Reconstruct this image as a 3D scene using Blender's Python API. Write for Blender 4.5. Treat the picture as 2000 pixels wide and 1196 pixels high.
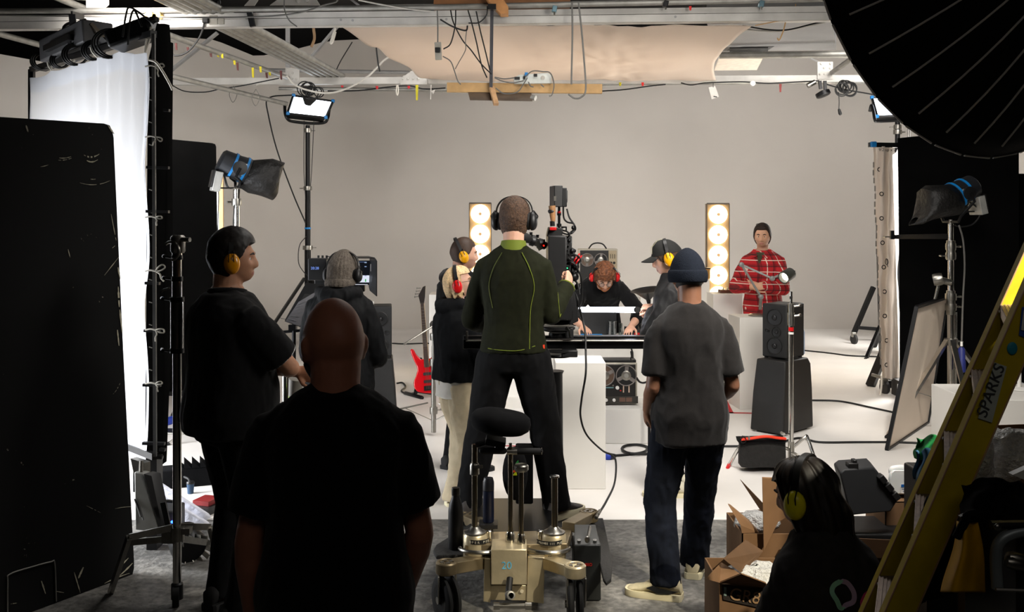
import bpy, bmesh, math, random
from mathutils import Vector, Matrix, Quaternion, noise

for _o in list(bpy.data.objects):
    bpy.data.objects.remove(_o)
SC = bpy.context.scene
COL = SC.collection
V = Vector
PI = math.pi
random.seed(7)

# ------------------------------------------------------------------ camera, world, main lamps
CAMH = 1.97                      # metres above the concrete floor
F = 1944.0                       # focal length in pixels of the 2000 px frame (35 mm lens)
cd = bpy.data.cameras.new('camera')
cam = bpy.data.objects.new('camera', cd)
COL.objects.link(cam)
cam.location = (0, 0, CAMH)
cam.rotation_euler = (PI / 2, 0, 0)
cd.sensor_width = 36.0
cd.lens = 36.0 * F / 2000.0
cd.shift_y = -182.0 / 2000.0
cd.clip_start = 0.05
cd.clip_end = 100
SC.camera = cam

SC.view_settings.view_transform = 'Standard'
SC.view_settings.look = 'None'
SC.view_settings.gamma = 1.0
SC.view_settings.use_curve_mapping = False
SC.view_settings.exposure = 0.0

wd = bpy.data.worlds.new('world')
SC.world = wd
wd.use_nodes = True
wd.node_tree.nodes['Background'].inputs[0].default_value = (0.55, 0.5, 0.45, 1)
wd.node_tree.nodes['Background'].inputs[1].default_value = 0.004


def lamp(name, kind, loc, target, energy, col=(1, 1, 1), size=1.0, size_y=None, spread=180, angle=40, blend=.3, shape=None):
    ld = bpy.data.lights.new(name, kind)
    lo = bpy.data.objects.new(name, ld)
    COL.objects.link(lo)
    lo.location = loc
    lo.rotation_euler = (V(target) - V(loc)).to_track_quat('-Z', 'Y').to_euler()
    ld.energy = energy
    ld.color = col
    if kind == 'AREA':
        ld.size = size
        if size_y:
            ld.shape = 'RECTANGLE'
            ld.size_y = size_y
        if shape:
            ld.shape = shape
        ld.spread = math.radians(spread)
    elif kind == 'SPOT':
        ld.spot_size = math.radians(angle)
        ld.spot_blend = blend
        ld.shadow_soft_size = size
    else:
        ld.shadow_soft_size = size
    return lo


# big parabolic umbrella (upper right of the frame): its lamp faces the set
lamp('umbrella_light', 'AREA', (1.78, 4.18, 3.10), (.7, 8.6, .4), 100, (1.0, .95, .88), 1.3, None, 130, shape='DISK')
# fixture above the stretched silk, shining down through it
lamp('overhead_light', 'AREA', (0.3, 12.0, 5.0), (0.3, 12.05, 0), 135, (1.0, .96, .92), 3.6, 3.2, 170)
# unseen area lamp added overhead to brighten the front floor of the set
lamp('added_front_fill', 'AREA', (0.9, 7.0, 4.9), (0.9, 7.5, 0), 88, (1.0, .96, .91), 2.2, 1.6, 125)
# lamps behind the two standing diffusion frames, shining through the cloth into the set
lamp('left_silk_light', 'AREA', (-4.6, 6.2, 1.2), (-2.2, 7.0, .9), 205, (.95, .97, 1.0), 1.6, 1.6, 110)
lamp('right_silk_light', 'AREA', (5.75, 12.8, 2.4), (3.5, 12.6, .8), 420, (1.0, .97, .93), 1.6, 1.6, 150)
# fresnels aimed at the painted cyclorama
lamp('cyclorama_light_left', 'SPOT', (-3.55, 9.0, 3.9), (-3.2, 18.5, 2.2), 590, (1.0, .95, .90), .5, angle=95, blend=.9)
lamp('cyclorama_light_right', 'SPOT', (4.8, 10.4, 4.7), (4.7, 18.5, 2.0), 930, (1.0, .95, .90), 1.1, angle=95, blend=.9)
# work lamp over the photographer's right shoulder that picks out the dolly
lamp('work_light', 'SPOT', (2.3, 1.6, 3.2), (0.45, 4.8, 0.10), 780, (1.0, .9, .70), .03, angle=17, blend=.3)
# unseen spot added behind the camera to light the ladder's upper half
lamp('added_ladder_spot', 'SPOT', (-.6, -1.6, 3.6), (1.27, 2.5, 1.80), 9, (1.0, .93, .84), .03, angle=11, blend=.15)
# spot added out of view to brighten the leaning reflector board
lamp('added_board_spot', 'SPOT', (2.9, 5.2, 4.6), (3.55, 8.75, .7), 700, (1.0, .95, .88), .1, angle=20, blend=.8)
# invented dim fill high behind the camera, lifting the dark foreground
lamp('added_rear_fill', 'AREA', (.8, -1.4, 5.2), (.6, 4.0, 0), 14, (1.0, .92, .84), 4.0, 2.0, 170)


# ------------------------------------------------------------------ materials
def lin(c):
    r = []
    for x in c[:3]:
        x = x / 255.0
        r.append(x / 12.92 if x <= .04045 else ((x + .055) / 1.055) ** 2.4)
    return (r[0], r[1], r[2], 1.0)


MATS = {}


def mat(name, c=(128, 128, 128), rough=.6, metal=0., var=.12, scale=14., bump=0., bscale=60., spec=.4, emit=None, estr=0., sss=0., sheen=0.):
    """Principled material whose base colour is broken up by object-space noise."""
    if name in MATS:
        return MATS[name]
    m = bpy.data.materials.new(name)
    m.use_nodes = True
    nt = m.node_tree
    b = nt.nodes['Principled BSDF']
    b.inputs['Roughness'].default_value = rough
    b.inputs['Metallic'].default_value = metal
    b.inputs['Specular IOR Level'].default_value = spec
    col = lin(c)
    tc = nt.nodes.new('ShaderNodeTexCoord')
    nz = nt.nodes.new('ShaderNodeTexNoise')
    nz.inputs['Scale'].default_value = scale
    nz.inputs['Detail'].default_value = 5
    nt.links.new(tc.outputs['Object'], nz.inputs['Vector'])
    rp = nt.nodes.new('ShaderNodeValToRGB')
    rp.color_ramp.elements[0].position = .3
    rp.color_ramp.elements[1].position = .72
    rp.color_ramp.elements[0].color = tuple(x * (1 - var) for x in col[:3]) + (1,)
    rp.color_ramp.elements[1].color = tuple(min(1, x * (1 + var)) for x in col[:3]) + (1,)
    nt.links.new(nz.outputs['Fac'], rp.inputs['Fac'])
    nt.links.new(rp.outputs['Color'], b.inputs['Base Color'])
    if bump:
        n2 = nt.nodes.new('ShaderNodeTexNoise')
        n2.inputs['Scale'].default_value = bscale
        n2.inputs['Detail'].default_value = 4
        nt.links.new(tc.outputs['Object'], n2.inputs['Vector'])
        bp = nt.nodes.new('ShaderNodeBump')
        bp.inputs['Strength'].default_value = bump
        bp.inputs['Distance'].default_value = .02
        nt.links.new(n2.outputs['Fac'], bp.inputs['Height'])
        nt.links.new(bp.outputs['Normal'], b.inputs['Normal'])
    if emit:
        b.inputs['Emission Color'].default_value = lin(emit)
        b.inputs['Emission Strength'].default_value = estr
    if sss:
        b.inputs['Subsurface Weight'].default_value = sss
        b.inputs['Subsurface Radius'].default_value = (.02, .008, .004)
        b.inputs['Subsurface Scale'].default_value = .3
    if sheen:
        b.inputs['Sheen Weight'].default_value = sheen
    MATS[name] = m
    return m


def glow(name, c, strength):
    if name in MATS:
        return MATS[name]
    m = bpy.data.materials.new(name)
    m.use_nodes = True
    nt = m.node_tree
    nt.nodes.clear()
    e = nt.nodes.new('ShaderNodeEmission')
    e.inputs[0].default_value = lin(c)
    e.inputs[1].default_value = strength
    o = nt.nodes.new('ShaderNodeOutputMaterial')
    nt.links.new(e.outputs[0], o.inputs[0])
    MATS[name] = m
    return m


def cloth(name, c, trans=.5, scale=40.):
    """Thin diffusion cloth: diffuse and translucent, with a faint crease bump."""
    m = bpy.data.materials.new(name)
    m.use_nodes = True
    nt = m.node_tree
    nt.nodes.clear()
    o = nt.nodes.new('ShaderNodeOutputMaterial')
    d = nt.nodes.new('ShaderNodeBsdfDiffuse')
    t = nt.nodes.new('ShaderNodeBsdfTranslucent')
    mx = nt.nodes.new('ShaderNodeMixShader')
    mx.inputs[0].default_value = trans
    d.inputs[0].default_value = lin(c)
    t.inputs[0].default_value = lin(c)
    tc = nt.nodes.new('ShaderNodeTexCoord')
    nz = nt.nodes.new('ShaderNodeTexNoise')
    nz.inputs['Scale'].default_value = scale
    bp = nt.nodes.new('ShaderNodeBump')
    bp.inputs['Strength'].default_value = .15
    bp.inputs['Distance'].default_value = .02
    nt.links.new(tc.outputs['Object'], nz.inputs['Vector'])
    nt.links.new(nz.outputs['Fac'], bp.inputs['Height'])
    nt.links.new(bp.outputs[0], d.inputs['Normal'])
    nt.links.new(d.outputs[0], mx.inputs[1])
    nt.links.new(t.outputs[0], mx.inputs[2])
    nt.links.new(mx.outputs[0], o.inputs[0])
    MATS[name] = m
    return m


def clear(name, c=(255, 255, 255), rough=.05, ior=1.45):
    m = bpy.data.materials.new(name)
    m.use_nodes = True
    b = m.node_tree.nodes['Principled BSDF']
    b.inputs['Base Color'].default_value = lin(c)
    b.inputs['Roughness'].default_value = rough
    b.inputs['Transmission Weight'].default_value = .92
    b.inputs['IOR'].default_value = ior
    MATS[name] = m
    return m


# ------------------------------------------------------------------ geometry helpers
def W(px, py, d):
    """Point at depth d metres seen at pixel (px, py) of the photograph."""
    return V(((px - 1000.0) * d / F, d, CAMH + (416.0 - py) * d / F))


def G(px, py, z=0.):
    """Point at height z seen at pixel (px, py)."""
    return W(px, py, F * (CAMH - z) / (py - 416.0))


def frame_of(dirv, up=None):
    z = V(dirv).normalized()
    u = V(up) if up is not None else (V((0, 0, 1)) if abs(z.z) < .95 else V((0, 1, 0)))
    x = u.cross(z)
    if x.length < 1e-6:
        x = V((1, 0, 0)).cross(z)
    x.normalize()
    y = z.cross(x)
    return x, y, z


def rotm(x, y, z):
    return Matrix((x, y, z)).transposed()


def Rz(a):
    return Matrix.Rotation(a, 3, 'Z')


def Rx(a):
    return Matrix.Rotation(a, 3, 'X')


def Ry(a):
    return Matrix.Rotation(a, 3, 'Y')


def spline(pts, n=8):
    """Catmull-Rom through the points."""
    P = [V(p) for p in pts]
    if len(P) < 3:
        return P
    out = []
    for i in range(len(P) - 1):
        p0 = P[i - 1] if i else P[0] * 2 - P[1]
        p1, p2 = P[i], P[i + 1]
        p3 = P[i + 2] if i + 2 < len(P) else P[-1] * 2 - P[-2]
        for k in range(n):
            t = k / n
            out.append(.5 * ((2 * p1) + (p2 - p0) * t + (2 * p0 - 5 * p1 + 4 * p2 - p3) * t * t + (3 * p1 - p0 - 3 * p2 + p3) * t ** 3))
    out.append(P[-1])
    return out


class MB:
    """Collects vertices and faces; build() links them as ONE mesh object."""

    def __init__(s, m=0):
        s.v, s.f, s.m, s.cur = [], [], [], m

    def add(s, vs, fs, m=None):
        o = len(s.v)
        s.v += [V(p) for p in vs]
        for f in fs:
            s.f.append([i + o for i in f])
            s.m.append(s.cur if m is None else m)
        return s

    def box(s, c, sz, R=None, m=None):
        c = V(c)
        R = R or Matrix.Identity(3)
        vs = [c + R @ V((sx * sz[0] / 2, sy * sz[1] / 2, sz_ * sz[2] / 2)) for sx in (-1, 1) for sy in (-1, 1) for sz_ in (-1, 1)]
        return s.add(vs, [(0, 1, 3, 2), (4, 6, 7, 5), (0, 4, 5, 1), (2, 3, 7, 6), (0, 2, 6, 4), (1, 5, 7, 3)], m)

    def beam(s, a, b, w, h, up=None, m=None):
        a, b = V(a), V(b)
        x, y, z = frame_of(b - a, up)
        return s.box((a + b) / 2, (w, h, (b - a).length), rotm(x, y, z), m)

    def loft(s, rings, cap=True, m=None, closed=False):
        n = len(rings[0])
        vs = [p for r in rings for p in r]
        fs = []
        R = len(rings)
        for i in range(R if closed else R - 1):
            i2 = (i + 1) % R
            for j in range(n):
                k = (j + 1) % n
                fs.append((i * n + j, i * n + k, i2 * n + k, i2 * n + j))
        if cap and not closed:
            fs.append(tuple(range(n - 1, -1, -1)))
            fs.append(tuple((R - 1) * n + j for j in range(n)))
        return s.add(vs, fs, m)

    def tube(s, pts, r, n=8, cap=True, m=None, up=None, sy=1.):
        P = [V(p) for p in pts]
        rings = []
        t = (P[1] - P[0]).normalized()
        x, y, _ = frame_of(t, up)
        for i, p in enumerate(P):
            if i == 0:
                t2 = (P[1] - P[0])
            elif i == len(P) - 1:
                t2 = (P[-1] - P[-2])
            else:
                t2 = (P[i + 1] - P[i]).normalized() + (P[i] - P[i - 1]).normalized()
            if t2.length < 1e-9:
                t2 = t
            t2 = t2.normalized()
            q = t.rotation_difference(t2)
            x, y, t = q @ x, q @ y, t2
            rr = r[i] if isinstance(r, (list, tuple)) else r
            rings.append([p + (x * math.cos(2 * PI * k / n) + y * sy * math.sin(2 * PI * k / n)) * rr for k in range(n)])
        return s.loft(rings, cap, m)

    def capsule(s, pts, rad, n=14, m=None):
        """Tube with rounded ends."""
        P = [V(p) for p in pts]
        a, b = (P[0] - P[1]).normalized(), (P[-1] - P[-2]).normalized()
        r0, r1 = rad[0], rad[-1]
        PP = [P[0] + a * r0 * .98, P[0] + a * r0 * .7] + P + [P[-1] + b * r1 * .7, P[-1] + b * r1 * .98]
        rr = [r0 * .2, r0 * .72] + list(rad) + [r1 * .72, r1 * .2]
        return s.tube(PP, rr, n, True, m)

    def lathe(s, prof, o=(0, 0, 0), axis=(0, 0, 1), n=24, m=None, cap=True, up=None):
        x, y, z = frame_of(axis, up)
        o = V(o)
        rings = [[o + z * h + (x * math.cos(2 * PI * k / n) + y * math.sin(2 * PI * k / n)) * max(r, 1e-5) for k in range(n)] for r, h in prof]
        return s.loft(rings, cap, m)

    def ell(s, c, ax, R=None, n=20, k=12, m=None):
        c = V(c)
        R = R or Matrix.Identity(3)
        rings = []
        for i in range(k + 1):
            th = PI * i / k
            r, h = max(math.sin(th), .002), -math.cos(th)
            rings.append([c + R @ V((ax[0] * r * math.cos(2 * PI * j / n), ax[1] * r * math.sin(2 * PI * j / n), ax[2] * h)) for j in range(n)])
        return s.loft(rings, True, m)

    def prism(s, poly, ext, m=None):
        P = [V(p) for p in poly]
        e = V(ext)
        n = len(P)
        fs = [tuple(range(n - 1, -1, -1)), tuple(range(n, 2 * n))] + [(i, (i + 1) % n, n + (i + 1) % n, n + i) for i in range(n)]
        return s.add(P + [p + e for p in P], fs, m)

    def torus(s, c, R, r, axis=(0, 0, 1), n=32, k=8, m=None, a0=0., a1=2 * PI, up=None):
        x, y, z = frame_of(axis, up)
        c = V(c)
        full = abs(a1 - a0 - 2 * PI) < 1e-6
        rings = []
        for i in range(n if full else n + 1):
            a = a0 + (a1 - a0) * i / n
            e = x * math.cos(a) + y * math.sin(a)
            rings.append([c + e * (R + r * math.cos(2 * PI * j / k)) + z * r * math.sin(2 * PI * j / k) for j in range(k)])
        return s.loft(rings, not full, m, closed=full)

    def sheet(s, fn, nu, nv, m=None):
        vs = [fn(i / nu, j / nv) for j in range(nv + 1) for i in range(nu + 1)]
        w = nu + 1
        fs = [(j * w + i, j * w + i + 1, (j + 1) * w + i + 1, (j + 1) * w + i) for j in range(nv) for i in range(nu)]
        return s.add(vs, fs, m)

    def build(s, name, mats, parent=None, smooth=38, bevel=0., solid=0., loc=None, label=None, seg=2):
        me = bpy.data.meshes.new(name)
        org = MWORLD[parent.name].inverted() if parent is not None else (Matrix.Translation(V(loc)).inverted() if loc is not None else Matrix.Identity(4))
        me.from_pydata([org @ p for p in s.v], [], s.f)
        mats = mats if isinstance(mats, (list, tuple)) else [mats]
        for q in mats:
            me.materials.append(q)
        if len(mats) > 1:
            me.polygons.foreach_set('material_index', s.m)
        bm = bmesh.new()
        bm.from_mesh(me)
        bmesh.ops.recalc_face_normals(bm, faces=bm.faces)
        bm.to_mesh(me)
        bm.free()
        if smooth:
            me.polygons.foreach_set('use_smooth', [True] * len(me.polygons))
            me.set_sharp_from_angle(angle=math.radians(smooth))
        return link(name, me, parent, bevel, solid, loc, label, seg)


MWORLD = {}


def link(name, me, parent=None, bevel=0., solid=0., loc=None, label=None, seg=2):
    o = bpy.data.objects.new(name, me)
    COL.objects.link(o)
    if parent is not None:
        o.parent = parent
        MWORLD[o.name] = MWORLD[parent.name]
    else:
        if loc is not None:
            o.location = loc
        MWORLD[o.name] = Matrix.Translation(V(loc)) if loc is not None else Matrix.Identity(4)
    if solid:
        q = o.modifiers.new('thickness', 'SOLIDIFY')
        q.thickness = solid
        q.offset = 0
    if bevel:
        q = o.modifiers.new('bevel', 'BEVEL')
        q.width = bevel
        q.segments = seg
        q.limit_method = 'ANGLE'
        q.angle_limit = math.radians(50)
    if label:
        o['label'] = label
    return o


def tag(o, label, cat, group=None, kind=None):
    o['label'] = label
    o['category'] = cat
    if group:
        o['group'] = group
    if kind:
        o['kind'] = kind
    return o


def struct(o, label=None, cat=None):
    o['kind'] = 'structure'
    if label:
        o['label'] = label
        o['category'] = cat
    return o


def thing(name, label, cat, loc=(0, 0, 0), group=None):
    o = bpy.data.objects.new(name, None)
    COL.objects.link(o)
    o.location = loc
    o.empty_display_size = .05
    MWORLD[o.name] = Matrix.Translation(V(loc))
    return tag(o, label, cat, group)


def copy_tree(o, loc=None, parent=None):
    c = o.copy()
    COL.objects.link(c)
    if parent is not None:
        c.parent = parent
    if loc is not None:
        c.location = loc
        MWORLD[c.name] = Matrix.Translation(V(loc))
    for ch in list(o.children):
        copy_tree(ch, None, c)
    return c


def text(s, name, parent, o, xdir, updir, size, m, ext=.0006, align='LEFT', shear=0.):
    """Lettering as a mesh lying on a surface: baseline start o, reading along xdir."""
    cu = bpy.data.curves.new('lettering', 'FONT')
    cu.body = s
    cu.size = size
    cu.extrude = ext
    cu.align_x = align
    cu.shear = shear
    to = bpy.data.objects.new('lettering', cu)
    COL.objects.link(to)
    dg = bpy.context.evaluated_depsgraph_get()
    me = bpy.data.meshes.new_from_object(to.evaluated_get(dg))
    bpy.data.objects.remove(to)
    x = V(xdir).normalized()
    z = x.cross(V(updir)).normalized()
    y = z.cross(x)
    T = Matrix.Translation(V(o)) @ rotm(x, y, z).to_4x4()
    me.transform(MWORLD[parent.name].inverted() @ T)
    me.name = name
    me.materials.clear()
    me.materials.append(m)
    return link(name, me, parent)


def cable(name, pts, r, m, label=None, cat='cable', parent=None, n=6, group=None, k=8):
    mb = MB().tube(spline(pts, k), r, n)
    o = mb.build(name, m, parent)
    if label:
        tag(o, label, cat, group)
    return o


# ------------------------------------------------------------------ shared materials
M_BLACK = mat('black_paint', (16, 16, 16), .6, var=.25)
M_BLKMET = mat('black_metal', (20, 20, 21), .38, .5, var=.15)
M_BLKPLAS = mat('black_plastic', (22, 22, 23), .45, var=.15)
M_RUBBER = mat('black_rubber', (15, 15, 15), .8, var=.2)
M_CHROME = mat('chrome', (205, 203, 198), .18, 1., var=.05)
M_STEEL = mat('brushed_steel', (150, 147, 140), .34, 1., var=.12, scale=30)
M_GREYMET = mat('galvanised_tube', (150, 148, 142), .5, .6, var=.2, scale=9)
M_WHITE = mat('white_paint', (226, 224, 219), .55, var=.03)
M_CABLE = mat('cable_sheath', (14, 14, 14), .6, var=.1)
M_CABLEGR = mat('grey_cable_sheath', (98, 96, 92), .6, var=.1)
M_CABLEWH = mat('white_cable_sheath', (190, 186, 178), .6, var=.1)
M_BLUE = mat('blue_trim', (16, 120, 190), .4, var=.08)
M_RED = mat('red_plastic', (190, 16, 20), .35, var=.08)
M_YELLOW = mat('yellow_plastic', (226, 160, 12), .35, var=.06)
M_ROPE = mat('white_cord', (215, 210, 198), .8, var=.1)
M_WOOD = mat('raw_timber', (176, 140, 92), .65, var=.2, scale=8)
M_BLKFAB = mat('black_fabric', (13, 13, 14), .95, var=.25, scale=30, spec=.1)
M_SILKWH = cloth('white_diffusion_silk', (232, 232, 234), .55)
M_SCREWS = mat('bolt_heads', (120, 118, 112), .4, .8)


# ------------------------------------------------------------------ the setting: floors, cyclorama, roof
def concrete():
    m = bpy.data.materials.new('worn_concrete')
    m.use_nodes = True
    nt = m.node_tree
    b = nt.nodes['Principled BSDF']
    tc = nt.nodes.new('ShaderNodeTexCoord')
    n1 = nt.nodes.new('ShaderNodeTexNoise'); n1.inputs['Scale'].default_value = 2.2; n1.inputs['Detail'].default_value = 8
    n1.inputs['Roughness'].default_value = .7
    n2 = nt.nodes.new('ShaderNodeTexNoise'); n2.inputs['Scale'].default_value = 26; n2.inputs['Detail'].default_value = 6
    for n in (n1, n2):
        nt.links.new(tc.outputs['Object'], n.inputs['Vector'])
    r1 = nt.nodes.new('ShaderNodeValToRGB')
    e = r1.color_ramp.elements
    e[0].position, e[0].color = .34, lin((70, 68, 65))
    e[1].position, e[1].color = .68, lin((160, 156, 148))
    k = e.new(.5); k.color = lin((108, 106, 102))
    nt.links.new(n1.outputs['Fac'], r1.inputs['Fac'])
    r2 = nt.nodes.new('ShaderNodeValToRGB')
    r2.color_ramp.elements[0].position, r2.color_ramp.elements[0].color = .36, (.45, .45, .45, 1)
    r2.color_ramp.elements[1].position, r2.color_ramp.elements[1].color = .6, (1, 1, 1, 1)
    nt.links.new(n2.outputs['Fac'], r2.inputs['Fac'])
    mx = nt.nodes.new('ShaderNodeMixRGB'); mx.blend_type = 'MULTIPLY'; mx.inputs[0].default_value = .8
    nt.links.new(r1.outputs[0], mx.inputs[1]); nt.links.new(r2.outputs[0], mx.inputs[2])
    nt.links.new(mx.outputs[0], b.inputs['Base Color'])
    b.inputs['Roughness'].default_value = .75
    bp = nt.nodes.new('ShaderNodeBump'); bp.inputs['Strength'].default_value = .5; bp.inputs['Distance'].default_value = .02
    nt.links.new(n2.outputs['Fac'], bp.inputs['Height']); nt.links.new(bp.outputs[0], b.inputs['Normal'])
    return m


M_CONC = concrete()
M_CYC = mat('cyclorama_paint', (203, 198, 191), .8, var=.035, scale=.8, bump=.04, bscale=9, spec=.2)
M_CYCF = mat('painted_studio_floor', (216, 212, 207), .55, var=.06, scale=1.6, bump=.03, bscale=12, spec=.3)
M_ROOF = mat('black_roof_felt', (26, 24, 23), .9, var=.3, scale=2.)

o = MB().box((0, 1.7, -.1), (24, 9.4, .2)).build('floor_concrete', M_CONC); struct(o, 'worn grey concrete floor around the dolly', 'floor')
o = MB().box((0, 12.85, -.097), (24, 12.94, .206)).build('floor', M_CYCF, bevel=.003); struct(o, 'white painted studio floor of the cyclorama', 'floor')


def wall_path():
    P = [V((-9.3, 7.8)), V((-4.55, 18.5)), V((7.2, 18.5)), V((9.6, 9.0))]
    out = [P[0] + (P[1] - P[0]) * k / 14 for k in range(12)]
    for i in (1, 2):
        a, b, c = P[i - 1], P[i], P[i + 1]
        u, w = (a - b).normalized(), (c - b).normalized()
        r = 1.5
        for k in range(13):
            t = k / 12
            p0, p1, p2 = b + u * r, b, b + w * r
            out.append(p0 * (1 - t) ** 2 + p1 * 2 * t * (1 - t) + p2 * t * t)
        n = 24 if i == 1 else 10
        e = c - w * r if i == 1 else c
        s0 = b + w * r
        out += [s0 + (e - s0) * k / n for k in range(1, n)]
    out.append(P[3])
    return out


WTOP = [(-900, 80), (0, 102), (75, 121), (200, 96), (330, 70), (420, 78), (500, 111), (570, 98), (640, 80), (760, 74), (900, 66), (1460, 60), (1700, 60), (3200, 0)]


def wall_top(p):
    px = 1000 + F * p.x / p.y
    for (x0, y0), (x1, y1) in zip(WTOP, WTOP[1:]):
        if x0 <= px <= x1:
            y = y0 + (y1 - y0) * (px - x0) / (x1 - x0)
            return CAMH + (416 - y) * p.y / F
    return 5.2


def build_cyc():
    path = wall_path()
    R = 1.7
    rings = []
    for i, p in enumerate(path):
        t = (path[min(i + 1, len(path) - 1)] - path[max(i - 1, 0)]).normalized()
        n = V((t.y, -t.x))
        top = wall_top(p)
        col = []
        for k in range(11):
            a = PI / 2 * k / 10
            q = p + n * R * (1 - math.sin(a))
            col.append(V((q.x, q.y, .007 + R * (1 - math.cos(a)))))
        for k in range(1, 7):
            col.append(V((p.x, p.y, R + (top - R) * k / 6)))
        rings.append(col)
    nv = len(rings[0])
    mb = MB()
    mb.add([q for c in rings for q in c], [(i * nv + j, (i + 1) * nv + j, (i + 1) * nv + j + 1, i * nv + j + 1) for i in range(len(rings) - 1) for j in range(nv - 1)])
    o = mb.build('wall_back', M_CYC, smooth=60)
    struct(o, 'curved pale grey cyclorama wall behind the set', 'wall')


build_cyc()
o = MB().box((0, 9.5, 5.75), (26, 24, .1)).box((0, 19.3, 5.0), (26, .1, 2.6)).build('ceiling', M_ROOF); struct(o, 'dark studio roof above the steel trusses', 'ceiling')
o = MB().box((0, -2.9, 2.8), (26, .1, 5.8)).box((-12, 8, 2.8), (.1, 22, 5.8)).box((12, 8, 2.8), (.1, 22, 5.8)).build('wall_side', M_ROOF); struct(o, 'dark outer studio walls', 'wall')

# ------------------------------------------------------------------ roof trusses
M_TRUSS = mat('white_truss_paint', (190, 187, 181), .5, var=.13, scale=5, bump=.06, bscale=30)
M_TRUSSD = mat('grey_truss_paint', (150, 149, 147), .5, var=.12, scale=6)


def bolts(mb, pts, r, ax, h=.015):
    for p in pts:
        mb.lathe([(r, -.004), (r, h), (r * .55, h * 1.3)], p, ax, 8)


ZB = 3.75
fa, fb = V((-5.6, 9.68, 0)), V((3.75, 9.14, 0))
tr = thing('roof_truss', 'white steel truss beam crossing nearest the camera', 'truss', (0, 9.4, ZB)); tr['kind'] = 'structure'
mb = MB()
z = V((0, 0, 1))
mb.beam(fa + z * (ZB + .035), fb + z * (ZB + .035), .012, .07)
mb.beam(fa + z * (ZB + .102), fb + z * (ZB + .102), .012, .052)
mb.beam(fa + z * (ZB + .004) + V((0, .05, 0)), fb + z * (ZB + .004) + V((0, .05, 0)), .12, .008)
mb.beam(fa + z * (ZB + .126) + V((0, .05, 0)), fb + z * (ZB + .126) + V((0, .05, 0)), .12, .006)
mb.build('chord', M_TRUSS, tr)
mb = MB()
dirf = (fb - fa).normalized()
nf = V((dirf.y, -dirf.x, 0))


def onf(px, zz, off=0.):
    """Point on the front truss plane at picture column px, height zz."""
    k = (px - 1000) / F
    t = (k * fa.y - fa.x) / ((fb.x - fa.x) - k * (fb.y - fa.y))
    p = fa + (fb - fa) * t
    return V((p.x, p.y, zz)) + nf * off


def zf(px, py):
    p = onf(px, 0)
    return CAMH + (416 - py) * p.y / F


for poly in ([(170, 16), (170, -25), (214, -25), (214, 10), (208, 16)], [(528, 11), (560, -12), (612, -12), (626, 11)], [(371, 13), (408, -12), (438, -12), (402, 13)], [(478, 12), (500, -12), (514, -12), (498, 12)]):
    P = [onf(x, zf(x, y), .02) for x, y in poly]
    mb.prism(P, nf * -.012)
bolts(mb, [onf(x, zf(x, y), .02) for x, y in ((178, 8), (193, 5), (584, 3), (602, 2))], .02, nf)
mb.build('gusset_plate', M_TRUSS, tr)
mb = MB()
mb.beam(onf(672, zf(672, -12), -.05), onf(706, zf(706, 14), -.05), .06, .02)
mb.beam(onf(140, zf(140, -14), -.3), onf(60, zf(60, -30), -.6), .06, .02)
for x, y in ((666, 39), (689, 40), (872, 38), (1319, 33)):
    mb.lathe([(.012, -.004), (.012, .002)], onf(x, zf(x, y), .008), nf, 12)
mb.build('web', M_TRUSSD, tr)
# scaffold tube lying along the front beam
o = MB().tube([onf(-60, zf(0, 25), .09), onf(300, zf(300, 24), .09), onf(900, zf(900, 17), .09), onf(1660, zf(1600, 2), .09)], .027, 12).build('scaffold_tube', M_GREYMET)
tag(o, 'long grey scaffold tube lying along the near truss beam', 'scaffold tube')

ra, rb = V((-5.2, 14.1, 0)), V((4.9, 13.72, 0))
dr = (rb - ra).normalized()
nr = V((dr.y, -dr.x, 0))


def onr(px, py, off=0.):
    k = (px - 1000) / F
    t = (k * ra.y - ra.x) / ((rb.x - ra.x) - k * (rb.y - ra.y))
    p = ra + (rb - ra) * t
    return V((p.x, p.y, CAMH + (416 - py) * p.y / F)) + nr * off


t2 = thing('roof_truss', 'white steel truss beam behind the stretched silk', 'truss', (0, 13.9, 3.78)); t2['kind'] = 'structure'
MB().beam(onr(320, 160), onr(1720, 154), .1, .094).build('chord', M_TRUSS, t2)
mb = MB()
for poly in ([(560, 133), (587, 136), (587, 167), (560, 165)], [(783, 154), (812, 136), (836, 158), (836, 166), (783, 166)], [(1594, 122), (1624, 122), (1624, 156), (1594, 156)]):
    mb.prism([onr(x, y, .07) for x, y in poly], nr * -.015)
bolts(mb, [onr(x, y, .07) for x, y in ((564, 137), (574, 144), (563, 146), (573, 155), (581, 156), (788, 155), (798, 155), (808, 155), (818, 155), (1601, 126), (1619, 126), (1607, 134), (1619, 135), (1599, 146), (1608, 146), (1617, 146))], .016, nr)
mb.build('gusset_plate', M_TRUSS, t2)
mb = MB()
mb.beam(onr(563, 136, .02), onr(563, 45, .02), .06, .03)
mb.beam(onr(330, 141, .0), onr(425, 64, .0), .085, .03)
mb.beam(onr(594, 122, -.1), onr(656, 49, -.1), .09, .03)
mb.beam(onr(1605, 124, .0), onr(1580, 108, -.1), .06, .02)
mb.build('web', M_TRUSSD, t2)

# scaffold tubes running back through the grid
mb_grp = 'pale scaffold tubes bundled above the silk frame'
for k in range(5):
    xo = -3.1 + .088 * k
    o = MB().tube([(xo - .14, 8.2, 3.90), (xo, 9.75, 3.905), (xo + .36, 14.05, 3.905)], .037, 12).build('scaffold_tube', M_GREYMET)
    tag(o, 'one of five pale scaffold tubes bundled side by side between the trusses', 'scaffold tube', mb_grp)


def pole(name, a, b, r, m, label, cat, n=10):
    o = MB().tube([a, b], r, n).build(name, m)
    return tag(o, label, cat)


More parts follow.
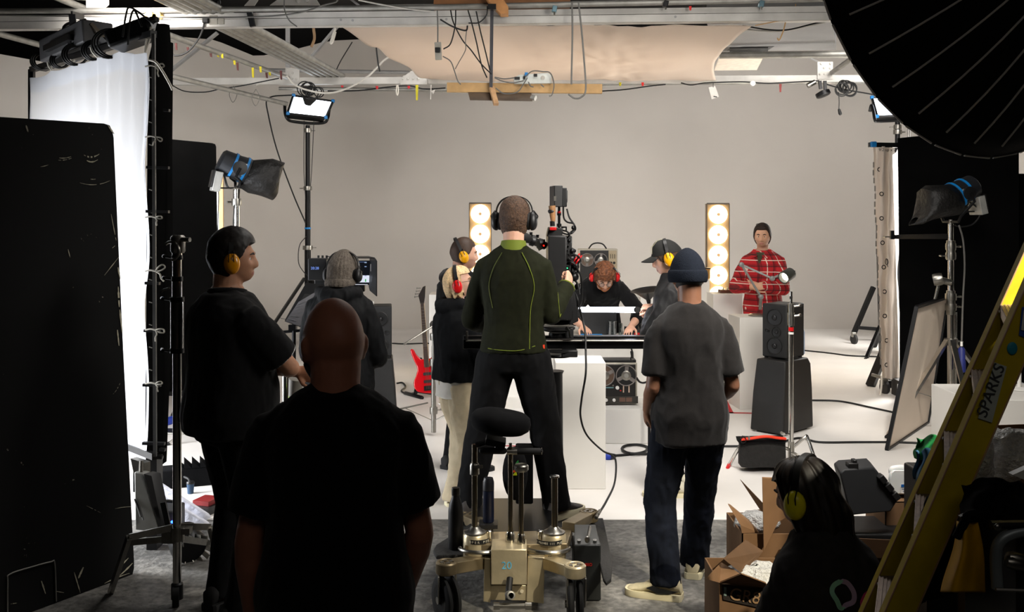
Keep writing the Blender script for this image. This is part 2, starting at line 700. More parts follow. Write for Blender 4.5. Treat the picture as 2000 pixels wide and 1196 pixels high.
pole('scaffold_tube', W(-90, 42, 9.5), W(300, 148, 13.2), .031, M_GREYMET, 'grey scaffold tube running back behind the hanging fixture', 'scaffold tube')
pole('scaffold_tube', W(318, 64, 10.2), W(562, 152, 13.9), .031, M_GREYMET, 'scaffold tube hung with yellow and red tape tags', 'scaffold tube')
pole('scaffold_tube', W(322, 146, 11.0), W(560, 203, 13.6), .030, M_GREYMET, 'lower scaffold tube ending at the hanging light panel', 'scaffold tube')
pole('scaffold_tube', W(95, -12, 9.0), W(163, 16, 9.6), .033, M_GREYMET, 'short scaffold tube clamped above the near beam', 'scaffold tube')
pole('scaffold_tube', W(520, 137, 15.6), W(800, 142, 15.5), .030, M_TRUSSD, 'thin pipe behind the far truss, left of the silk', 'scaffold tube')
pole('scaffold_tube', W(1405, 108, 11.8), W(1700, 106, 11.6), .042, M_GREYMET, 'grey pipe under the duct beside the umbrella', 'scaffold tube')
pole('scaffold_tube', W(545, 173, 14.2), W(885, 176, 14.15), .024, M_GREYMET, 'pipe hung under the far truss, left half', 'scaffold tube')
pole('scaffold_tube', W(1170, 164, 14.2), W(1720, 160, 13.9), .024, M_GREYMET, 'pipe hung under the far truss, right half', 'scaffold tube')
pole('scaffold_tube', W(1625, 142, 13.6), W(1668, 112, 12.4), .036, M_GREYMET, 'short sloping pipe by the perforated plate', 'scaffold tube')

# duct, boards by the right end of the silk
M_DUCT = mat('grey_duct', (128, 128, 128), .5, .1, var=.07, scale=3)
P = [W(1380, 44, 10.3), W(1626, 40, 10.2), W(1633, 98, 12.2), W(1400, 100, 12.2)]
struct(MB().prism(P, (0, 0, .35)).build('trim_1', M_DUCT), 'grey box duct under the roof', 'duct')
o = MB().prism([W(1405, 114, 12.0), W(1491, 112, 12.0), W(1478, 137, 13.1), W(1395, 138, 13.1)], (0, 0, .02)).build('reflector_board', mat('cream_board', (214, 203, 188), .7)); tag(o, 'cream board resting above the far truss', 'board')
o = MB().prism([W(1425, 95, 11.9), W(1500, 94, 11.9), W(1500, 101, 12.0), W(1425, 102, 12.0)], (0, 0, .02)).box((W(1465, 90, 12.0)), (.5, .3, .06)).build('hanging_tray', mat('dark_tray', (52, 53, 54), .5)); tag(o, 'dark tray on a pale strip beneath the duct', 'tray')

# stretched overhead silk
M_RAG = cloth('overhead_silk_cloth', (224, 211, 198), .42, 6.)


def rag(u, v):
    a, b = W(655, 47, 9.72), W(1468, 51, 9.3)
    c, d = W(836, 158, 13.95), W(1399, 158, 13.8)
    v2 = v
    p = (a * (1 - u) + b * u) * (1 - v2) + (c * (1 - u) + d * u) * v2
    k = .16 * math.sin(PI * v) * max(0, u - .6) / .4
    p.x -= k
    p.z -= .05 * math.sin(PI * u) * math.sin(PI * v)
    p.z += .022 * math.sin(34 * u + 20 * v * (1 - u) + 3 * noise.noise((u * 3, v * 3, 0))) * (1 - u) ** 2 * (.4 + v)
    p.z += .03 * noise.noise((u * 9, v * 6, 1.)) + .03 * noise.noise((u * 26, v * 12, 4.)) * max(0, 1 - abs(u - .62) * 4)
    return p


o = MB().sheet(rag, 90, 50).build('overhead_silk', M_RAG, smooth=180, solid=.002); tag(o, 'large peach-white cloth stretched flat between the two trusses', 'silk')


# ------------------------------------------------------------------ people
def smst(a, b, x):
    t = min(1., max(0., (x - a) / (b - a)))
    return t * t * (3 - 2 * t)


def gz(x, s):
    return math.exp(-(x / s) ** 2)


def head_pt(n):
    """Surface of a human head for direction n (x right, y face, z up), centre of the skull at the origin."""
    nx, ny, nz = n
    x, y, z = .079 * nx, .098 * ny, .119 * nz
    t = max(0., -nz)
    hor = math.hypot(nx, ny) + 1e-6
    f = max(0., ny / hor)
    f2 = f * f
    x *= 1 - .14 * t ** 1.2 + .03 * nz * (nz > 0)
    if y < 0:
        y *= 1 - .30 * t
        y += -.006 * gz(z - .02, .06) * (-ny)
    else:
        y += .030 * smst(.35, .85, t) * f2 * hor
        y -= .004 * gz(z - .06, .03) * f2
    y += .006 * gz(z - .022, .011) * f2 * gz(x, .05)
    ax = abs(x)
    y -= .013 * gz(ax - .031, .014) * gz(z + .003, .012) * f2
    x += (1 if x > 0 else -1) * .003 * gz(z + .03, .02) * smst(.3, .8, f)
    y += .004 * gz(ax - .042, .016) * gz(z + .034, .016) * f2
    # nose, lips, chin
    if f > 0:
        hn = .024 * smst(.022, -.036, z) * smst(-.054, -.043, z)
        y += hn * gz(x, .0105 + .006 * smst(0, -.04, z)) * f
        y += .006 * gz(ax - .012, .006) * gz(z + .044, .007) * f
        y += .0055 * gz(z + .066, .006) * gz(x, .021) * f
        y += .0055 * gz(z + .079, .006) * gz(x, .019) * f
        y -= .0035 * gz(z + .0725, .0022) * gz(x, .023) * f
        y += .008 * gz(z + .103, .012) * gz(x, .022) * f
    return V((x, y, z))


def sph(nu, nv):
    rows = []
    for j in range(nv + 1):
        th = PI * j / nv
        r, zz = max(math.sin(th), 1e-4), -math.cos(th)
        rows.append([V((r * math.sin(2 * PI * i / nu), r * math.cos(2 * PI * i / nu), zz)) for i in range(nu)])
    return rows


SPH = sph(72, 56)


def head_solid(mb, T, ears=True):
    mb.loft([[T(head_pt(n)) for n in row] for row in SPH])
    if ears:
        for s in (-1, 1):
            for c, a in (((.077, -.012, -.012), (.009, .020, .033)), ((.084, -.020, -.004), (.006, .012, .024)), ((.078, -.008, -.038), (.008, .010, .010))):
                rg = []
                R = Rz(s * -.35)
                for i in range(9):
                    th = PI * i / 8
                    r, h = max(math.sin(th), .02), -math.cos(th)
                    rg.append([T(V((s * c[0], c[1], c[2])) + R @ V((a[0] * r * math.cos(2 * PI * j / 12), a[1] * r * math.sin(2 * PI * j / 12), a[2] * h))) for j in range(12)])
                mb.loft(rg)


class Spine:
    """Bends and twists the trunk above the pelvis."""

    def __init__(s, pz=.95, lean=0., side=0., twist=0., bend0=.95, bend1=1.25):
        s.pz, s.lean, s.side, s.twist, s.b0, s.b1 = pz, lean, side, twist, bend0, bend1

    def rot(s, z):
        t = smst(s.b0, s.b1, z)
        return Rz(s.twist * t) @ Rx(-s.lean * t) @ Ry(s.side * t)

    def at(s, z):
        p = V((0, 0, s.pz))
        if z < .95:
            return V((0, 0, s.pz + z - .95)), Matrix.Identity(3)
        n = 14
        h = (z - .95) / n
        for i in range(n):
            p = p + s.rot(.95 + (i + .5) * h) @ V((0, 0, h))
        return p, s.rot(z)


def ik(a, b, l1, l2, pole):
    """Middle joint of a two-bone limb from a to b."""
    d = b - a
    L = min(d.length, (l1 + l2) * .999)
    u = d.normalized()
    x = (l1 * l1 - l2 * l2 + L * L) / (2 * L)
    h = math.sqrt(max(0, l1 * l1 - x * x))
    p = V(pole) - u * V(pole).dot(u)
    p.normalize()
    return a + u * x + p * h


TORSO = [(.82, .130, .092), (.88, .165, .112), (.93, .174, .118), (1.0, .165, .110), (1.08, .150, .100), (1.16, .150, .102), (1.25, .160, .112), (1.33, .172, .118), (1.39, .172, .112), (1.435, .150, .094), (1.475, .112, .074), (1.50, .080, .064), (1.53, .064, .060)]


def torso_rings(sp, T, tab, n=28, e=0., ee=2.3, bw=1., bd=1., belly=0., hem=None):
    out = []
    for z, w, d in tab:
        p, R = sp.at(z)
        w2, d2 = w * bw + e, d * bd + e
        ring = []
        for k in range(n):
            a = 2 * PI * k / n
            c, s = math.cos(a), math.sin(a)
            q = V((w2 * math.copysign(abs(c) ** (2 / ee), c), d2 * math.copysign(abs(s) ** (2 / ee), s), 0))
            if belly and s > 0:
                q.y += belly * gz(z - 1.08, .13) * s
            ring.append(T(p + R @ q))
        out.append(ring)
    return out


def hand(mb, T, w, d, n, sgn, curl=.3, k=1., spread=1., thumb=.5):
    """Palm, four fingers of different lengths and a thumb: wrist w, pointing d, palm facing n, thumb on side sgn."""
    d = V(d).normalized()
    n = (V(n) - d * V(n).dot(d)).normalized()
    s = d.cross(n) * sgn
    rg = []
    for t, hw, ht, off in ((-.02, .024, .019, 0), (.01, .030, .019, 0), (.035, .038, .017, .002), (.07, .042, .0145, .002), (.092, .040, .011, .001), (.10, .034, .008, .0)):
        c = w + d * t * k + s * off
        rg.append([T(c + (s * math.cos(2 * PI * j / 12) * hw + n * math.sin(2 * PI * j / 12) * ht) * k) for j in range(12)])
    mb.loft(rg)
    for i, L in enumerate((.074, .082, .076, .060)):
        o = (1.5 - i) * .0205
        p = w + (d * (.088 - .004 * abs(i - 1)) + s * o) * k
        a0 = spread * (1.5 - i) * .07
        dd = (d * math.cos(a0) + s * math.sin(a0)).normalized()
        pts, rr, ang = [p - dd * .02 * k, p], [.0095 * k, .0093 * k], 0.
        for f, b in ((.44, 62), (.31, 82), (.25, 52)):
            ang += math.radians(b) * min(1.25, curl * (1 + .12 * (i - 1)))
            v = dd * math.cos(ang) + n * math.sin(ang)
            p = p + v * L * f * k
            pts.append(p)
            rr.append((.0088 - .0013 * (len(pts) - 2)) * k)
        mb.capsule([T(q) for q in pts], [r for r in rr], 8)
    p = w + (d * .022 + s * .030 + n * .006) * k
    v = (d * .62 + s * (.75 * (1.25 - thumb)) + n * .55 * thumb).normalized()
    v2 = (d * .85 + s * .35 * (1.2 - thumb) + n * .5 * thumb).normalized()
    mb.capsule([T(p - v * .012 * k), T(p + v * .038 * k), T(p + (v * .038 + v2 * .032) * k), T(p + (v * .038 + v2 * .058) * k)], [.014 * k, .0115 * k, .0105 * k, .0085 * k], 8)


def voxel_mesh(mb, vox, it=3, name='body'):
    me = bpy.data.meshes.new('raw')
    me.from_pydata([tuple(p) for p in mb.v], [], mb.f)
    bm = bmesh.new()
    bm.from_mesh(me)
    bmesh.ops.recalc_face_normals(bm, faces=bm.faces)
    bm.to_mesh(me)
    bm.free()
    to = bpy.data.objects.new('raw', me)
    COL.objects.link(to)
    r = to.modifiers.new('r', 'REMESH')
    r.mode = 'VOXEL'
    r.voxel_size = vox
    if it:
        q = to.modifiers.new('s', 'SMOOTH')
        q.factor = .5
        q.iterations = it
    dg = bpy.context.evaluated_depsgraph_get()
    out = bpy.data.meshes.new_from_object(to.evaluated_get(dg))
    bpy.data.objects.remove(to)
    bpy.data.meshes.remove(me)
    out.name = name
    return out


def wrinkle(me, amp, freq=9., stretch=(1, 1, .45), seed=0.):
    """Soft folds in cloth."""
    if not amp:
        return
    N = len(me.vertices)
    co, no = [0.] * (3 * N), [0.] * (3 * N)
    me.vertices.foreach_get('co', co)
    me.vertex_normals.foreach_get('vector', no)
    for i in range(0, 3 * N, 3):
        p, n = V(co[i:i + 3]), V(no[i:i + 3])
        q = V((p.x * stretch[0], p.y * stretch[1], p.z * stretch[2])) * freq + V((seed, seed * 1.7, 0))
        a = noise.noise(q)
        b = noise.noise(q * 2.3 + V((5, 3, a)))
        f = (1 - 2 * abs(a)) * .8 + (1 - 2 * abs(b)) * .45 - .4
        co[i:i + 3] = p + n * amp * f
    me.vertices.foreach_set('co', co)
    me.update()


def skin_mat(name, c, rough=.5):
    return mat(name, c, rough, var=.07, scale=25, bump=.05, bscale=180, spec=.35, sss=.08)


M_DARKHAIR = mat('dark_brown_hair', (30, 21, 16), .55, var=.45, scale=120, spec=.35)  # dark brown is the hair's own colour
M_EYEW = mat('eye_white', (214, 206, 198), .2, var=.03)
M_EYED = mat('iris', (48, 32, 22), .2, var=.1)


class Person:
    def __init__(s, label, loc, H=1.78, yaw=0., build=1., depth=1., skin=None, vox=.0065, pz=.95, lean=0., side=0., twist=0., head=(0, 0, 0), headoff=(0, 0, 0), seed=1,
                 armL=None, armR=None, footL=(-.11, 0, 12), footR=(.11, 0, -12), belly=0., lips=None, stubble=None, neck=1., female=False, foot_z=0., b0=.95, b1=1.25, hs=1.):
        s.k = H / 1.78
        s.loc = V(loc)
        s.vox = vox
        s.bw, s.bd = build, depth
        s.belly = belly
        s.seed = seed
        R = Rz(yaw)
        s.T = lambda p: s.loc + R @ (V(p) * s.k)
        s.R = R
        s.sp = Spine(pz, lean, side, twist, b0, b1)
        s.female = female
        # joints
        s.sh, s.el, s.wr, s.hd = {}, {}, {}, {}
        pc, RC = s.sp.at(1.388)
        shw = (.150 if female else .172) * build
        for sg, arm in ((-1, armL), (1, armR)):
            arm = arm or {}
            u = V(arm.get('u', (sg * .10, .02, -1))).normalized()
            f = V(arm.get('f', (sg * .06, .16, -1))).normalized()
            s.sh[sg] = pc + RC @ V((sg * shw, 0, 0)) + V(arm.get('so', (0, 0, 0)))
            s.el[sg] = s.sh[sg] + u * .305
            s.wr[sg] = s.el[sg] + f * .255
            if 'w' in arm:      # wrist target given: bend the elbow towards 'pole'
                s.wr[sg] = V(arm['w'])
                s.el[sg] = ik(s.sh[sg], s.wr[sg], .305, .255, arm.get('pole', (sg, -.3, -.6)))
                f = (s.wr[sg] - s.el[sg]).normalized()
            if 'e' in arm:
                s.el[sg], s.wr[sg] = V(arm['e']), V(arm['w'])
                f = (s.wr[sg] - s.el[sg]).normalized()
            s.hd[sg] = dict(d=V(arm.get('hd', f)), n=V(arm.get('hn', (-sg, 0, 0))), curl=arm.get('curl', .35), thumb=arm.get('thumb', .5), sgn=arm.get('ts', 1))
        s.hip, s.kn, s.an, s.fy = {}, {}, {}, {}
        for sg, ft in ((-1, footL), (1, footR)):
            s.hip[sg] = V((sg * .092, 0, pz - .05))
            fz = ft[3] if len(ft) > 3 else foot_z
            s.an[sg] = V((ft[0], ft[1], .085 + fz))
            s.fy[sg] = math.radians(ft[2])
            pole = V((math.sin(-s.fy[sg]) * .5 + sg * .05, 1, .15)) if len(ft) < 5 else V(ft[4])
            s.kn[sg] = ik(s.hip[sg], s.an[sg], .425, .405, pole)
        pn, RN = s.sp.at(1.52)
        RH = Rz(math.radians(head[0])) @ Rx(math.radians(head[1])) @ Ry(math.radians(head[2]))
        s.RH = RH
        s.hc = pn + V(headoff) + RN @ V((0, .012, .045)) + RH @ V((0, .018, .097))
        s.TH = lambda p: s.T(s.hc + RH @ (V(p) * hs))
        # one continuous body
        mb = MB()
        T = s.T
        mb.loft(torso_rings(s.sp, T, TORSO, bw=build * (.93 if female else 1), bd=depth, belly=belly))
        mb.capsule([T(s.sp.at(1.44)[0]), T(pn), T(s.hc + RH @ V((0, -.022, -.055)))], [.07 * neck * s.k, .058 * neck * s.k, .060 * neck * s.k], 16)
        head_solid(mb, s.TH)
        for sg in (-1, 1):
            a, b, c = s.sh[sg], s.el[sg], s.wr[sg]
            pt, Rt = s.sp.at(1.48)
            mb.capsule([T(pt + Rt @ V((sg * .03, -.01, 0))), T(a + V((-sg * .02, 0, .004)))], [.046 * s.k, .046 * s.k], 14)
            kk = s.k * (.86 if female else 1.) * (build ** .6)
            mb.capsule([T(a), T(a * .6 + b * .4), T(a * .2 + b * .8), T(b)], [.056 * kk, .049 * kk, .042 * kk, .040 * kk], 14)
            mb.capsule([T(b), T(b * .7 + c * .3), T(b * .3 + c * .7), T(c)], [.041 * kk, .044 * kk, .034 * kk, .027 * kk], 14)
            h = s.hd[sg]
            hand(mb, T, c, h['d'], h['n'], h['sgn'], h['curl'], .88 if female else 1., 1., h['thumb'])
            a, b, c = s.hip[sg], s.kn[sg], s.an[sg]
            mb.capsule([T(a), T(a * .6 + b * .4), T(a * .2 + b * .8), T(b)], [.088 * s.k, .078 * s.k, .060 * s.k, .055 * s.k], 14)
            mb.capsule([T(b), T(b * .65 + c * .35), T(b * .25 + c * .75), T(c)], [.053 * s.k, .054 * s.k, .040 * s.k, .037 * s.k], 14)
            fd = Rz(s.fy[sg]) @ V((0, 1, 0))
            mb.capsule([T(c + V((0, 0, -.04)) - fd * .03), T(c + fd * .08 + V((0, 0, -.045))), T(c + fd * .15 + V((0, 0, -.055)))], [.027 * s.k, .026 * s.k, .018 * s.k], 10)
        me = voxel_mesh(mb, vox, 2)
        me.transform(Matrix.Translation(-s.loc))
        skin = skin or skin_mat('fair_skin', (196, 146, 120))
        me.materials.append(skin)
        me.materials.append(lips or mat('lips', (164, 106, 92), .45, var=.06))
        me.materials.append(stubble or skin)
        inv = RH.transposed()
        for p in me.polygons:
            p.use_smooth = True
            q = inv @ ((R.transposed() @ V(p.center)) / s.k - s.hc)
            if q.y > .07 and (q.x / .023) ** 2 + ((q.z + .0725) / .0095) ** 2 < 1:
                p.material_index = 1
            elif stubble and q.length < .17 and ((q.y > .0 and q.z + .006 * noise.noise(q * 160) < -.050 + .012 * smst(.03, .06, abs(q.x))) or (q.y > -.02 and q.z < -.060)):
                p.material_index = 2
        s.o = link('person', me, None, loc=s.loc)
        tag(s.o, label, 'person')

    # -------- pieces
    def _fin(s, name, mb, m, vox, amp=0., freq=9., it=7, mats2=None, label=None, parent=None):
        me = voxel_mesh(mb, vox, it, name)
        wrinkle(me, amp, freq, seed=s.seed)
        me.transform(MWORLD[s.o.name].inverted())
        for q in (m if isinstance(m, (list, tuple)) else [m]):
            me.materials.append(q)
        for p in me.polygons:
            p.use_smooth = True
        return link(name, me, parent or s.o, label=label)

    def face(s, brow=None, eyes=True, browh=.0):
        R = rotm(*(s.R @ s.RH @ V(a) for a in ((1, 0, 0), (0, 1, 0), (0, 0, 1))))
        for sg in (-1, 1):
            if eyes:
                mb = MB().ell(s.TH((sg * .031, .0732, -.004)), [.0115 * s.k] * 3, R, 14, 10)
                c = s.TH((sg * .031, .0732, -.004))
                f = R @ V((0, 1, 0))
                mb.lathe([(.0055, .0095), (.0052, .0113), (.001, .0122)], c, f, 12, 1)
                mb.build('eye', [M_EYEW, M_EYED], s.o)
            if brow:
                MB().tube([s.TH((sg * .016, .0975, .017 + browh)), s.TH((sg * .031, .0955, .022 + browh)), s.TH((sg * .046, .083, .016 + browh))], [.004, .0046, .0025], 6).build('eyebrow', brow, s.o)

    def shirt(s, m, hem=.88, e=.018, sleeve=.62, slr=.012, amp=.006, freq=9., name='shirt', loose=.0, neckz=1.512, mats=None, hood=False, sl_flare=.012, label=None, vox=.009, cuff=None):
        T, k = s.T, s.k
        tab = []
        for z, w, d in TORSO:
            if z < hem - .02:
                continue
            l = loose * smst(1.35, 1.0, z)
            if z > neckz:
                continue
            if z < 1.0:
                w, d = max(w, .168), max(d, .112)
            tab.append((z, w * (.93 if s.female else 1) * s.bw + e + l, d * s.bd + e + l))
        z0, w0, d0 = tab[0]
        if z0 > hem + .002:
            tab.insert(0, (hem, w0 + .004, d0 + .004))
        zt, wt, dt = tab[-1]
        tab.append((neckz, .072 + e * .4, .066 + e * .4))
        mb = MB().loft(torso_rings(s.sp, T, tab, 32, ee=2.4, belly=s.belly))
        for sg in (-1, 1):
            a, b, c = s.sh[sg], s.el[sg], s.wr[sg]
            kk = k * (.86 if s.female else 1.) * (s.bw ** .6)
            pc = s.sp.at(1.385)[0]
            a0 = a * .55 + pc * .45
            pt, Rt = s.sp.at(1.478)
            mb.capsule([T(pt + Rt @ V((sg * .03, -.01, 0))), T(a + V((-sg * .02, 0, .006)))], [.050 * k + e * .6, .050 * k + slr], 14)
            if sleeve <= 1.:
                t = sleeve
                P = [a0, a, a * (1 - t * .5) + b * t * .5, a * (1 - t) + b * t]
                rr = [.056 * kk, .052 * kk + slr, .054 * kk + slr + sl_flare * .6, .049 * kk + slr + sl_flare]
                mb.capsule([T(p) for p in P[:-1]], rr[:-1], 18)
                mb.tube([T(p) for p in P[1:]], rr[1:], 18)
            else:
                mb.capsule([T(p) for p in (a0, a, a * .6 + b * .4, a * .2 + b * .8, b)], [.056 * kk, .051 * kk + slr, .050 * kk + slr, .046 * kk + slr, .046 * kk + slr], 18)
                t = min(1, sleeve - 1)
                e2 = b * (1 - t) + c * t
                mb.capsule([T(b), T(b * .7 + e2 * .3)], [.045 * kk + slr, .047 * kk + slr], 16)
                mb.tube([T(b), T(b * .65 + e2 * .35), T(b * .3 + e2 * .7), T(e2)], [.046 * kk + slr, .048 * kk + slr, .040 * kk + slr, .034 * kk + slr], 16)
        if hood:
            p, R = s.sp.at(1.46)
            pts = [T(p + R @ V(q)) for q in ((-.10, .06, .03), (-.115, -.03, .045), (-.06, -.10, .03), (0, -.125, .015), (.06, -.10, .03), (.115, -.03, .045), (.10, .06, .03))]
            mb.capsule(pts, [.03, .042, .05, .055, .05, .042, .03], 12)
        o = s._fin(name, mb, m, vox, amp, freq, label=label)
        s.shirt_o = o
        return o

    def trousers(s, m, r=(.100, .088, .072, .064), waist=1.03, cuffz=.05, amp=.006, freq=10., e=.014, name='trousers', vox=.010, label=None):
        T, k = s.T, s.k
        tab = [(z, w * (.95 if s.female else 1) * s.bw + e, d * s.bd + e) for z, w, d in TORSO if z < waist - .01]
        tab.append((waist, tab[-1][1] - .004, tab[-1][2] - .004))
        mb = MB().loft(torso_rings(s.sp, T, tab, 28, ee=2.3))
        for sg in (-1, 1):
            a, b, c = s.hip[sg], s.kn[sg], s.an[sg]
            c2 = c + V((0, 0, cuffz - .085))
            mb.capsule([T(a), T(a * .55 + b * .45), T(b)], [r[0] * k, r[1] * k, r[2] * k], 18)
            mb.tube([T(a * .1 + b * .9), T(b), T(b * .6 + c2 * .4), T(b * .2 + c2 * .8), T(c2)], [r[2] * k, r[2] * k, (r[2] * .6 + r[3] * .4) * k, r[3] * k, r[3] * 1.05 * k], 18)
        return s._fin(name, mb, m, vox, amp, freq, label=label)

    def shoes(s, upper, sole, L=.29, name='shoe', solew=None, h=.10, label=None, marks=None):
        for sg in (-1, 1):
            c = s.an[sg] + V((0, 0, -.085))
            R = Rz(s.fy[sg])
            tab = [(-.085, .026, .05), (-.075, .038, .105), (-.03, .043, h * 1.2), (.02, .044, h * 1.18), (.07, .048, .094), (.12, .051, .06), (.165, .048, .048), (.195, .034, .038), (.205, .015, .03)]
            rg, r2 = [], []
            for y, w, hh in tab:
                y2 = y * L / .29
                rg.append([s.T(c + R @ V((w * math.cos(a) * (1 if math.sin(a) < .5 else .9), y2, .018 + max(0, (hh - .018)) * (.5 + .5 * math.sin(a)) ** .7))) for a in [2 * PI * j / 16 for j in range(16)]])
                w2 = w + .006
                r2.append([s.T(c + R @ V((x, y2 * 1.03, zz))) for x, zz in ((-w2, .001), (w2, .001), (w2 + .002, .022), (w2 - .002, .034), (-w2 + .002, .034), (-w2 - .002, .022))])
            o = MB().loft(rg).build(name, upper, s.o, smooth=80, label=label)
            MB().loft(r2).build('sole', sole, o, smooth=40)
            if marks:
                P = [s.T(c + R @ V((sd * (.045), q[0], q[1]))) for sd in (1,) for q in ()]
        return s

    def hair(s, m, mask, off, name='hair', nz=.004, vox=.006, it=2, sd=3., nf=60.):
        """Hair as a closed shell over the scalp: mask(n) says where, off(n) how thick."""
        mb = MB()
        R, C = len(SPH), len(SPH[0])
        pin, pout = [], []
        for row in SPH:
            for n in row:
                b = head_pt(n)
                t = off(n) + nz * noise.noise(V((n.x * 4, n.y * 4, n.z * 2)) * nf / 14 + V((s.seed, 0, 0)))
                pin.append(s.TH(b - n * .012))
                pout.append(s.TH(b + n * max(.001, t)))
        keep = set()
        for j in range(R - 1):
            for i in range(C):
                c = (SPH[j][i] + SPH[j + 1][(i + 1) % C]).normalized()
                if mask(c):
                    keep.add((j, i))
        idx = lambda j, i: j * C + i % C
        N = R * C
        fs = []
        for j, i in keep:
            q = (idx(j, i), idx(j, i + 1), idx(j + 1, i + 1), idx(j + 1, i))
            fs.append(q)
            fs.append(tuple(N + x for x in reversed(q)))
            for dj, di, e in ((-1, 0, (0, 1)), (1, 0, (2, 3)), (0, -1, (3, 0)), (0, 1, (1, 2))):
                if (j + dj, (i + di) % C) not in keep:
                    a, b = q[e[0]], q[e[1]]
                    fs.append((b, a, N + a, N + b))
        mb.add(pout + pin, fs)
        return s._fin(name, mb, m, vox, 0, it=it)

    def short_hair(s, m, front=.045, side=.0, top=.018, sides=.008, back=-.06, name='hair', nz=.004):
        """Hairline: front height on the forehead, level at the ears, level at the nape."""
        def mask(n):
            p = head_pt(n)
            f = n.y / (math.hypot(n.x, n.y) + 1e-6)
            if f > .25:
                lim = side + (front - side) * smst(.25, .8, f)
            elif f > -.25:
                lim = side + (back - side) * smst(.2, -.25, f)
            else:
                lim = back
            return p.z > lim
        return s.hair(m, mask, lambda n: sides + (top - sides) * smst(.15, .75, n.z), name, nz)

    def beard(s, m, th=.006):
        def mask(n):
            p = head_pt(n)
            return p.y > .0 and p.z < -.045 - .25 * max(0, .03 - abs(p.x)) * 0 and not (abs(p.x) < .024 and -.084 < p.z < -.060) and (p.z < -.05 or abs(p.x) > .045) and p.z > -.118
        return s.hair(m, mask, lambda n: th, 'beard', .003)

    def beanie(s, m, low=-.03, cuff=.055, th=.014, peak=.02, ribs=0, lowback=None):
        lb = low if lowback is None else lowback

        def lim(n):
            return low + (lb - low) * smst(.5, -.6, n.y)
        rg = []
        for band in (0, 1):
            rings = []
            rows = 26 if band == 0 else 10
            for j in range(rows + 1):
                t = j / rows
                ring = []
                for i in range(96):
                    a = 2 * PI * i / 96
                    hx, hy = math.sin(a), math.cos(a)
                    zl = lim(V((hx, hy, 0)))
                    if band == 0:
                        z0 = (zl + .01) + (.119 - zl - .01) * math.sin(t * PI / 2)
                    else:
                        z0 = zl + cuff * t
                    zz = min(.9999, z0 / .119)
                    r = math.sqrt(max(0, 1 - max(0, zz) ** 2))
                    p = head_pt(V((hx * r, hy * r, zz)).normalized()) if zz > -.5 else head_pt(V((hx * .9, hy * .9, -.45)))
                    p = V((p.x, p.y, z0))
                    if z0 < .03:
                        q = head_pt(V((hx, hy, .05)).normalized())
                        p = V((q.x, q.y, z0))
                    rb = (.0022 * math.cos(ribs * a) if ribs else 0)
                    o = th + rb + (.008 * math.sin(PI * min(1, max(0, t))) ** .5 if band else 0)
                    e = V((hx, hy, .0))
                    p = p + e * o * (1 if band else (1 - .4 * t ** 3))
                    if band == 0:
                        p.z += peak * t ** 2 + th * .5 * t
                    ring.append(s.TH(p))
                rings.append(ring)
            rg.append(rings)
        o = MB().loft(rg[0]).build('knitted_hat', m, s.o, smooth=70)
        if cuff > 0:
            c = MB()
            c.loft(rg[1], False)
            c.build('folded_brim', m, o, smooth=70, solid=.006)
        return o

    def ear_defenders(s, cup, band=None, R=.112, tilt=0., size=1., drop=-.012, behind=False, x=.092, bandw=.011, front=-.008, label=None, cups=(-1, 1), bandtop=.0):
        t = math.radians(tilt)
        B = lambda q: s.TH(V((q[0], front + q[1] * math.cos(t) - (q[2] - drop) * math.sin(t), drop + q[1] * math.sin(t) + (q[2] - drop) * math.cos(t))))
        mb = MB()
        pts = []
        top = .119 + .013 + bandtop
        for i in range(25):
            a = PI * i / 24
            ca = math.cos(a)
            pts.append(V((math.copysign(abs(ca) ** .8, ca) * (x + .008), 0, drop + .02 + (top - .018 - drop) * math.sin(a) ** .8)))
        P = [B(q) for q in pts]
        u = (B(V((0, 1, 0))) - B(V((0, 0, 0)))).normalized()
        rings = []
        for i, p in enumerate(P):
            tt = (P[min(i + 1, 24)] - P[max(i - 1, 0)]).normalized()
            nn = tt.cross(u)
            rings.append([p + u * bandw * a + nn * .003 * b for a, b in ((-1, -1), (1, -1), (1, 1), (-1, 1))])
        o = MB().loft(rings).build('ear_defenders', band or M_BLKPLAS, s.o, smooth=60, label=label)
        X = (B(V((1, 0, 0))) - B(V((0, 0, 0)))).normalized()
        Zd = (B(V((0, 0, 1))) - B(V((0, 0, 0)))).normalized()
        for sg in cups:
            c = B(V((sg * (x - .018), 0, drop)))
            n = X * sg
            rg, pad = [], []
            for h, r in ((.010, .80), (.014, .98), (.022, 1.), (.030, .93), (.037, .78), (.042, .52), (.044, .2)):
                rg.append([c + n * h * size + (u * .033 * math.cos(2 * PI * j / 24) + Zd * .044 * math.sin(2 * PI * j / 24)) * r * size * s.k for j in range(24)])
            for h, r in ((-.012, .7), (-.010, .92), (.004, .95), (.012, .85)):
                pad.append([c + n * h * size + (u * .033 * math.cos(2 * PI * j / 24) + Zd * .044 * math.sin(2 * PI * j / 24)) * r * size * s.k for j in range(24)])
            MB().loft(rg).build('ear_cup', cup, o, smooth=60)
            MB().loft(pad).build('ear_cushion', M_BLKPLAS, o, smooth=60)
            for uu in (-.012, .012):
                MB().tube([c + n * .040 * size + u * uu, c + n * .046 * size + u * uu + Zd * .03, c + n * .03 + u * uu + Zd * .062], .0022, 6).build('wire_yoke', M_BLKMET, o)
        return o


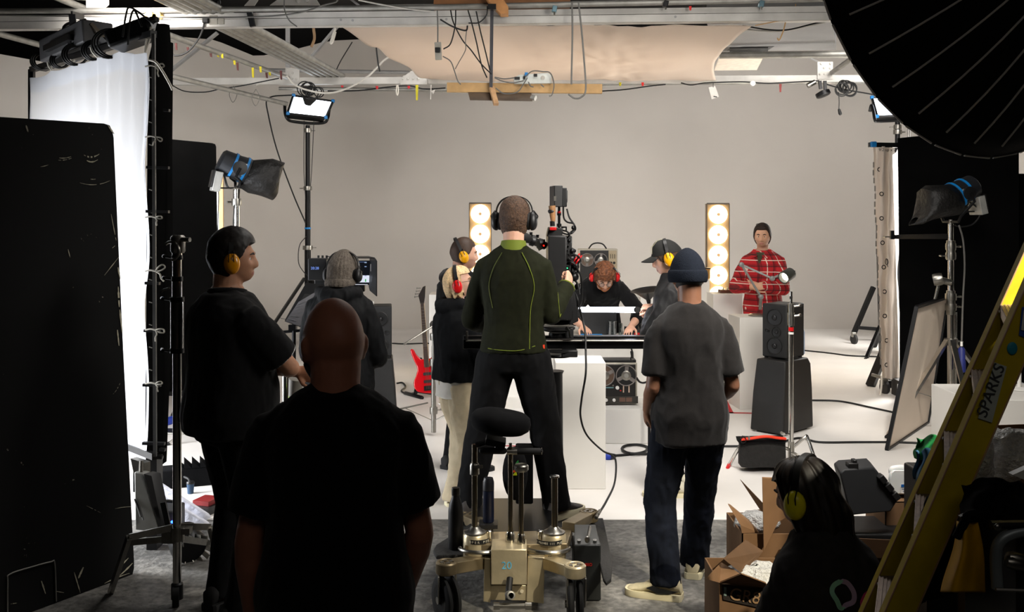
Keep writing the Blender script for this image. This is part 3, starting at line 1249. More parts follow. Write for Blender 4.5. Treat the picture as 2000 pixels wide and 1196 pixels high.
# ------------------------------------------------------------------ the crew
SK_FAIR = skin_mat('fair_skin', (205, 158, 134))
SK_PALE = skin_mat('pale_skin', (216, 172, 150))
SK_TAN = skin_mat('tanned_skin', (176, 128, 100))
SK_BROWN = skin_mat('brown_skin', (128, 88, 66))
SK_RUDDY = skin_mat('ruddy_skin', (170, 112, 88))
M_TEE = mat('black_cotton', (15, 15, 16), .95, var=.2, scale=40, bump=.08, bscale=220, spec=.12, sheen=.08)
M_TEEG = mat('charcoal_cotton', (35, 33, 32), .95, var=.12, scale=40, bump=.1, bscale=260, spec=.12, sheen=.1)
M_JEANS = mat('dark_denim', (17, 21, 31), .9, var=.3, scale=30, bump=.12, bscale=300, spec=.15)
M_BLKTRO = mat('black_trousers', (14, 14, 15), .9, var=.25, scale=30, spec=.15)
M_HAIRD = M_DARKHAIR
M_HAIRBR = mat('brown_hair', (62, 42, 28), .6, var=.5, scale=70, spec=.35, bump=.4, bscale=160)
M_HAIRBL = mat('blonde_hair', (226, 194, 146), .5, var=.32, scale=90, spec=.4, bump=.4, bscale=140)
M_HAIRBK = mat('near_black_hair', (24, 19, 17), .5, var=.4, scale=120, spec=.35)
M_STUB = skin_mat('stubble_skin', (118, 88, 72))
M_CUPY = mat('yellow_ear_cup', (236, 166, 8), .3, var=.05, spec=.5)
M_CUPN = mat('lime_yellow_ear_cup', (240, 232, 24), .35, var=.05, spec=.5)
M_CUPR = mat('red_ear_cup', (206, 18, 22), .3, var=.05, spec=.5)
M_SHOEW = mat('white_leather', (206, 200, 180), .5, var=.08)
M_SHOEB = mat('black_suede', (26, 25, 25), .8, var=.1)
M_SOLEW = mat('off_white_rubber', (214, 204, 170), .6, var=.06)
M_LENS = clear('spectacle_lens')


def glasses(p, m=None, r=.021):
    o = None
    for sg in (-1, 1):
        c = p.TH((sg * .032, .104, -.006))
        n = (p.TH((0, 1, 0)) - p.TH((0, 0, 0))).normalized()
        u = (p.TH((0, 0, 1)) - p.TH((0, 0, 0))).normalized()
        mb = MB().torus(c, r, .0016, n, 24, 6, up=u)
        mb.tube([p.TH((sg * .053, .100, -.002)), p.TH((sg * .078, .03, .0)), p.TH((sg * .080, -.01, -.006))], .0016, 6)
        if sg < 0:
            mb.tube([p.TH((-.011, .106, -.002)), p.TH((0, .110, .001)), p.TH((.011, .106, -.002))], .0015, 6)
        q = mb.build('glasses_frame', m or M_BLKPLAS, p.o)
        MB().lathe([(r, -.0006), (r, .0006)], c, n, 20).build('glasses_lens', M_LENS, q)


# bald man in the foreground
d = 2.78
p = Person('bald bearded person in a black t-shirt, close to the camera with his back turned', (W(655, 416, d).x, d, 0), 1.74, math.radians(6), 1.02, 1.12, SK_RUDDY, head=(20, -4, 0), headoff=(0, 0, -.022), hs=1.10, seed=2,
           armL=dict(u=(-.22, .0, -1), f=(.02, .22, -1), hn=(.9, .3, 0), hd=(.08, .3, -1), curl=.55),
           armR=dict(u=(.22, .05, -1), f=(-.20, .55, -1), hn=(-.9, .3, 0)), belly=.05, neck=1.22, footL=(-.14, 0, 14), footR=(.14, 0, -14), stubble=mat('buzzed_scalp', (120, 76, 60), .6))
p.shirt(M_TEE, hem=.84, e=.026, sleeve=.74, slr=.016, amp=.006, loose=.022, sl_flare=.014)
p.trousers(M_BLKTRO)
p.shoes(M_SHOEB, M_RUBBER)
p.beard(mat('grey_brown_beard', (70, 56, 46), .7, var=.3, scale=90), .010)
p.face()

# man in a polo shirt on the left
d = 4.86
p = Person('person in a black polo shirt with white sleeve piping and amber ear defenders, arms folded', (W(444, 416, d).x, d, 0), 1.87, math.radians(-48), 1.14, 1.2, SK_TAN, head=(-32, 2, 0), seed=3,
           armL=dict(u=(-.25, .35, -.9), w=(.12, .30, 1.12)), armR=dict(e=(.225, .20, 1.16), w=(.0, .30, 1.13), hd=(-1, .2, .1), hn=(0, -1, 0)), belly=.06, neck=1.15,
           footL=(-.14, .03, 25), footR=(.14, -.02, -20))
p.shirt(M_TEE, hem=.86, e=.030, sleeve=.78, slr=.026, amp=.005, loose=.02)
for t, w in ((.775, .0022), (.735, .0022)):
    a, b = p.sh[1], p.el[1]
    q = a * (1 - t) + b * t
    MB().torus(p.T(q), .0755 * p.k * (p.bw ** .6), w * 1.4, p.R @ (b - a), 32, 6).build('sleeve_piping', mat('white_piping', (205, 203, 198), .8), p.shirt_o)
pn, RN = p.sp.at(1.49)
MB().torus(p.T(pn + V((0, .0, .018))), .082, .016, (0, .15, 1), 28, 8).build('collar', M_TEE, p.shirt_o)
p.trousers(M_BLKTRO)
p.shoes(M_SHOEB, M_RUBBER)
p.short_hair(M_HAIRBK, .055, -.005, .034, .018, -.075)
p.ear_defenders(mat('amber_ear_cup', (214, 140, 10), .25, var=.04, spec=.6), size=1.12, front=.004, drop=-.02)
p.face(M_HAIRBK)

# knitted-hat man by the monitor
d = 6.27
p = Person('person in a grey knitted hat and black puffer jacket facing the monitor, back turned', (W(664, 416, d).x, d, 0), 1.74, math.radians(-8), .96, 1.05, SK_FAIR, head=(-14, -6, 0), headoff=(0, .01, -.03), seed=4,
           armL=dict(u=(-.22, .25, -1), f=(.2, .9, -.2)), armR=dict(u=(.24, .12, -1), f=(-.45, .8, -.25)))
p.shirt(mat('black_nylon', (13, 14, 16), .75, var=.2, scale=20, spec=.15), hem=.80, e=.036, sleeve=1.95, slr=.026, amp=.012, freq=11, name='puffer_jacket', loose=.02, hood=True, neckz=1.53)
p.trousers(M_BLKTRO)
p.shoes(M_SHOEB, M_RUBBER)
p.short_hair(M_HAIRBR, .05, -.01, .008, .006, -.07)
p.beanie(mat('grey_knit', (104, 96, 88), .95, var=.3, scale=60, bump=.5, bscale=160, spec=.1), -.045, .05, .018, .022, ribs=26, lowback=-.10)
p.ear_defenders(M_BLKPLAS, x=.112, size=1.05, drop=-.02)
p.face()

# blonde woman
d = 6.8
p = Person('blonde person in a black hoodie, beige trousers, round glasses and red ear defenders', (W(892, 416, d).x, d, 0), 1.60, math.radians(-60), .98, 1.0, SK_PALE, head=(-30, 10, 0), seed=5, female=True,
           armL=dict(u=(-.2, .45, -1), f=(.25, .9, -.1)), armR=dict(u=(.16, .35, -1), f=(-.1, 1., -.15), hn=(-1, 0, 0)), footL=(-.10, .10, 4), footR=(.10, -.05, -8), vox=.0055)
p.shirt(mat('white_shirt_tail', (206, 202, 192), .9, var=.05, scale=20), hem=.80, e=.03, sleeve=.5, slr=.004, name='white_shirt', amp=.006)
p.shirt(mat('black_fleece', (16, 17, 19), .95, var=.2, scale=30, spec=.12), hem=.94, e=.045, sleeve=1.92, slr=.026, amp=.010, name='hoodie', hood=True, neckz=1.53, loose=.01)
p.trousers(mat('beige_cotton', (184, 170, 142), .9, var=.10, scale=18, bump=.1, bscale=120), r=(.118, .115, .11, .105), cuffz=.03, amp=.012, e=.022)
p.shoes(M_SHOEW, M_SOLEW)


def long_hair(p, m, L, face=.62, th=.014, sway=.02, tuck=0.):
    """Hair falling from the crown past the ears to length L below the chin line."""
    mb = MB()
    na, nv = 60, 34
    rings = []
    for j in range(nv + 1):
        t = j / nv
        ring = []
        for i in range(na):
            a = 2 * PI * i / na
            hx, hy = math.sin(a), math.cos(a)
            fr = hy
            drop = 1. if fr < face else max(0., 1 - (fr - face) / (1 - face) * 1.2)
            end = -.02 - L
            if fr > face:
                end = .06
            elif fr > face - .2:
                end = .06 + (end - .06) * (face - fr) / .2
            end += .035 * noise.noise(V((hx * 5, hy * 5, p.seed))) * smst(0., -.1, end)
            zz = .125 + (end - .125) * t
            if zz > 0:
                n = V((hx * math.sqrt(max(0, 1 - min(1, zz / .125) ** 2)), hy * math.sqrt(max(0, 1 - min(1, zz / .125) ** 2)), zz / .125))
                q = head_pt(n.normalized())
            else:
                q = head_pt(V((hx, hy, 0)))
                q = V((q.x * (1 + .25 * min(0, zz + .1) * 0), q.y, 0)) * (1 - .22 * smst(-.05, -.25, zz))
                q.z = zz
            w = th + .006 * math.sin(a * 17 + zz * 26) * smst(.1, -.05, zz) + .004 * math.sin(a * 41 + zz * 9) + .014 * noise.noise(V((hx * 2.4, hy * 2.4, zz * 9 + p.seed)))
            o = V((hx, hy, .1)).normalized() * w
            q = q + o + V((0, -sway * smst(0, -L, zz), 0))
            ring.append(p.TH(q))
        rings.append(ring)
    mb.loft(rings, False)
    return mb.build('hair', m, p.o, smooth=180, solid=.012)


long_hair(p, M_HAIRBL, .085, .30, .012, -.02)
p.ear_defenders(M_CUPR, size=1.15, drop=-.025, x=.104, front=-.004)
p.face(mat('pale_brow', (150, 118, 84), .7))
glasses(p, mat('thin_wire_frame', (120, 100, 84), .3, .7), .022)

# man behind her
d = 7.6
p = Person('person with cropped brown hair and yellow ear defenders behind the blonde person', (W(898, 416, d).x, d, 0), 1.775, math.radians(-48), 1.02, 1.0, SK_FAIR, head=(-34, -2, 0), seed=6, stubble=skin_mat('light_stubble', (176, 130, 108)), vox=.006)
p.shirt(M_TEE, hem=.9, e=.03, sleeve=1.9, slr=.02, amp=.008, name='hoodie', hood=True)
p.trousers(M_BLKTRO)
p.shoes(M_SHOEB, M_RUBBER)
p.short_hair(mat('cropped_brown_hair', (58, 40, 28), .6, var=.35, scale=150), .06, .0, .012, .006, -.07, nz=.002)
p.ear_defenders(M_CUPY, size=1.1, tilt=25, drop=-.02, x=.096)
p.face(M_HAIRBR)

# camera operator on the dolly
d = 5.78
p = Person('camera operator in a green zip jacket and black trousers standing on the dolly', (W(1003, 416, d).x, d, .20), 1.85, math.radians(-6), .96, .98, SK_FAIR, head=(-6, -4, 0), seed=7, side=.0,
           armL=dict(e=(-.245, .06, 1.10), w=(-.16, .30, 1.04)), armR=dict(e=(.205, .02, 1.135), w=(.29, .20, 1.285), hd=(.12, .75, .60), hn=(-.85, .2, -.25), curl=.9, thumb=.3, ts=-1),
           footL=(-.26, .02, 12), footR=(.24, .02, -38), vox=.006)
M_GREEN = mat('green_jersey', (25, 27, 13), .9, var=.2, scale=30, bump=.06, bscale=200, spec=.15)
M_LIME = mat('lime_trim', (100, 112, 28), .8, var=.08)
p.shirt(M_GREEN, hem=.95, e=.020, sleeve=1.96, slr=.016, amp=.006, freq=10, name='zip_jacket', neckz=1.50)
pn, RN = p.sp.at(1.50)
MB().lathe([(.080, -.02), (.076, .015), (.070, .038), (.064, .04), (.066, .0)], p.T(pn + V((0, -.004, .01))), (0, .1, 1), 28).build('collar', M_LIME, p.shirt_o)


def surf_line(p, pts, r, m, name, e=.0, parent=None):
    """Piping drawn on the back of a garment: points given as (x, z) in the wearer's frame."""
    P = []
    for x, z in pts:
        q, R = p.sp.at(z)
        w = d0 = None
        for (z0, w0, dd0), (z1, w1, dd1) in zip(TORSO, TORSO[1:]):
            if z0 <= z <= z1:
                t = (z - z0) / (z1 - z0)
                w, d0 = w0 + (w1 - w0) * t, dd0 + (dd1 - dd0) * t
        w, d0 = w * p.bw + .022 + e, d0 * p.bd + .022 + e
        u = min(.98, abs(x) / w)
        P.append(p.T(q + R @ V((x, -d0 * (1 - u ** 2.4) ** (1 / 2.4) - .002, 0))))
    return MB().tube(spline(P, 5), r, 6).build(name, m, parent or p.o)


surf_line(p, [(.055, 1.485), (.10, 1.40), (.125, 1.30), (.105, 1.18), (.10, 1.05), (.10, .96)], .0028, M_LIME, 'seam_piping', parent=p.shirt_o)
surf_line(p, [(-.055, 1.485), (-.10, 1.40), (-.125, 1.30), (-.105, 1.18)], .0022, mat('dull_green_seam', (66, 74, 26), .8), 'seam_piping', parent=p.shirt_o)
surf_line(p, [(-.13, .958), (-.05, .952), (.04, .952), (.13, .975)], .0028, M_LIME, 'hem_piping', parent=p.shirt_o)
a, b = p.el[1], p.wr[1]
MB().tube([p.T(p.sh[1] * .5 + a * .5 + V((.062, -.02, 0))), p.T(a + V((.055, -.03, -.01))), p.T(a * .4 + b * .6 + V((.03, -.045, -.02))), p.T(a * .08 + b * .92 + V((.03, -.03, -.02)))], .0026, 6).build('seam_piping', M_LIME, p.shirt_o)
MB().torus(p.T(a * .04 + b * .96), .047, .006, p.R @ (b - a), 24, 8).build('cuff', M_LIME, p.shirt_o)
p.trousers(M_BLKTRO, r=(.112, .104, .088, .076), amp=.008)
MB().box(p.T((.172, -.055, .965)), (.012, .008, .022), Rz(.5)).build('pocket_tab', mat('orange_tab', (220, 60, 20), .6), p.o)
p.shoes(mat('grey_mesh_shoe', (66, 62, 60), .8, var=.2, scale=60), mat('cream_sole', (204, 196, 168), .6))
p.short_hair(mat('light_brown_crop', (74, 52, 36), .7, var=.5, scale=75, bump=.6, bscale=110), .055, -.005, .022, .010, -.075, nz=.005)
p.ear_defenders(M_BLKPLAS, size=1.22, x=.098, drop=-.004, front=-.01, label='black headphones')

# bent man at the table
d = 9.35
p = Person('bearded person with glasses and red ear defenders leaning over the table', (W(1172, 416, d).x, d, 0), 1.80, PI, .95, 1.0, SK_FAIR, lean=1.15, pz=.92, head=(0, -36, 0), headoff=(0, .0, -.01), seed=8, b0=.95, b1=1.4,
           armL=dict(w=(-.22, .56, .955), pole=(-.7, -.6, 0), hd=(.3, .8, -.25), hn=(0, .1, -1), curl=.25), armR=dict(w=(.20, .56, .955), pole=(.7, -.6, 0), hd=(-.3, .8, -.25), hn=(0, .1, -1), curl=.25, ts=-1), vox=.006)
p.shirt(M_TEE, hem=.86, e=.028, sleeve=1.55, slr=.02, amp=.009, name='sweatshirt')
p.trousers(M_BLKTRO)
p.shoes(M_SHOEB, M_RUBBER)
p.short_hair(mat('auburn_hair', (104, 60, 32), .6, var=.55, scale=55, bump=.7, bscale=80), .03, -.02, .032, .020, -.07, nz=.013)
p.beard(mat('auburn_beard', (150, 92, 52), .7, var=.3, scale=120), .008)
p.ear_defenders(M_CUPR, size=1.12, tilt=-12, x=.106, drop=-.01)
p.face(M_HAIRBR)
glasses(p)

# man in the cap
d = 7.0
p = Person('person in a black baseball cap, black jacket and yellow ear defenders holding the light tube', (W(1318, 416, d).x, d, 0), 1.78, math.radians(74), 1.0, 1.0, SK_FAIR, head=(8, -14, 0), seed=9,
           armL=dict(u=(-.3, .5, -1), w=(-.02, .13, 1.31), pole=(-1, -.2, -.6), hd=(.1, 1, -.05), hn=(.3, -.2, -.9), curl=.7, ts=1), armR=dict(u=(.25, .3, -1), w=(.10, .13, 1.27), pole=(1, -.2, -.8), hd=(-.2, 1, 0), hn=(-.5, 0, -.8), curl=.6), vox=.0058)
p.shirt(mat('black_shell', (18, 18, 20), .7, var=.2, scale=25), hem=.84, e=.036, sleeve=1.88, slr=.026, amp=.010, name='jacket', neckz=1.545)
p.trousers(M_BLKTRO)
p.shoes(M_SHOEW, M_SOLEW)
p.short_hair(M_HAIRBR, .03, -.03, .006, .008, -.085)
rg = []
for j in range(15):
    t = j / 14
    ring = []
    for i in range(40):
        a = 2 * PI * i / 40
        hx, hy = math.sin(a), math.cos(a)
        z0 = .028 + (.119 - .028) * math.sin(t * PI / 2)
        r = math.sqrt(max(0, 1 - min(1, z0 / .119) ** 2))
        q = head_pt(V((hx * r, hy * r, z0 / .119)).normalized())
        ring.append(p.TH(V((q.x, q.y, z0 + .012 * t)) + V((hx, hy, 0)) * (.013 - .005 * t) + V((0, 0, .016 * max(0, hy) * math.sin(PI * t)))))
    rg.append(ring)
M_CAP = mat('black_cap_cloth', (22, 22, 20), .85, var=.2, scale=60)
cp = MB().loft(rg).build('baseball_cap', M_CAP, p.o, smooth=70)
br = []
for j in range(9):
    t = j / 8
    br.append([p.TH(V((x * .082, (.088 + .012) + (.085 * t) * math.sqrt(max(0, 1 - (abs(x) * .9) ** 2.2)) - .035 * abs(x) ** 2, .034 - .022 * t - .020 * x * x))) for x in [i / 10 - 1 for i in range(21)]])
mb = MB()
mb.add([q for r in br for q in r], [(j * 21 + i, j * 21 + i + 1, (j + 1) * 21 + i + 1, (j + 1) * 21 + i) for j in range(8) for i in range(20)])
mb.build('cap_brim', M_CAP, cp, smooth=180, solid=.005)
for x in (-.035, .0, .035):
    MB().tube([p.TH((x * 1.3, .106 - abs(x) * .25, .05)), p.TH((x, .094 - abs(x) * .2, .095)), p.TH((x * .6, .045, .129)), p.TH((x * .3, 0, .137))], .0012, 5).build('cap_stitching', mat('pale_stitching', (186, 180, 150), .8), cp)
p.ear_defenders(M_CUPY, size=1.15, drop=-.012, x=.098, front=-.01)
p.face(M_HAIRBR)

# man in the charcoal tee
d = 5.12
p = Person('person in a charcoal t-shirt, navy knitted hat and dark jeans with his back turned', (W(1347, 416, d).x, d, 0), 1.765, math.radians(4), .90, .98, SK_BROWN, head=(6, -3, 0), seed=10,
           armL=dict(u=(-.15, -.10, -1), f=(.05, .80, -.62)), armR=dict(u=(.22, -.08, -1), f=(-.12, .85, -.5)), footL=(-.13, -.02, 66), footR=(.10, .30, -20), vox=.006, neck=1.05)
p.shirt(M_TEEG, hem=.80, e=.022, sleeve=.80, slr=.016, amp=.012, freq=7, loose=.016, sl_flare=.012)
p.trousers(M_JEANS, r=(.105, .095, .080, .074), cuffz=.065, amp=.011, freq=13)
p.shoes(mat('beige_canvas', (196, 184, 150), .8, var=.1, scale=50), M_SOLEW)
c = p.an[-1] + V((0, 0, -.085))
Rf = Rz(p.fy[-1])
sw = [(-.075, .058), (-.03, .042), (.03, .038), (.09, .060), (.055, .075), (.02, .062), (-.03, .058)]
MB().prism([p.T(c + Rf @ V((-.050 - .004 * (y > 0.02), y, z))) for y, z in sw], p.R @ Rf @ V((-.006, 0, 0))).build('shoe_flash', M_BLACK, p.o)
p.short_hair(M_HAIRBK, .05, -.03, .004, .003, -.075, nz=.001)
p.beanie(mat('navy_knit', (24, 28, 36), .95, var=.2, scale=120, bump=.3, bscale=200, spec=.1), -.035, .062, .012, .018, ribs=0)
p.face()

# man in the plaid shirt


def plaid():
    m = bpy.data.materials.new('red_plaid_flannel')
    m.use_nodes = True
    nt = m.node_tree
    b = nt.nodes['Principled BSDF']
    b.inputs['Roughness'].default_value = .9
    tc = nt.nodes.new('ShaderNodeTexCoord')
    sx = nt.nodes.new('ShaderNodeSeparateXYZ')
    nt.links.new(tc.outputs['Object'], sx.inputs[0])

    def math_(op, a, bv=None):
        n = nt.nodes.new('ShaderNodeMath')
        n.operation = op
        for i, q in enumerate((a, bv)):
            if q is None:
                continue
            if isinstance(q, (int, float)):
                n.inputs[i].default_value = q
            else:
                nt.links.new(q, n.inputs[i])
        return n.outputs[0]
    cur = None
    base = nt.nodes.new('ShaderNodeRGB')
    base.outputs[0].default_value = lin((176, 22, 30))
    cur = base.outputs[0]
    diag = math_('ADD', sx.outputs['X'], math_('MULTIPLY', sx.outputs['Y'], .6))
    for axis in (diag, sx.outputs['Z']):
        for off, wd, col, fac in ((.0, .016, (60, 16, 18), .75), (.055, .0085, (226, 206, 190), .85), (.10, .010, (96, 12, 20), .6)):
            fr = math_('FRACT', math_('MULTIPLY', math_('ADD', axis, off + 10), 1 / .12))
            hit = math_('MULTIPLY', math_('LESS_THAN', fr, wd / .12), fac)
            mx = nt.nodes.new('ShaderNodeMixRGB')
            nt.links.new(hit, mx.inputs[0])
            nt.links.new(cur, mx.inputs[1])
            mx.inputs[2].default_value = lin(col)
            cur = mx.outputs[0]
    nt.links.new(cur, b.inputs['Base Color'])
    return m


d = 10.6
p = Person('person in a red plaid flannel shirt with folded arms standing behind a white plinth', (W(1490, 416, d).x, d, 0), 1.85, math.radians(152), 1.0, 1.0, skin_mat('warm_skin', (206, 158, 128)), head=(8, -3, 0), seed=11, vox=.0055, stubble=skin_mat('shaved_skin', (188, 144, 118)),
           armL=dict(w=(-.01, .25, 1.17), pole=(-1.1, .1, -1), hd=(1, .05, .12), hn=(0, -1, .1), curl=.3), armR=dict(w=(.03, .28, 1.15), pole=(1.1, .1, -1), hd=(-1, -.05, .2), hn=(0, -1, 0), curl=.3, ts=-1))
p.shirt(plaid(), hem=.80, e=.026, sleeve=1.9, slr=.018, amp=.007, name='plaid_shirt')
MB().prism([p.T((-.042, .100, 1.495)), p.T((.042, .100, 1.495)), p.T((.018, .138, 1.42)), p.T((.0, .146, 1.375)), p.T((-.018, .138, 1.42))], p.R @ V((0, .006, 0))).build('undershirt', mat('olive_tee', (60, 62, 44), .9), p.o)
for sg in (-1, 1):
    MB().prism([p.T((sg * .075, .02, 1.535)), p.T((sg * .02, .128, 1.455)), p.T((sg * .085, .125, 1.43)), p.T((sg * .11, .05, 1.49))], p.R @ V((0, .008, .006))).build('collar', MATS.get('x') or p.shirt_o.data.materials[0], p.shirt_o, bevel=.003)
p.trousers(M_BLKTRO)
p.shoes(M_SHOEB, M_RUBBER)
p.short_hair(mat('dark_swept_hair', (44, 30, 23), .75, var=.5, scale=120), .066, -.01, .018, .012, -.09, nz=.003)
MB().capsule([p.TH((.0, -.10, -.02)), p.TH((-.02, -.125, -.07)), p.TH((-.015, -.11, -.13))], [.022, .02, .008], 10).build('ponytail', MATS['dark_swept_hair'], p.o)
p.face(M_HAIRD)
for sg in (-1, 1):
    MB().torus(p.TH((sg * .034, .052, .118)), .022, .003, (p.TH((0, .4, 1)) - p.TH((0, 0, 0))), 20, 6).build('glasses_on_head', M_BLKPLAS, p.o)

# woman crouching at lower right
d = 3.2
SEATZ = .30
p = Person('person with long dark hair, lime ear defenders and a printed black jacket crouching by boxes', (W(1634, 416, d).x, d, 0), 1.66, math.radians(20), .96, 1.0, SK_TAN, pz=.42, lean=.22, head=(34, -14, 0), seed=12, female=True,
           armL=dict(u=(.04, .55, -1), f=(.35, .8, -.3)), armR=dict(u=(.20, .5, -1), f=(-.3, .9, -.2)), footL=(-.14, .36, 8), footR=(.16, .36, -8))
M_JKT = mat('black_print_jacket', (52, 50, 51), .9, var=.2, scale=30, spec=.15)
p.shirt(M_JKT, hem=.90, e=.04, sleeve=1.92, slr=.03, amp=.010, name='printed_jacket', neckz=1.535, loose=.02)
p.trousers(M_BLKTRO)
p.shoes(M_SHOEB, M_RUBBER)
long_hair(p, M_HAIRBK, .24, .50, .018, .03)
p.ear_defenders(M_CUPN, size=1.18, drop=-.02, x=.104, front=.0, tilt=14)
p.face(M_HAIRD)
WOMAN = p
o = MB().box((p.loc.x, d - .0, .122), (.38, .34, .24), Rz(math.radians(22))).build('storage_crate', M_BLKPLAS, bevel=.01); tag(o, 'low black crate under the crouching person', 'crate')


# ------------------------------------------------------------------ left side: flats, diffusion frame, stands
def scuffed():
    m = bpy.data.materials.new('scuffed_black_board')
    m.use_nodes = True
    nt = m.node_tree
    b = nt.nodes['Principled BSDF']
    b.inputs['Roughness'].default_value = .85
    b.inputs['Specular IOR Level'].default_value = .2
    tc = nt.nodes.new('ShaderNodeTexCoord')
    a = nt.nodes.new('ShaderNodeTexNoise'); a.inputs['Scale'].default_value = 46; a.inputs['Detail'].default_value = 3
    c = nt.nodes.new('ShaderNodeTexNoise'); c.inputs['Scale'].default_value = 3.2; c.inputs['Detail'].default_value = 6
    for n in (a, c):
        nt.links.new(tc.outputs['Object'], n.inputs['Vector'])
    mu = nt.nodes.new('ShaderNodeMath'); mu.operation = 'MULTIPLY'
    nt.links.new(a.outputs['Fac'], mu.inputs[0]); nt.links.new(c.outputs['Fac'], mu.inputs[1])
    r = nt.nodes.new('ShaderNodeValToRGB')
    r.color_ramp.elements[0].position, r.color_ramp.elements[0].color = .445, lin((13, 13, 13))
    r.color_ramp.elements[1].position, r.color_ramp.elements[1].color = .47, lin((150, 145, 130))
    nt.links.new(mu.outputs[0], r.inputs['Fac'])
    nt.links.new(r.outputs[0], b.inputs['Base Color'])
    return m


M_SCUFF = scuffed()
M_WORN = mat('worn_pale_core', (176, 170, 148), .8, var=.3, scale=40)
M_FLAG = mat('black_velvet', (10, 10, 10), .95, var=.3, scale=3, spec=.05)

# big scuffed board at the left edge
A = G(263, 1121)
B = A + (G(60, 1197) - A) * 1.9
tA, tB = W(221, 243, 5.44), None
up = tA - A
t = thing('foam_board', 'big scuffed black board standing at the left edge in front of the glowing cloth', 'board', A)
e = (B - A)
nrm = V((e.y, -e.x, 0)).normalized()
if nrm.y > 0:
    nrm = -nrm
pts = []


def bp(u, v, off=0.):
    return A + e * u + up * v + nrm * off


for u, v in ((.012, 0), (1, 0), (1, .99), (.05, 1.0), (.02, .997), (.006, .985), (.001, .97), (.004, .5), (0, .03), (.002, .012)):
    pts.append(bp(u, v))
mb = MB().prism(pts, -nrm * .05)
mb.cur = 1
random.seed(3)


def invb(px, py):
    o = V((0, 0, CAMH))
    r = (W(px, py, 1.) - o)
    n2 = e.cross(up)
    k = (A - o).dot(n2) / r.dot(n2)
    return o + r * k + nrm * .004


for (x0, y0, x1, y1, w, sag) in ((112, 308, 138, 306, 2.5, 4), (113, 313, 139, 309, 2.2, 3), (163, 303, 193, 301, 5, 10), (166, 312, 190, 312, 4, 9), (78, 326, 94, 322, 1.8, 1), (176, 350, 186, 350, 2.2, 1), (155, 357, 214, 353, 1.8, 12), (132, 487, 136, 503, 2.4, 0), (218, 485, 224, 480, 1.5, 0), (220, 770, 235, 745, 1.2, 6), (168, 988, 196, 1002, 1.2, 0), (224, 994, 256, 990, 1.4, -2), (144, 1118, 156, 1158, 3.0, 0), (152, 1130, 162, 1108, 6, 0), (108, 1155, 124, 1158, 2, 0), (80, 1135, 88, 1160, 4, 0), (20, 1180, 32, 1178, 2, 0), (203, 1140, 252, 1120, 3.0, -3), (227, 1110, 250, 1090, 4, 3), (232, 1125, 258, 1100, 4, 2), (230, 560, 232, 600, 5, 0), (233, 605, 238, 650, 5, 0), (228, 640, 232, 680, 4, 0), (226, 470, 216, 418, 2, 0), (210, 245, 222, 262, 4, 0), (50, 245, 54, 258, 5, 0), (233, 500, 203, 538, 2, 0), (229, 520, 234, 545, 4, 0)):
    n = 9
    L, Rr = [], []
    for k in range(n + 1):
        f = k / n
        x, y = x0 + (x1 - x0) * f, y0 + (y1 - y0) * f + sag * 4 * f * (1 - f) * .5
        ww = w * (.35 + .65 * math.sin(PI * f)) * (.6 + .7 * random.random()) * .34
        dx, dy = x1 - x0, y1 - y0
        q = math.hypot(dx, dy) or 1
        L.append(invb(x - dy / q * ww, y + dx / q * ww)); Rr.append(invb(x + dy / q * ww, y - dx / q * ww))
    for k in range(n):
        if random.random() < .9:
            mb.add([L[k], L[k + 1], Rr[k + 1], Rr[k]], [(0, 1, 2, 3)])
mb.build('board', [M_SCUFF, M_WORN], t, smooth=0)
MB().tube(spline([invb(14, 1230), invb(14, 1140), invb(18, 1122), invb(60, 1108), invb(98, 1098), invb(106, 1102), invb(109, 1175)], 5), .0035, 6).build('wire_handle', M_GREYMET, t)

# glowing diffusion frame
dTL, dTR = 7.4, 5.82
t = thing('diffusion_frame', 'tall frame laced with glowing white cloth behind the scuffed black board', 'diffusion frame', V((W(170, 416, 6.5).x, 6.5, 0)))
ZBOT = .50
TIES = [(60, 152), (101, 138), (143, 124), (190, 112), (234, 98), (283, 103)]


def silk_d(px):
    k0, k1 = (58 - 1000) / F, (287 - 1000) / F
    p0, p1 = V((k0 * dTL, dTL)), V((k1 * dTR, dTR))
    k = (px - 1000) / F
    q = (k * p0.y - p0.x) / ((p1.x - p0.x) - k * (p1.y - p0.y))
    return p0.y + (p1.y - p0.y) * q


def silk(u, v):
    px0 = 58 + (285 - 58) * u
    dd = silk_d(px0)
    for (x0, y0), (x1, y1) in zip(TIES, TIES[1:]):
        if x0 <= px0 <= x1 or (px0 < 60 and x0 == 60) or (px0 > 283 and x1 == 283):
            f = min(1, max(0, (px0 - x0) / (x1 - x0)))
            top = y0 + (y1 - y0) * f + 5.0 * math.sin(PI * f)
    zt = CAMH + (416 - top) * dd / F
    zb = ZBOT + .0 * u
    z = zt + (zb - zt) * v
    p = W(px0, 416, dd)
    edge = .012 * math.sin(v * 17) * smst(.9, 1., u)
    fold = (.010 * math.sin(u * 60 + 2 * noise.noise((u * 8, v * 2, 0))) * smst(.5, .0, v) + .012 * noise.noise((u * 7, v * 9, 3)))
    return V((p.x + fold + edge, p.y - fold * .6, z))


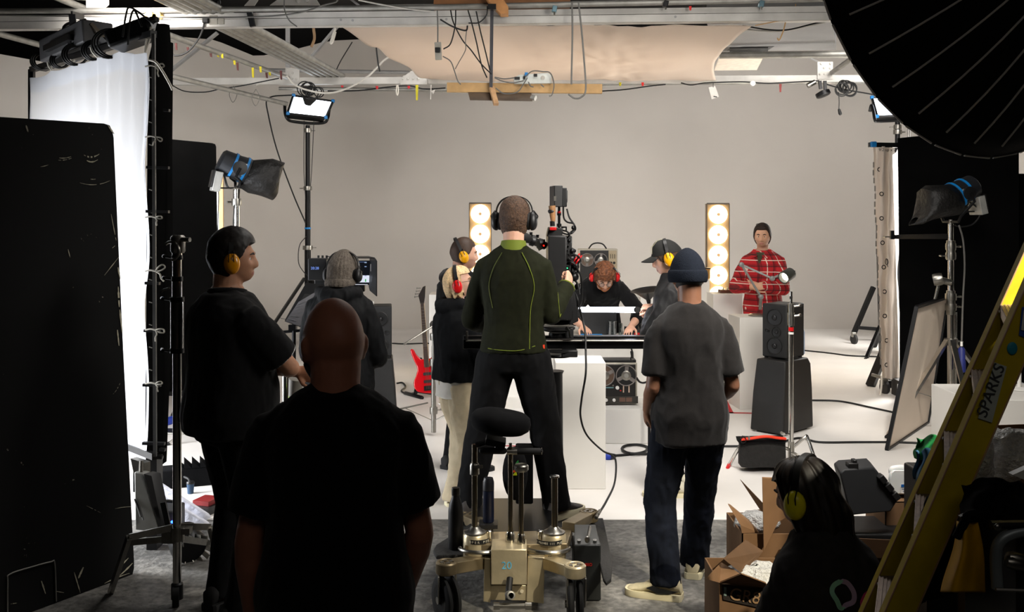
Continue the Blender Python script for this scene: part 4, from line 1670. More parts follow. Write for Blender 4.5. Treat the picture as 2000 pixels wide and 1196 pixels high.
MB().sheet(silk, 96, 70).build('silk_cloth', cloth('glowing_silk', (236, 238, 242), .6, 18), t, smooth=180)
mb = MB()
mb.sheet(lambda u, v: silk(u, v * .045) + V((.01, -.006, 0)), 96, 3)
mb.sheet(lambda u, v: silk(.965 + .035 * u, v) + V((.01, -.006, 0)), 3, 60)
mb.sheet(lambda u, v: silk(u, 1 - .05 * v) + V((.01, -.006, 0)), 60, 3)
mb.build('hem', cloth('silk_hem', (240, 241, 244), .3), t, smooth=180)
fr = [W(62, 136, 7.42), W(300, 66, 5.76), W(303, 892, 5.76), W(62, 800, 7.42)]
for a, b in ((0, 1), (1, 2), (2, 3), (3, 0)):
    MB().beam(fr[a], fr[b], .038 if a != 1 else .018, .038 if a != 1 else .018).build('frame_tube', M_BLKMET if a != 1 else mat('dull_grey_tube', (88, 88, 88), .5, .4), t)
for (x, y), (x2, y2) in zip(TIES[1:], ((93, 116), (139, 116), (177, 92), (229, 75), (296, 52))):
    dd = silk_d(x) - .02
    mb = MB().tube(spline([W(x, y, dd), W((x + x2) / 2 - 3, (y + y2) / 2, dd), W(x2, y2, dd)], 5), .006, 6)
    mb.tube(spline([W(x, y, dd), W((x + x2) / 2 + 4, (y + y2) / 2 - 2, dd), W(x2 + 6, y2 + 4, dd)], 5), .005, 6)
    mb.build('tie_cord', M_ROPE, t)
random.seed(9)
for y in (130, 268, 425, 530, 645, 750):
    dd = 5.74
    k = random.uniform(.55, .95)
    a = random.uniform(-.5, .8)
    mr = mat('dull_cord', (150, 146, 136), .85)
    L = lambda dx, dy, e_: W(304 + (dx * math.cos(a) - dy * math.sin(a)) * k, y + (dx * math.sin(a) + dy * math.cos(a)) * k, dd - e_)
    mb = MB().tube(spline([W(284, y, dd), W(294, y - 2, dd - .02), W(304, y, dd - .03)], 4), .005, 6)
    mb.tube(spline([L(0, 0, .03), L(9, -6, .04), L(19, -7, .04), L(22, 0, .04), L(12, 3, .04), L(1, 1, .03)], 5), .0045, 6)
    mb.tube(spline([L(0, 0, .03), L(6, 9, .04), L(5, 18, .04), L(8, 27, .03)], 5), .0045, 6)
    mb.build('tie_cord', mr, t)
cable('rope', [W(292, 117, 5.70), W(305, 122, 5.68), W(318, 140, 5.67), W(332, 165, 5.66), W(337, 176, 5.66)], .007, M_ROPE, parent=t)
# black flag board fixed beside the frame
t = thing('black_flag', 'narrow tall black flag board beside the glowing cloth', 'flag', W(310, 416, 5.9) - V((0, 0, CAMH)))
q = [W(289, 120, 5.84), W(306, 46, 5.84), W(322, 46, 5.9), W(324, 80, 5.9), W(329, 82, 5.92), W(327, 300, 5.92), W(329, 560, 5.92), W(316, 905, 5.92), W(283, 930, 5.84)]
MB().prism(q, (.015, .04, 0)).build('board', M_FLAG, t)
for y, x0, x1 in ((327, 287, 330), (413, 286, 330), (553, 284, 312), (646, 282, 312), (752, 280, 314), (866, 279, 322), (878, 312, 323), (893, 300, 318), (215, 320, 331)):
    MB().beam(W(x0, y, 5.80), W(x1, y + 1, 5.80), .03, .016).build('spring_clip', M_BLKPLAS, t)
for k in range(14):
    y = 150 + k * 44
    MB().tube([W(291, y, 5.80), W(297, y + 2, 5.80)], .003, 5).build('eyelet', M_GREYMET, t)
# black wood foot holding the flag and frame off the floor
o = MB().box((q[8] + V((.05, .02, -.2))) * 1.0, (.06, .10, .62)).build('stand_post', M_BLKPLAS)
o.data.transform(Matrix.Identity(4)); tag(o, 'short dark post under the glowing cloth frame', 'post')
o.location.z += 0

# hanging fixture above the silk
t = thing('hanging_softlight', 'grey box light hung from the near truss above the white cloth', 'light', W(150, 85, 6.9))
ax = (W(190, 62, 6.7) - W(104, 102, 7.1))
x, y_, z_ = frame_of(ax)
R_ = rotm(x, y_, z_)
c = W(148, 84, 6.9)
MB().box(c, (.22, .16, ax.length), R_).build('housing', mat('grey_housing', (84, 84, 86), .55, .2), t, bevel=.012)
MB().beam(c + R_ @ V((.0, -.02, -.17)), c + R_ @ V((.0, -.02, .19)), .30, .04).build('vent_strip', M_BLKMET, t)
MB().tube(spline([c + R_ @ V((0, .09, -.17)), c + R_ @ V((0, .15, -.15)), c + R_ @ V((0, .15, -.03)), c + R_ @ V((0, .09, -.01))], 4), .012, 6).build('handle', M_BLKMET, t)
MB().beam(W(141, 28, 6.75), W(146, 88, 6.75), .045, .012).beam(W(162, 36, 7.1), W(160, 80, 7.1), .045, .012).beam(W(140, 28, 6.75), W(163, 34, 7.1), .012, .045).build('yoke', mat('grey_yoke', (62, 62, 64), .5, .3), t)
MB().lathe([(.04, 0), (.04, .03), (.015, .035), (.015, .05)], W(147, 84, 6.76), (0, -1, 0), 14).build('knob', M_BLKPLAS, t)
P4 = [W(176, 47, 6.65), W(206, 78, 6.65), W(200, 84, 6.7), W(168, 56, 6.7)]
MB().prism(P4, (.01, .01, .015)).build('barn_door', mat('pale_barn_door', (132, 122, 108), .6), t)
P4 = [W(70, 128, 7.3), W(200, 72, 6.3), W(212, 84, 6.3), W(74, 138, 7.3)]
o = MB().prism(P4, (.03, .06, .0)).build('batten', M_BLKMET); tag(o, 'dark batten along the top of the glowing cloth frame', 'batten')
for px, py, rr, lb in ((80, 118, .07, 'black cable loop at the far top corner of the cloth frame'), (116, 117, .06, 'black cable loop hooked on the batten, second from the far corner'), (146, 106, .08, 'black cable loop hooked on the batten above the cloth middle'), (213, 85, .10, 'black cable coil hooked near the near end of the batten'), (182, 98, .07, 'black clamp loop on the batten, second from the near end')):
    dd = silk_d(px) - .02
    mb = MB()
    for k in range(3):
        mb.torus(W(px + k * 2, py + k, dd), rr * (1 - .1 * k), .007, (.2 + .2 * k, -1, .3), 24, 6)
    tag(mb.build('cable_loop', M_CABLE), lb, 'cable')
t = thing('tube_bracket', 'black bracket fixture at the top of the narrow flag with cables draped over it', 'bracket', W(275, 62, 5.9))
MB().box(W(262, 68, 5.95), (.28, .22, .11), Ry(-.35)).build('housing', M_BLKMET, t, bevel=.02)
MB().tube(spline([W(250, 88, 5.8), W(253, 45, 5.8), W(262, 20, 5.85), W(277, 52, 5.75)], 6), .006, 6).tube(spline([W(240, 72, 5.8), W(246, 30, 5.8), W(256, 15, 5.85), W(300, 46, 5.75)], 6), .006, 6).build('cable', M_CABLE, t)
MB().lathe([(.03, 0), (.03, .02), (.012, .03)], W(301, 42, 5.85), (0, 0, 1), 12).tube([W(301, 42, 5.85), W(301, 30, 5.9)], .012).build('spigot', M_BLKMET, t)
o = MB().box(W(301, 27, 9.5), (.16, .05, .05)).lathe([(.035, -.04), (.035, .04)], W(294, 30, 9.46), (0, -1, 0), 14).lathe([(.035, -.04), (.035, .04)], W(309, 30, 9.46), (0, -1, 0), 14).build('girder_clamp', mat('brass_plating', (170, 140, 60), .35, .9)); tag(o, 'brass coloured double clamp on the near tube above the flag', 'clamp')

# black flat behind, and the lit board behind that
t = thing('black_flat', 'tall matt black flat standing behind the narrow flag', 'flat', V((W(370, 416, 10.9).x, 10.9, 0)))
q = [W(290, 268, 10.6), W(408, 279, 10.95), W(414, 281, 10.95), W(416, 286, 10.95), W(421, 640, 10.95), W(421, 752, 10.95), W(290, 775, 10.6)]
MB().prism(q, (.02, .05, 0)).build('panel', M_FLAG, t)
MB().box((q[5] + q[6]) / 2 + V((.1, .1, -.06)), (.5, .4, .13)).build('foot', M_BLKPLAS, t)
t = thing('bounce_board', 'white board with a timber edge showing past the black flat', 'board', V((W(425, 416, 12).x, 12, 0)))
MB().prism([W(395, 330, 12.4), W(430, 345, 11.8), W(432, 700, 11.8), W(395, 690, 12.4)], (.01, .02, 0)).build('face', M_WHITE, t)
MB().beam(W(432, 345, 11.78), W(433, 700, 11.78), .05, .03).build('timber_edge', M_WOOD, t)
cable('cable', [W(424, 345, 11.6), W(427, 380, 11.6), W(426, 420, 11.6), W(425, 470, 11.6)], .006, M_CABLE, 'cable hanging down in front of the white timber-edged board')
lamp('bounce_board_light', 'AREA', (W(395, 560, 11.2).x - .3, 10.95 + .35, 2.0), (W(415, 400, 12.1).x, 12.1, 2.0), 26, (.9, .94, 1.), .4, .8)


# ------------------------------------------------------------------ stands
def tee(mb, p, d, L=.05, r=.009):
    """Tee handle of a clamp."""
    d = V(d).normalized()
    mb.tube([p, p + d * L], r * .7, 8)
    x, y, z = frame_of(d)
    mb.tube([p + d * L - z * 0 - x * .028, p + d * L + x * .028], r, 8)


def combo_stand(name, label, cat, base, segs, legr=.45, legz=.62, footz=.03, mtl=None, leg0=.3, knobs=(), ang=(95, 215, 335), legw=.028, group=None):
    """Telescopic stand: segs = list of (z0, z1, radius); three sloping legs with braces."""
    t = thing(name, label, cat, base, group)
    m = mtl or M_CHROME
    b = V(base)
    for z0, z1, r in segs:
        MB().tube([b + V((0, 0, z0)), b + V((0, 0, z1))], r, 16).build('column', m, t)
    for z, a, r in knobs:
        mb = MB().lathe([(r + .012, -.03), (r + .014, 0), (r + .012, .03)], b + V((0, 0, z)), (0, 0, 1), 16)
        tee(mb, b + V((math.cos(a) * r, math.sin(a) * r, z)), (math.cos(a), math.sin(a), 0), .055)
        mb.build('clamp_collar', M_STEEL, t)
    for a in ang:
        a = math.radians(a)
        u = V((math.cos(a), math.sin(a), 0))
        top, ft = b + u * .05 + V((0, 0, legz)), b + u * legr + V((0, 0, footz))
        lg = MB().beam(top, ft, legw, legw * .7).build('leg', m, t)
        MB().capsule([ft + V((0, 0, .0)), ft + u * .03 + V((0, 0, -.012))], [.018, .016], 10).build('rubber_foot', M_RUBBER, lg)
        MB().beam(b + V((0, 0, leg0)), top * .45 + ft * .55, legw * .6, .006).build('brace', m, t)
    return t


# chrome wind-up stand in front of the narrow flag
d = 5.0
b = V((W(346, 416, d).x, d, 0))
t = thing('windup_stand', 'tall chrome wind-up stand with a worn sticker beside the person in the polo shirt', 'stand', b)
zz = lambda py: CAMH + (416 - py) * d / F
for y0, y1, r in ((1165, 690, .0215), (690, 585, .032), (585, 545, .025), (545, 505, .022), (505, 460, .024)):
    MB().tube([b + V((0, 0, zz(y0))), b + V((.0, 0, zz(y1)))], r, 20).build('column', M_CHROME, t)
for y, r in ((685, .034), (585, .035), (545, .028), (503, .027)):
    mb = MB().lathe([(r * .7, -.012), (r, -.012), (r, .012), (r * .7, .012)], b + V((0, 0, zz(y))), (0, 0, 1), 18)
    tee(mb, b + V((-r, -.01, zz(y))), (-1, -.4, .2), .035)
    mb.build('clamp_collar', M_BLKMET, t)
MB().lathe([(.030, -.05), (.036, -.04), (.036, .03), (.026, .04)], b + V((.004, 0, zz(475))), (0, 0, 1), 20).torus(b + V((-.02, -.03, zz(490))), .045, .008, (.3, 1, 0), 24, 8, a0=.8, a1=4.6).lathe([(.012, 0), (.012, .05)], b + V((.03, -.02, zz(468))), (1, -.4, 0), 10).build('crank_head', M_STEEL, t)
MB().tube([b + V((-.03, -.02, zz(562))), b + V((-.06, -.03, zz(566))), b + V((-.075, -.03, zz(572)))], .006, 6).build('crank_handle', M_STEEL, t)
st = MB().sheet(lambda u, v: b + V((.0222 * math.sin((u - .5) * 2.4), -.0222 * math.cos((u - .5) * 2.4), zz(682) + (zz(640) - zz(682)) * v)), 8, 2).build('sticker', mat('grey_sticker', (150, 148, 142), .6, var=.2), t)
text('SHL', 'lettering', st, b + V((.011, -.0245, zz(668))), (0, 0, 1), (-1, 0, 0), .034, M_BLACK, .0006)
MB().torus(b + V((0, -.0235, zz(675))), .011, .003, (0, -1, 0), 20, 6).build('roundel', M_BLACK, st)
zc = zz(1048)
MB().lathe([(.03, -.02), (.036, -.02), (.036, .05), (.03, .05)], b + V((0, 0, zc)), (0, 0, 1), 16).box(b + V((-.035, 0, zc)), (.07, .05, .06)).box(b + V((.04, 0, zc + .03)), (.06, .05, .03)).build('leg_hub', M_STEEL, t)
for q0, q1 in ((b + V((-.02, -.02, zc + .05)), W(252, 1050, 4.85)), (b + V((-.02, .03, zc - .02)), W(255, 1060, 5.1)), (b + V((.02, 0, zc + .05)), W(410, 1030, 5.15)), (b + V((.02, .02, zc - .02)), W(402, 1060, 5.3))):
    MB().beam(q0, q1, .010, .032).build('leg_arm', M_STEEL, t)
for q0, q1 in ((W(252, 1050, 4.85), G(215, 1160)), (W(410, 1030, 5.15), G(440, 1150))):
    MB().beam(q0, q1, .022, .03).build('leg', M_STEEL, t)
MB().lathe([(.018, -.05), (.03, -.045), (.03, .03), (.02, .04)], b + V((0, 0, zz(1160) + .02)), (0, 0, 1), 12).build('foot_plug', M_BLKPLAS, t)
MB().lathe([(.05, -.016), (.05, .016)], b + V((.0, -.02, .05)), (1, .3, 0), 18).build('caster', M_RUBBER, t)


# film light with a black wrap
def film_light(label, c, fwd, up, k, stand, snoot, group=None):
    """Fresnel head: dark body with blue trim, side disc, driver box, yoke; snoot = points of the black foil in head coordinates."""
    f = V(fwd).normalized()
    x = f.cross(V(up)).normalized()
    u = x.cross(f)
    T = lambda p: V(c) + (x * p[0] + f * p[1] + u * p[2]) * k
    R = rotm(x, f, u)
    t = thing('film_light', label, 'light', c)
    rings = []
    for y, r in ((-.20, .10), (-.18, .125), (-.02, .14), (.06, .155), (.10, .155), (.12, .145)):
        rings.append([T((r * math.cos(2 * PI * j / 28) * 1.05, y, max(-.11, r * math.sin(2 * PI * j / 28)))) for j in range(28)])
    MB().loft(rings).build('housing', mat('light_body', (34, 36, 40), .5, .2), t)
    mb = MB()
    for y, r in ((.062, .160), (-.06, .146)):
        mb.loft([[T((r * 1.05 * math.cos(2 * PI * j / 28) * s_, y + dy, max(-.115, r * math.sin(2 * PI * j / 28) * s_))) for j in range(28)] for dy, s_ in ((-.012, .97), (-.012, 1.0), (.012, 1.0), (.012, .97))])
    mb.build('blue_trim', M_BLUE, t)
    for s in (-1, 1):
        MB().lathe([(.06, 0), (.06, .03), (.03, .034)], T((s * .15, 0, 0)), x * s, 18).build('side_disc', M_BLKPLAS, t)
        MB().prism([T((s * .148, -.05, -.06)), T((s * .148, .05, -.06)), T((s * .148, .05, .07)), T((s * .148, -.05, .05))], x * s * .012 * k).build('side_plate', mat('silver_plate', (176, 176, 172), .4, .5), t)
    MB().box(T((0, -.13, -.21)), (.22 * k, .08 * k, .20 * k), R @ Rx(.25)).build('driver_box', mat('silver_plate2', (168, 168, 164), .5, .2), t, bevel=.006)
    MB().box(T((0, -.18, -.20)), (.20 * k, .03 * k, .18 * k), R @ Rx(.25)).build('driver_cover', M_BLKPLAS, t, bevel=.006)
    y0 = V(stand) + V((0, 0, .03))
    pl = [T((-.19, 0, 0)), T((-.19, 0, -.10)), y0 + x * -.17 * k + V((0, 0, .05)), y0 + x * -.13 * k, y0 + x * .13 * k, y0 + x * .17 * k + V((0, 0, .05)), T((.19, 0, -.10)), T((.19, 0, 0))]
    MB().tube(pl, .013, 8).build('yoke', M_BLKMET, t)
    MB().tube([y0 + V((0, 0, -.10)), y0 + V((0, 0, .02))], .016, 10).build('spigot', M_STEEL, t)
    mb = MB()
    random.seed(5)
    for i in range(5):
        a = random.uniform(-.1, .1)
        mb.tube(spline([T((a, -.1, -.12)), T((a + .05, -.02, -.22)), T((a - .04, .04, -.20)), T((a, -.12, -.28))], 5), .006, 6)
    mb.build('cable', M_CABLE, t)
    rg = []
    for y, hx, hz, cz, sh in snoot:
        ring = []
        for j in range(40):
            a = 2 * PI * j / 40
            q = V((hx * math.copysign(abs(math.cos(a)) ** .8, math.cos(a)), y + sh * math.sin(a), cz + hz * math.copysign(abs(math.sin(a)) ** .8, math.sin(a))))
            q += V((0, 0, 1)) * .02 * noise.noise(q * 9) + V((1, 0, 0)) * .015 * noise.noise(q * 14)
            ring.append(T(q))
        rg.append(ring)
    MB().loft(rg, False).build('foil_snoot', mat('black_foil', (30, 29, 28), .5, .25, var=.3, scale=12, bump=.6, bscale=30), t, smooth=50, solid=.003)
    return t


sb = V((W(462, 416, 8.6).x, 8.6, 0))
combo_stand('light_stand', 'chrome stand carrying the foil-wrapped light left of centre', 'stand', sb, [(.12, 1.3, .019), (1.25, 1.72, .0165), (1.70, W(462, 382, 8.6).z, .026), (W(462, 400, 8.6).z, W(462, 370, 8.6).z, .030)], .55, .42, .02, ang=(200, 320, 80), knobs=((W(0, 395, 8.6).z, 2.6, .03),))
film_light('film light wrapped in black foil on a chrome stand near the glowing cloth', W(464, 330, 8.6), (.80, .35, -.42), (0, 0, 1), .84, W(464, 372, 8.6),
           [(.10, .165, .16, 0, 0), (.20, .18, .20, .05, .07), (.30, .20, .22, .05, .10), (.38, .17, .12, -.02, .04), (.46, .10, .05, -.08, .0)])
cable('cable', [W(458, 400, 8.5), W(456, 440, 8.5), W(457, 500, 8.5)], .006, M_CABLE, 'thin cable running down the chrome stand left of centre')


# soft panel lights on tall black stands
def panel_light(label, corners, d, post_px, bot_y, yoke, cable_pts=None):
    """corners: pixel quad of the face (tl, tr, br, bl) with depths."""
    P = [W(*q) for q in corners]
    c = sum(P, V()) / 4
    t = thing('panel_light', label, 'light', c)
    n = (P[1] - P[0]).cross(P[3] - P[0]).normalized()
    if n.y > 0:
        n = -n
    MB().prism([c + (p - c) * .97 for p in P], -n * -.004).build('diffuser', glow('panel_glow', (236, 244, 255), 5.0), t)
    mb = MB()
    for i in range(4):
        mb.beam(P[i], P[(i + 1) % 4], .028, .03)
    mb.prism([p - n * .12 for p in P], n * .10)
    mb.build('housing', M_BLKMET, t)
    for p in P:
        MB().box(p + n * .008, (.05, .04, .05)).build('blue_corner', M_BLUE, t, bevel=.01)
    MB().tube(spline([W(*q) for q in yoke], 5), .022, 8).build('yoke', M_BLKMET, t)
    return t


d = 14.5
panel_light('glowing white panel light on the tall black stand at left', [(573, 187, 14.3), (650, 198, 14.6), (636, 230, 14.4), (562, 222, 14.1)], d, 601, 680,
            [(556, 200, 14.3), (557, 222, 14.2), (563, 234, 14.2), (575, 238, 14.3), (605, 241, 14.4), (632, 240, 14.5), (640, 232, 14.5), (643, 216, 14.6)])
sb = V((W(601, 416, d).x, d, 0))
z_ = lambda y: CAMH + (416 - y) * d / F
t = combo_stand('light_stand', 'tall black crank stand with a blue tape band under the left panel light', 'stand', sb, [(.15, z_(480), .046), (z_(500), z_(366), .040), (z_(372), z_(245), .034)], .78, 1.02, .02, M_BLKMET, leg0=.35, ang=(215, 330, 95), legw=.05, knobs=((z_(368), 3.0, .05), (z_(484), .2, .06), (z_(255), .4, .04)))
MB().lathe([(.047, -.012), (.047, .012)], sb + V((0, 0, z_(446))), (0, 0, 1), 16).build('tape_band', M_BLUE, t)
cable('cable', [W(520, 195, 14.3), W(522, 215, 14.3), W(540, 290, 14.3), W(572, 378, 14.35), W(597, 436, 14.4)], .010, M_CABLE, 'black cable slung from the tube down to the tall black stand')
cable('cable', [W(520, 195, 14.3), W(535, 188, 14.2), W(570, 186, 14.1)], .010, M_CABLE, 'short black cable from the tube to the left panel light')
for dx, lb in ((-8, 'thin wire left of the tall black stand, tight against its post'), (11, 'thin wire hanging right of the tall black stand')):
    cable('wire', [W(602 + dx, 236, 14.4), W(600 + dx * .8, 330, 14.4), W(600 + dx * .4, 390, 14.4)], .005, M_CABLE, lb)
cable('cable', [W(598, 462, 14.3), W(585, 480, 14.2), W(583, 512, 14.2), W(592, 530, 14.2), W(602, 540, 14.2)], .006, M_CABLE, 'looped cable beside the tall black stand post')

# floor-standing junk at lower left
t = thing('led_panel', 'grey light panel with vent slots leaning beside the big black board', 'light', G(290, 1050))
P4 = [W(262, 922, 5.65), W(280, 925, 5.65), W(312, 1040, 5.6), W(264, 1036, 5.6)]
MB().prism(P4, (.02, .05, 0)).build('housing', mat('grey_casing', (140, 140, 136), .5, .2), t, bevel=.006)
MB().prism([W(281, 926, 5.64), W(296, 930, 5.66), W(318, 1036, 5.6), W(312, 1040, 5.6)], (.03, .06, 0)).build('side', M_BLKPLAS, t)
mb = MB()
for a, b_ in (((263, 975), (275, 1010)), ((267, 974), (280, 1016)), ((281, 1026), (288, 1042)), ((278, 1028), (284, 1042))):
    mb.beam(W(*a, 5.63), W(*b_, 5.59), .008, .006)
mb.build('vent_slots', M_BLACK, t)
MB().prism([W(255, 896, 5.7), W(282, 905, 5.7), W(282, 932, 5.68), W(262, 930, 5.68)], (.02, .04, 0)).tube([W(276, 900, 5.68), W(274, 940, 5.66)], .012).build('bracket', M_STEEL, t)
for i, (P4, lb) in enumerate((([(288, 935), (300, 936), (402, 1003), (398, 1018), (340, 990)], 'white folded sheet on top of the pile by the chrome stand'), ([(294, 960), (312, 966), (400, 1018), (396, 1036), (330, 1012), (300, 985)], 'wide white folded sheet lower in the pile by the chrome stand'))):
    o = MB().prism([W(x, y, 6.35 - .1 * i) for x, y in P4], (.02, .06, -.03)).build('folded_sheet', mat('folded_white_sheet', (222, 224, 236), .7, var=.15, scale=20, bump=.5, bscale=25), bevel=.012); tag(o, lb, 'sheet')
t = thing('power_box', 'black power box with small blue and amber lamps under the folded sheets', 'box', G(330, 1045))
MB().box(V((W(326, 416, 6.1).x, 6.1, .09)), (.16, .2, .16)).build('case', M_BLKPLAS, t, bevel=.01)
MB().ell(W(336, 1020, 5.97), (.008, .008, .008)).build('indicator', glow('blue_indicator', (30, 70, 255), 14), t)
MB().ell(W(328, 1020, 5.97), (.006, .004, .004)).build('indicator', glow('amber_indicator', (255, 180, 30), 3), t)
cable('cable', [W(314, 1022, 5.9), W(313, 990, 5.85), W(322, 980, 5.85), W(338, 980, 5.9)], .010, M_CABLE, 'thick cable looping out of the black power box')
t = thing('case', 'long low black case with a ribbed top behind the chrome stand', 'case', G(350, 960))
P4 = [G(300, 962), G(396, 940), G(398, 932), G(302, 948)]
q = V((G(350, 950).x, G(350, 950).y, 0))
R_ = Rz(.35)
MB().box(q + V((0, 0, .07)), (.62, .16, .14), R_).build('body', M_BLKFAB, t, bevel=.01)
mb = MB()
for k in range(6):
    mb.prism([q + R_ @ V((-.02 + .055 * k, -.08, .14)), q + R_ @ V((.03 + .055 * k, -.08, .14)), q + R_ @ V((-.02 + .055 * k, -.08, .19))], R_ @ V((0, .16, 0)))
mb.build('ribs', M_BLKFAB, t)
t = thing('paper_cup', 'small blue cup with a dark lid on the white floor', 'cup', G(372, 966))
q = G(372, 966)
MB().lathe([(.020, 0), (.026, .075)], q, n=18).build('cup', mat('blue_card', (24, 54, 82), .6), t)
MB().lathe([(.028, .075), (.028, .085), (.024, .092)], q, n=18).build('lid', M_BLKPLAS, t)
cable('cable', [W(371, 944, 6.9), W(368, 936, 6.95), W(360, 932, 7.0)], .008, M_CABLE, 'short black lead looping above the blue cup')
o = MB().box(G(398, 1000) + V((.02, 0, .032)), (.16, .22, .05), Rz(-.3)).build('tool_tray', M_BLKPLAS); tag(o, 'black tray half hidden behind the polo shirt person', 'tray')
o = MB().box(G(398, 1000) + V((.02, .0, .074)), (.12, .14, .03), Rz(-.3)).build('red_tool', mat('dark_red_plastic', (110, 16, 18), .5)); tag(o, 'red block lying in the black tray', 'tool')
t = thing('ribbed_lamp', 'dark lamp head with a ribbed heatsink on the concrete by the chrome stand', 'lamp', G(350, 1110))
q = G(352, 1112) + V((0, .12, .10))
MB().lathe([(.055, -.10), (.09, -.08), (.10, .02), (.085, .06)], q, (.5, -.6, -.35), 20).build('housing', M_BLKMET, t)
mb = MB()
ax = V((.5, -.6, -.35)).normalized()
x, y_, _ = frame_of(ax)
for k in range(14):
    a = 2 * PI * k / 14
    e_ = x * math.cos(a) + y_ * math.sin(a)
    mb.beam(q + ax * .01 + e_ * .06, q + ax * .09 + e_ * .11, .006, .03)
mb.build('heatsink_fins', M_STEEL, t)
MB().beam(q + V((-.09, 0, .02)), q + V((-.13, -.02, .24)), .03, .012).build('arm', M_BLKMET, t)
# floor clutter behind the black flat
for pts, r, lb in (([G(335, 812), W(345, 795, 9.3), W(352, 800, 9.2), G(362, 825)], .012, 'black cable looping on the white floor behind the chrome stand'), ([W(385, 780, 9.0), W(386, 800, 9.0), W(394, 815, 9.0)], .010, 'black cable hanging by the chrome stand leg')):
    cable('cable', pts, r, M_CABLE, lb)
o = MB().capsule([G(318, 834) + V((0, 0, .035)), G(338, 828) + V((0, 0, .035))], [.035, .04], 14).build('connector', mat('blue_connector', (30, 60, 170), .5)); tag(o, 'blue mains connector lying by the far stand foot', 'connector')
o = MB().box(G(334, 846) + V((0, .0, .012)), (.30, .18, .024)).build('base_plate', M_STEEL, bevel=.008); tag(o, 'pale metal base plate on the white floor', 'plate')


# ------------------------------------------------------------------ the set: plinths, table, lights, recorders
M_PLINTH = mat('white_plinth_paint', (216, 213, 207), .6, var=.03, scale=3)


def plinth(label, x0, x1, d, ztop, depth=.36, rot=0., name='plinth', z0=.006):
    """White box whose front face spans picture columns x0..x1 at depth d."""
    xa, xb = (x0 - 1000) * d / F, (x1 - 1000) * d / F
    w = xb - xa
    R_ = Rz(rot)
    c = V(((xa + xb) / 2, d, 0)) + R_ @ V((0, depth / 2, 0))
    o = MB().box(c + V((0, 0, (ztop + z0) / 2)), (w, depth, ztop - z0), R_).build(name, M_PLINTH, bevel=.004, loc=(c.x, c.y, z0))
    return tag(o, label, 'plinth')


plinth('tall white plinth in front of the table, beside the camera operator', 1085, 1183, 7.07, .905, .36)
plinth('white plinth under the grey desk lamp, in front of the plaid shirt person', 1444, 1513, 9.95, .925, .36, .10)
plinth('white plinth carrying the small wooden pedal, left of the plaid shirt person', 1393, 1450, 11.2, 1.055, .36)
plinth('white plinth half hidden behind the navy knitted hat, with a small brass box', 1364, 1386, 11.6, 1.19, .3)
plinth('white plinth behind the blonde person and the red bass guitar', 838, 905, 11.2, 1.05, .40)
plinth('white plinth under the distant reel recorder behind the bent person', 1136, 1204, 11.1, 1.155, .36)
o = MB().box((.63, 9.4, .43), (1.36, .80, .848)).build('table_block', M_PLINTH, bevel=.004); tag(o, 'wide white table block the bent person leans on', 'table')
o = MB().box((.55, 8.73, .155), (1.40, .54, .295)).build('low_platform', M_PLINTH, bevel=.004); tag(o, 'low white platform in front of the table under the reel recorder', 'platform')

# lamp towers
M_BULB = glow('warm_lamp_face', (255, 226, 172), 13.0)


def tower(label, px, d, wpx, ypx, first, step, n, rpx):
    k = d / F
    x = (px - 1000) * k
    zt = CAMH + (416 - ypx) * k
    t = thing('lamp_tower', label, 'lamp', (x, d, 0))
    w = wpx * k
    mp = mat('tower_board', (150, 128, 98), .5, var=.05)
    MB().box((x, d + .06, zt / 2 + .005), (w, .10, zt - .01)).build('cabinet', mp, t, bevel=.004)
    for i in range(n):
        c = V((x, d + .005, CAMH + (416 - first - i * step) * k))
        b = MB().lathe([(rpx * k * .98, 0), (rpx * k, .012), (rpx * k * .9, .028), (.001, .036)], c, (0, -1, 0), 28).build('lamp_face', M_BULB, t, smooth=180)
        MB().lathe([(.022, .034), (.022, .046), (.012, .048)], c, (0, -1, 0), 14).build('centre_cap', mat('warm_cap', (150, 120, 84), .5, emit=(255, 200, 140), estr=.5), b)
    mb = MB()
    for sx in (-1, 1):
        mb.beam((x + sx * w / 2, d - .0, .01), (x + sx * w / 2, d - .0, zt), .008, .02)
    mb.beam((x - w / 2, d, zt), (x + w / 2, d, zt), .008, .02)
    mb.build('edge_trim', mat('tower_trim', (70, 64, 58), .5), t)


tower('tall lamp tower glowing behind the plaid shirt person on the right side of the set', 1402.5, 13., 44, 398, 419, 39.6, 8, 18.2)
tower('glowing lamp tower half hidden behind the camera operator', 938, 13., 43, 397, 418, 39.2, 8, 18.2)

# light tube
a_, b_ = W(1133, 605, 8.0), W(1243, 605.5, 6.95)
t = thing('light_tube', 'glowing white light tube held level across the table by the person in the cap', 'light', (a_ + b_) / 2)
MB().tube([a_, b_], .020, 14).build('tube', glow('tube_glow', (235, 240, 255), 13), t)
MB().tube([a_ - (b_ - a_) * .0, a_ - (b_ - a_) * .05], .022, 14).build('end_cap', M_BLKPLAS, t)
MB().tube([b_, b_ + (b_ - a_) * .025], .021, 14).build('end_cap', M_BLKPLAS, t)
MB().beam(W(1150, 597, 7.9), W(1146, 601, 7.9), .02, .02).build('clip', M_STEEL, t)

# things on the table (top z = .854)
ZT = .854


def on_table(px, d):
    return V(((px - 1000) * d / F, d, ZT))


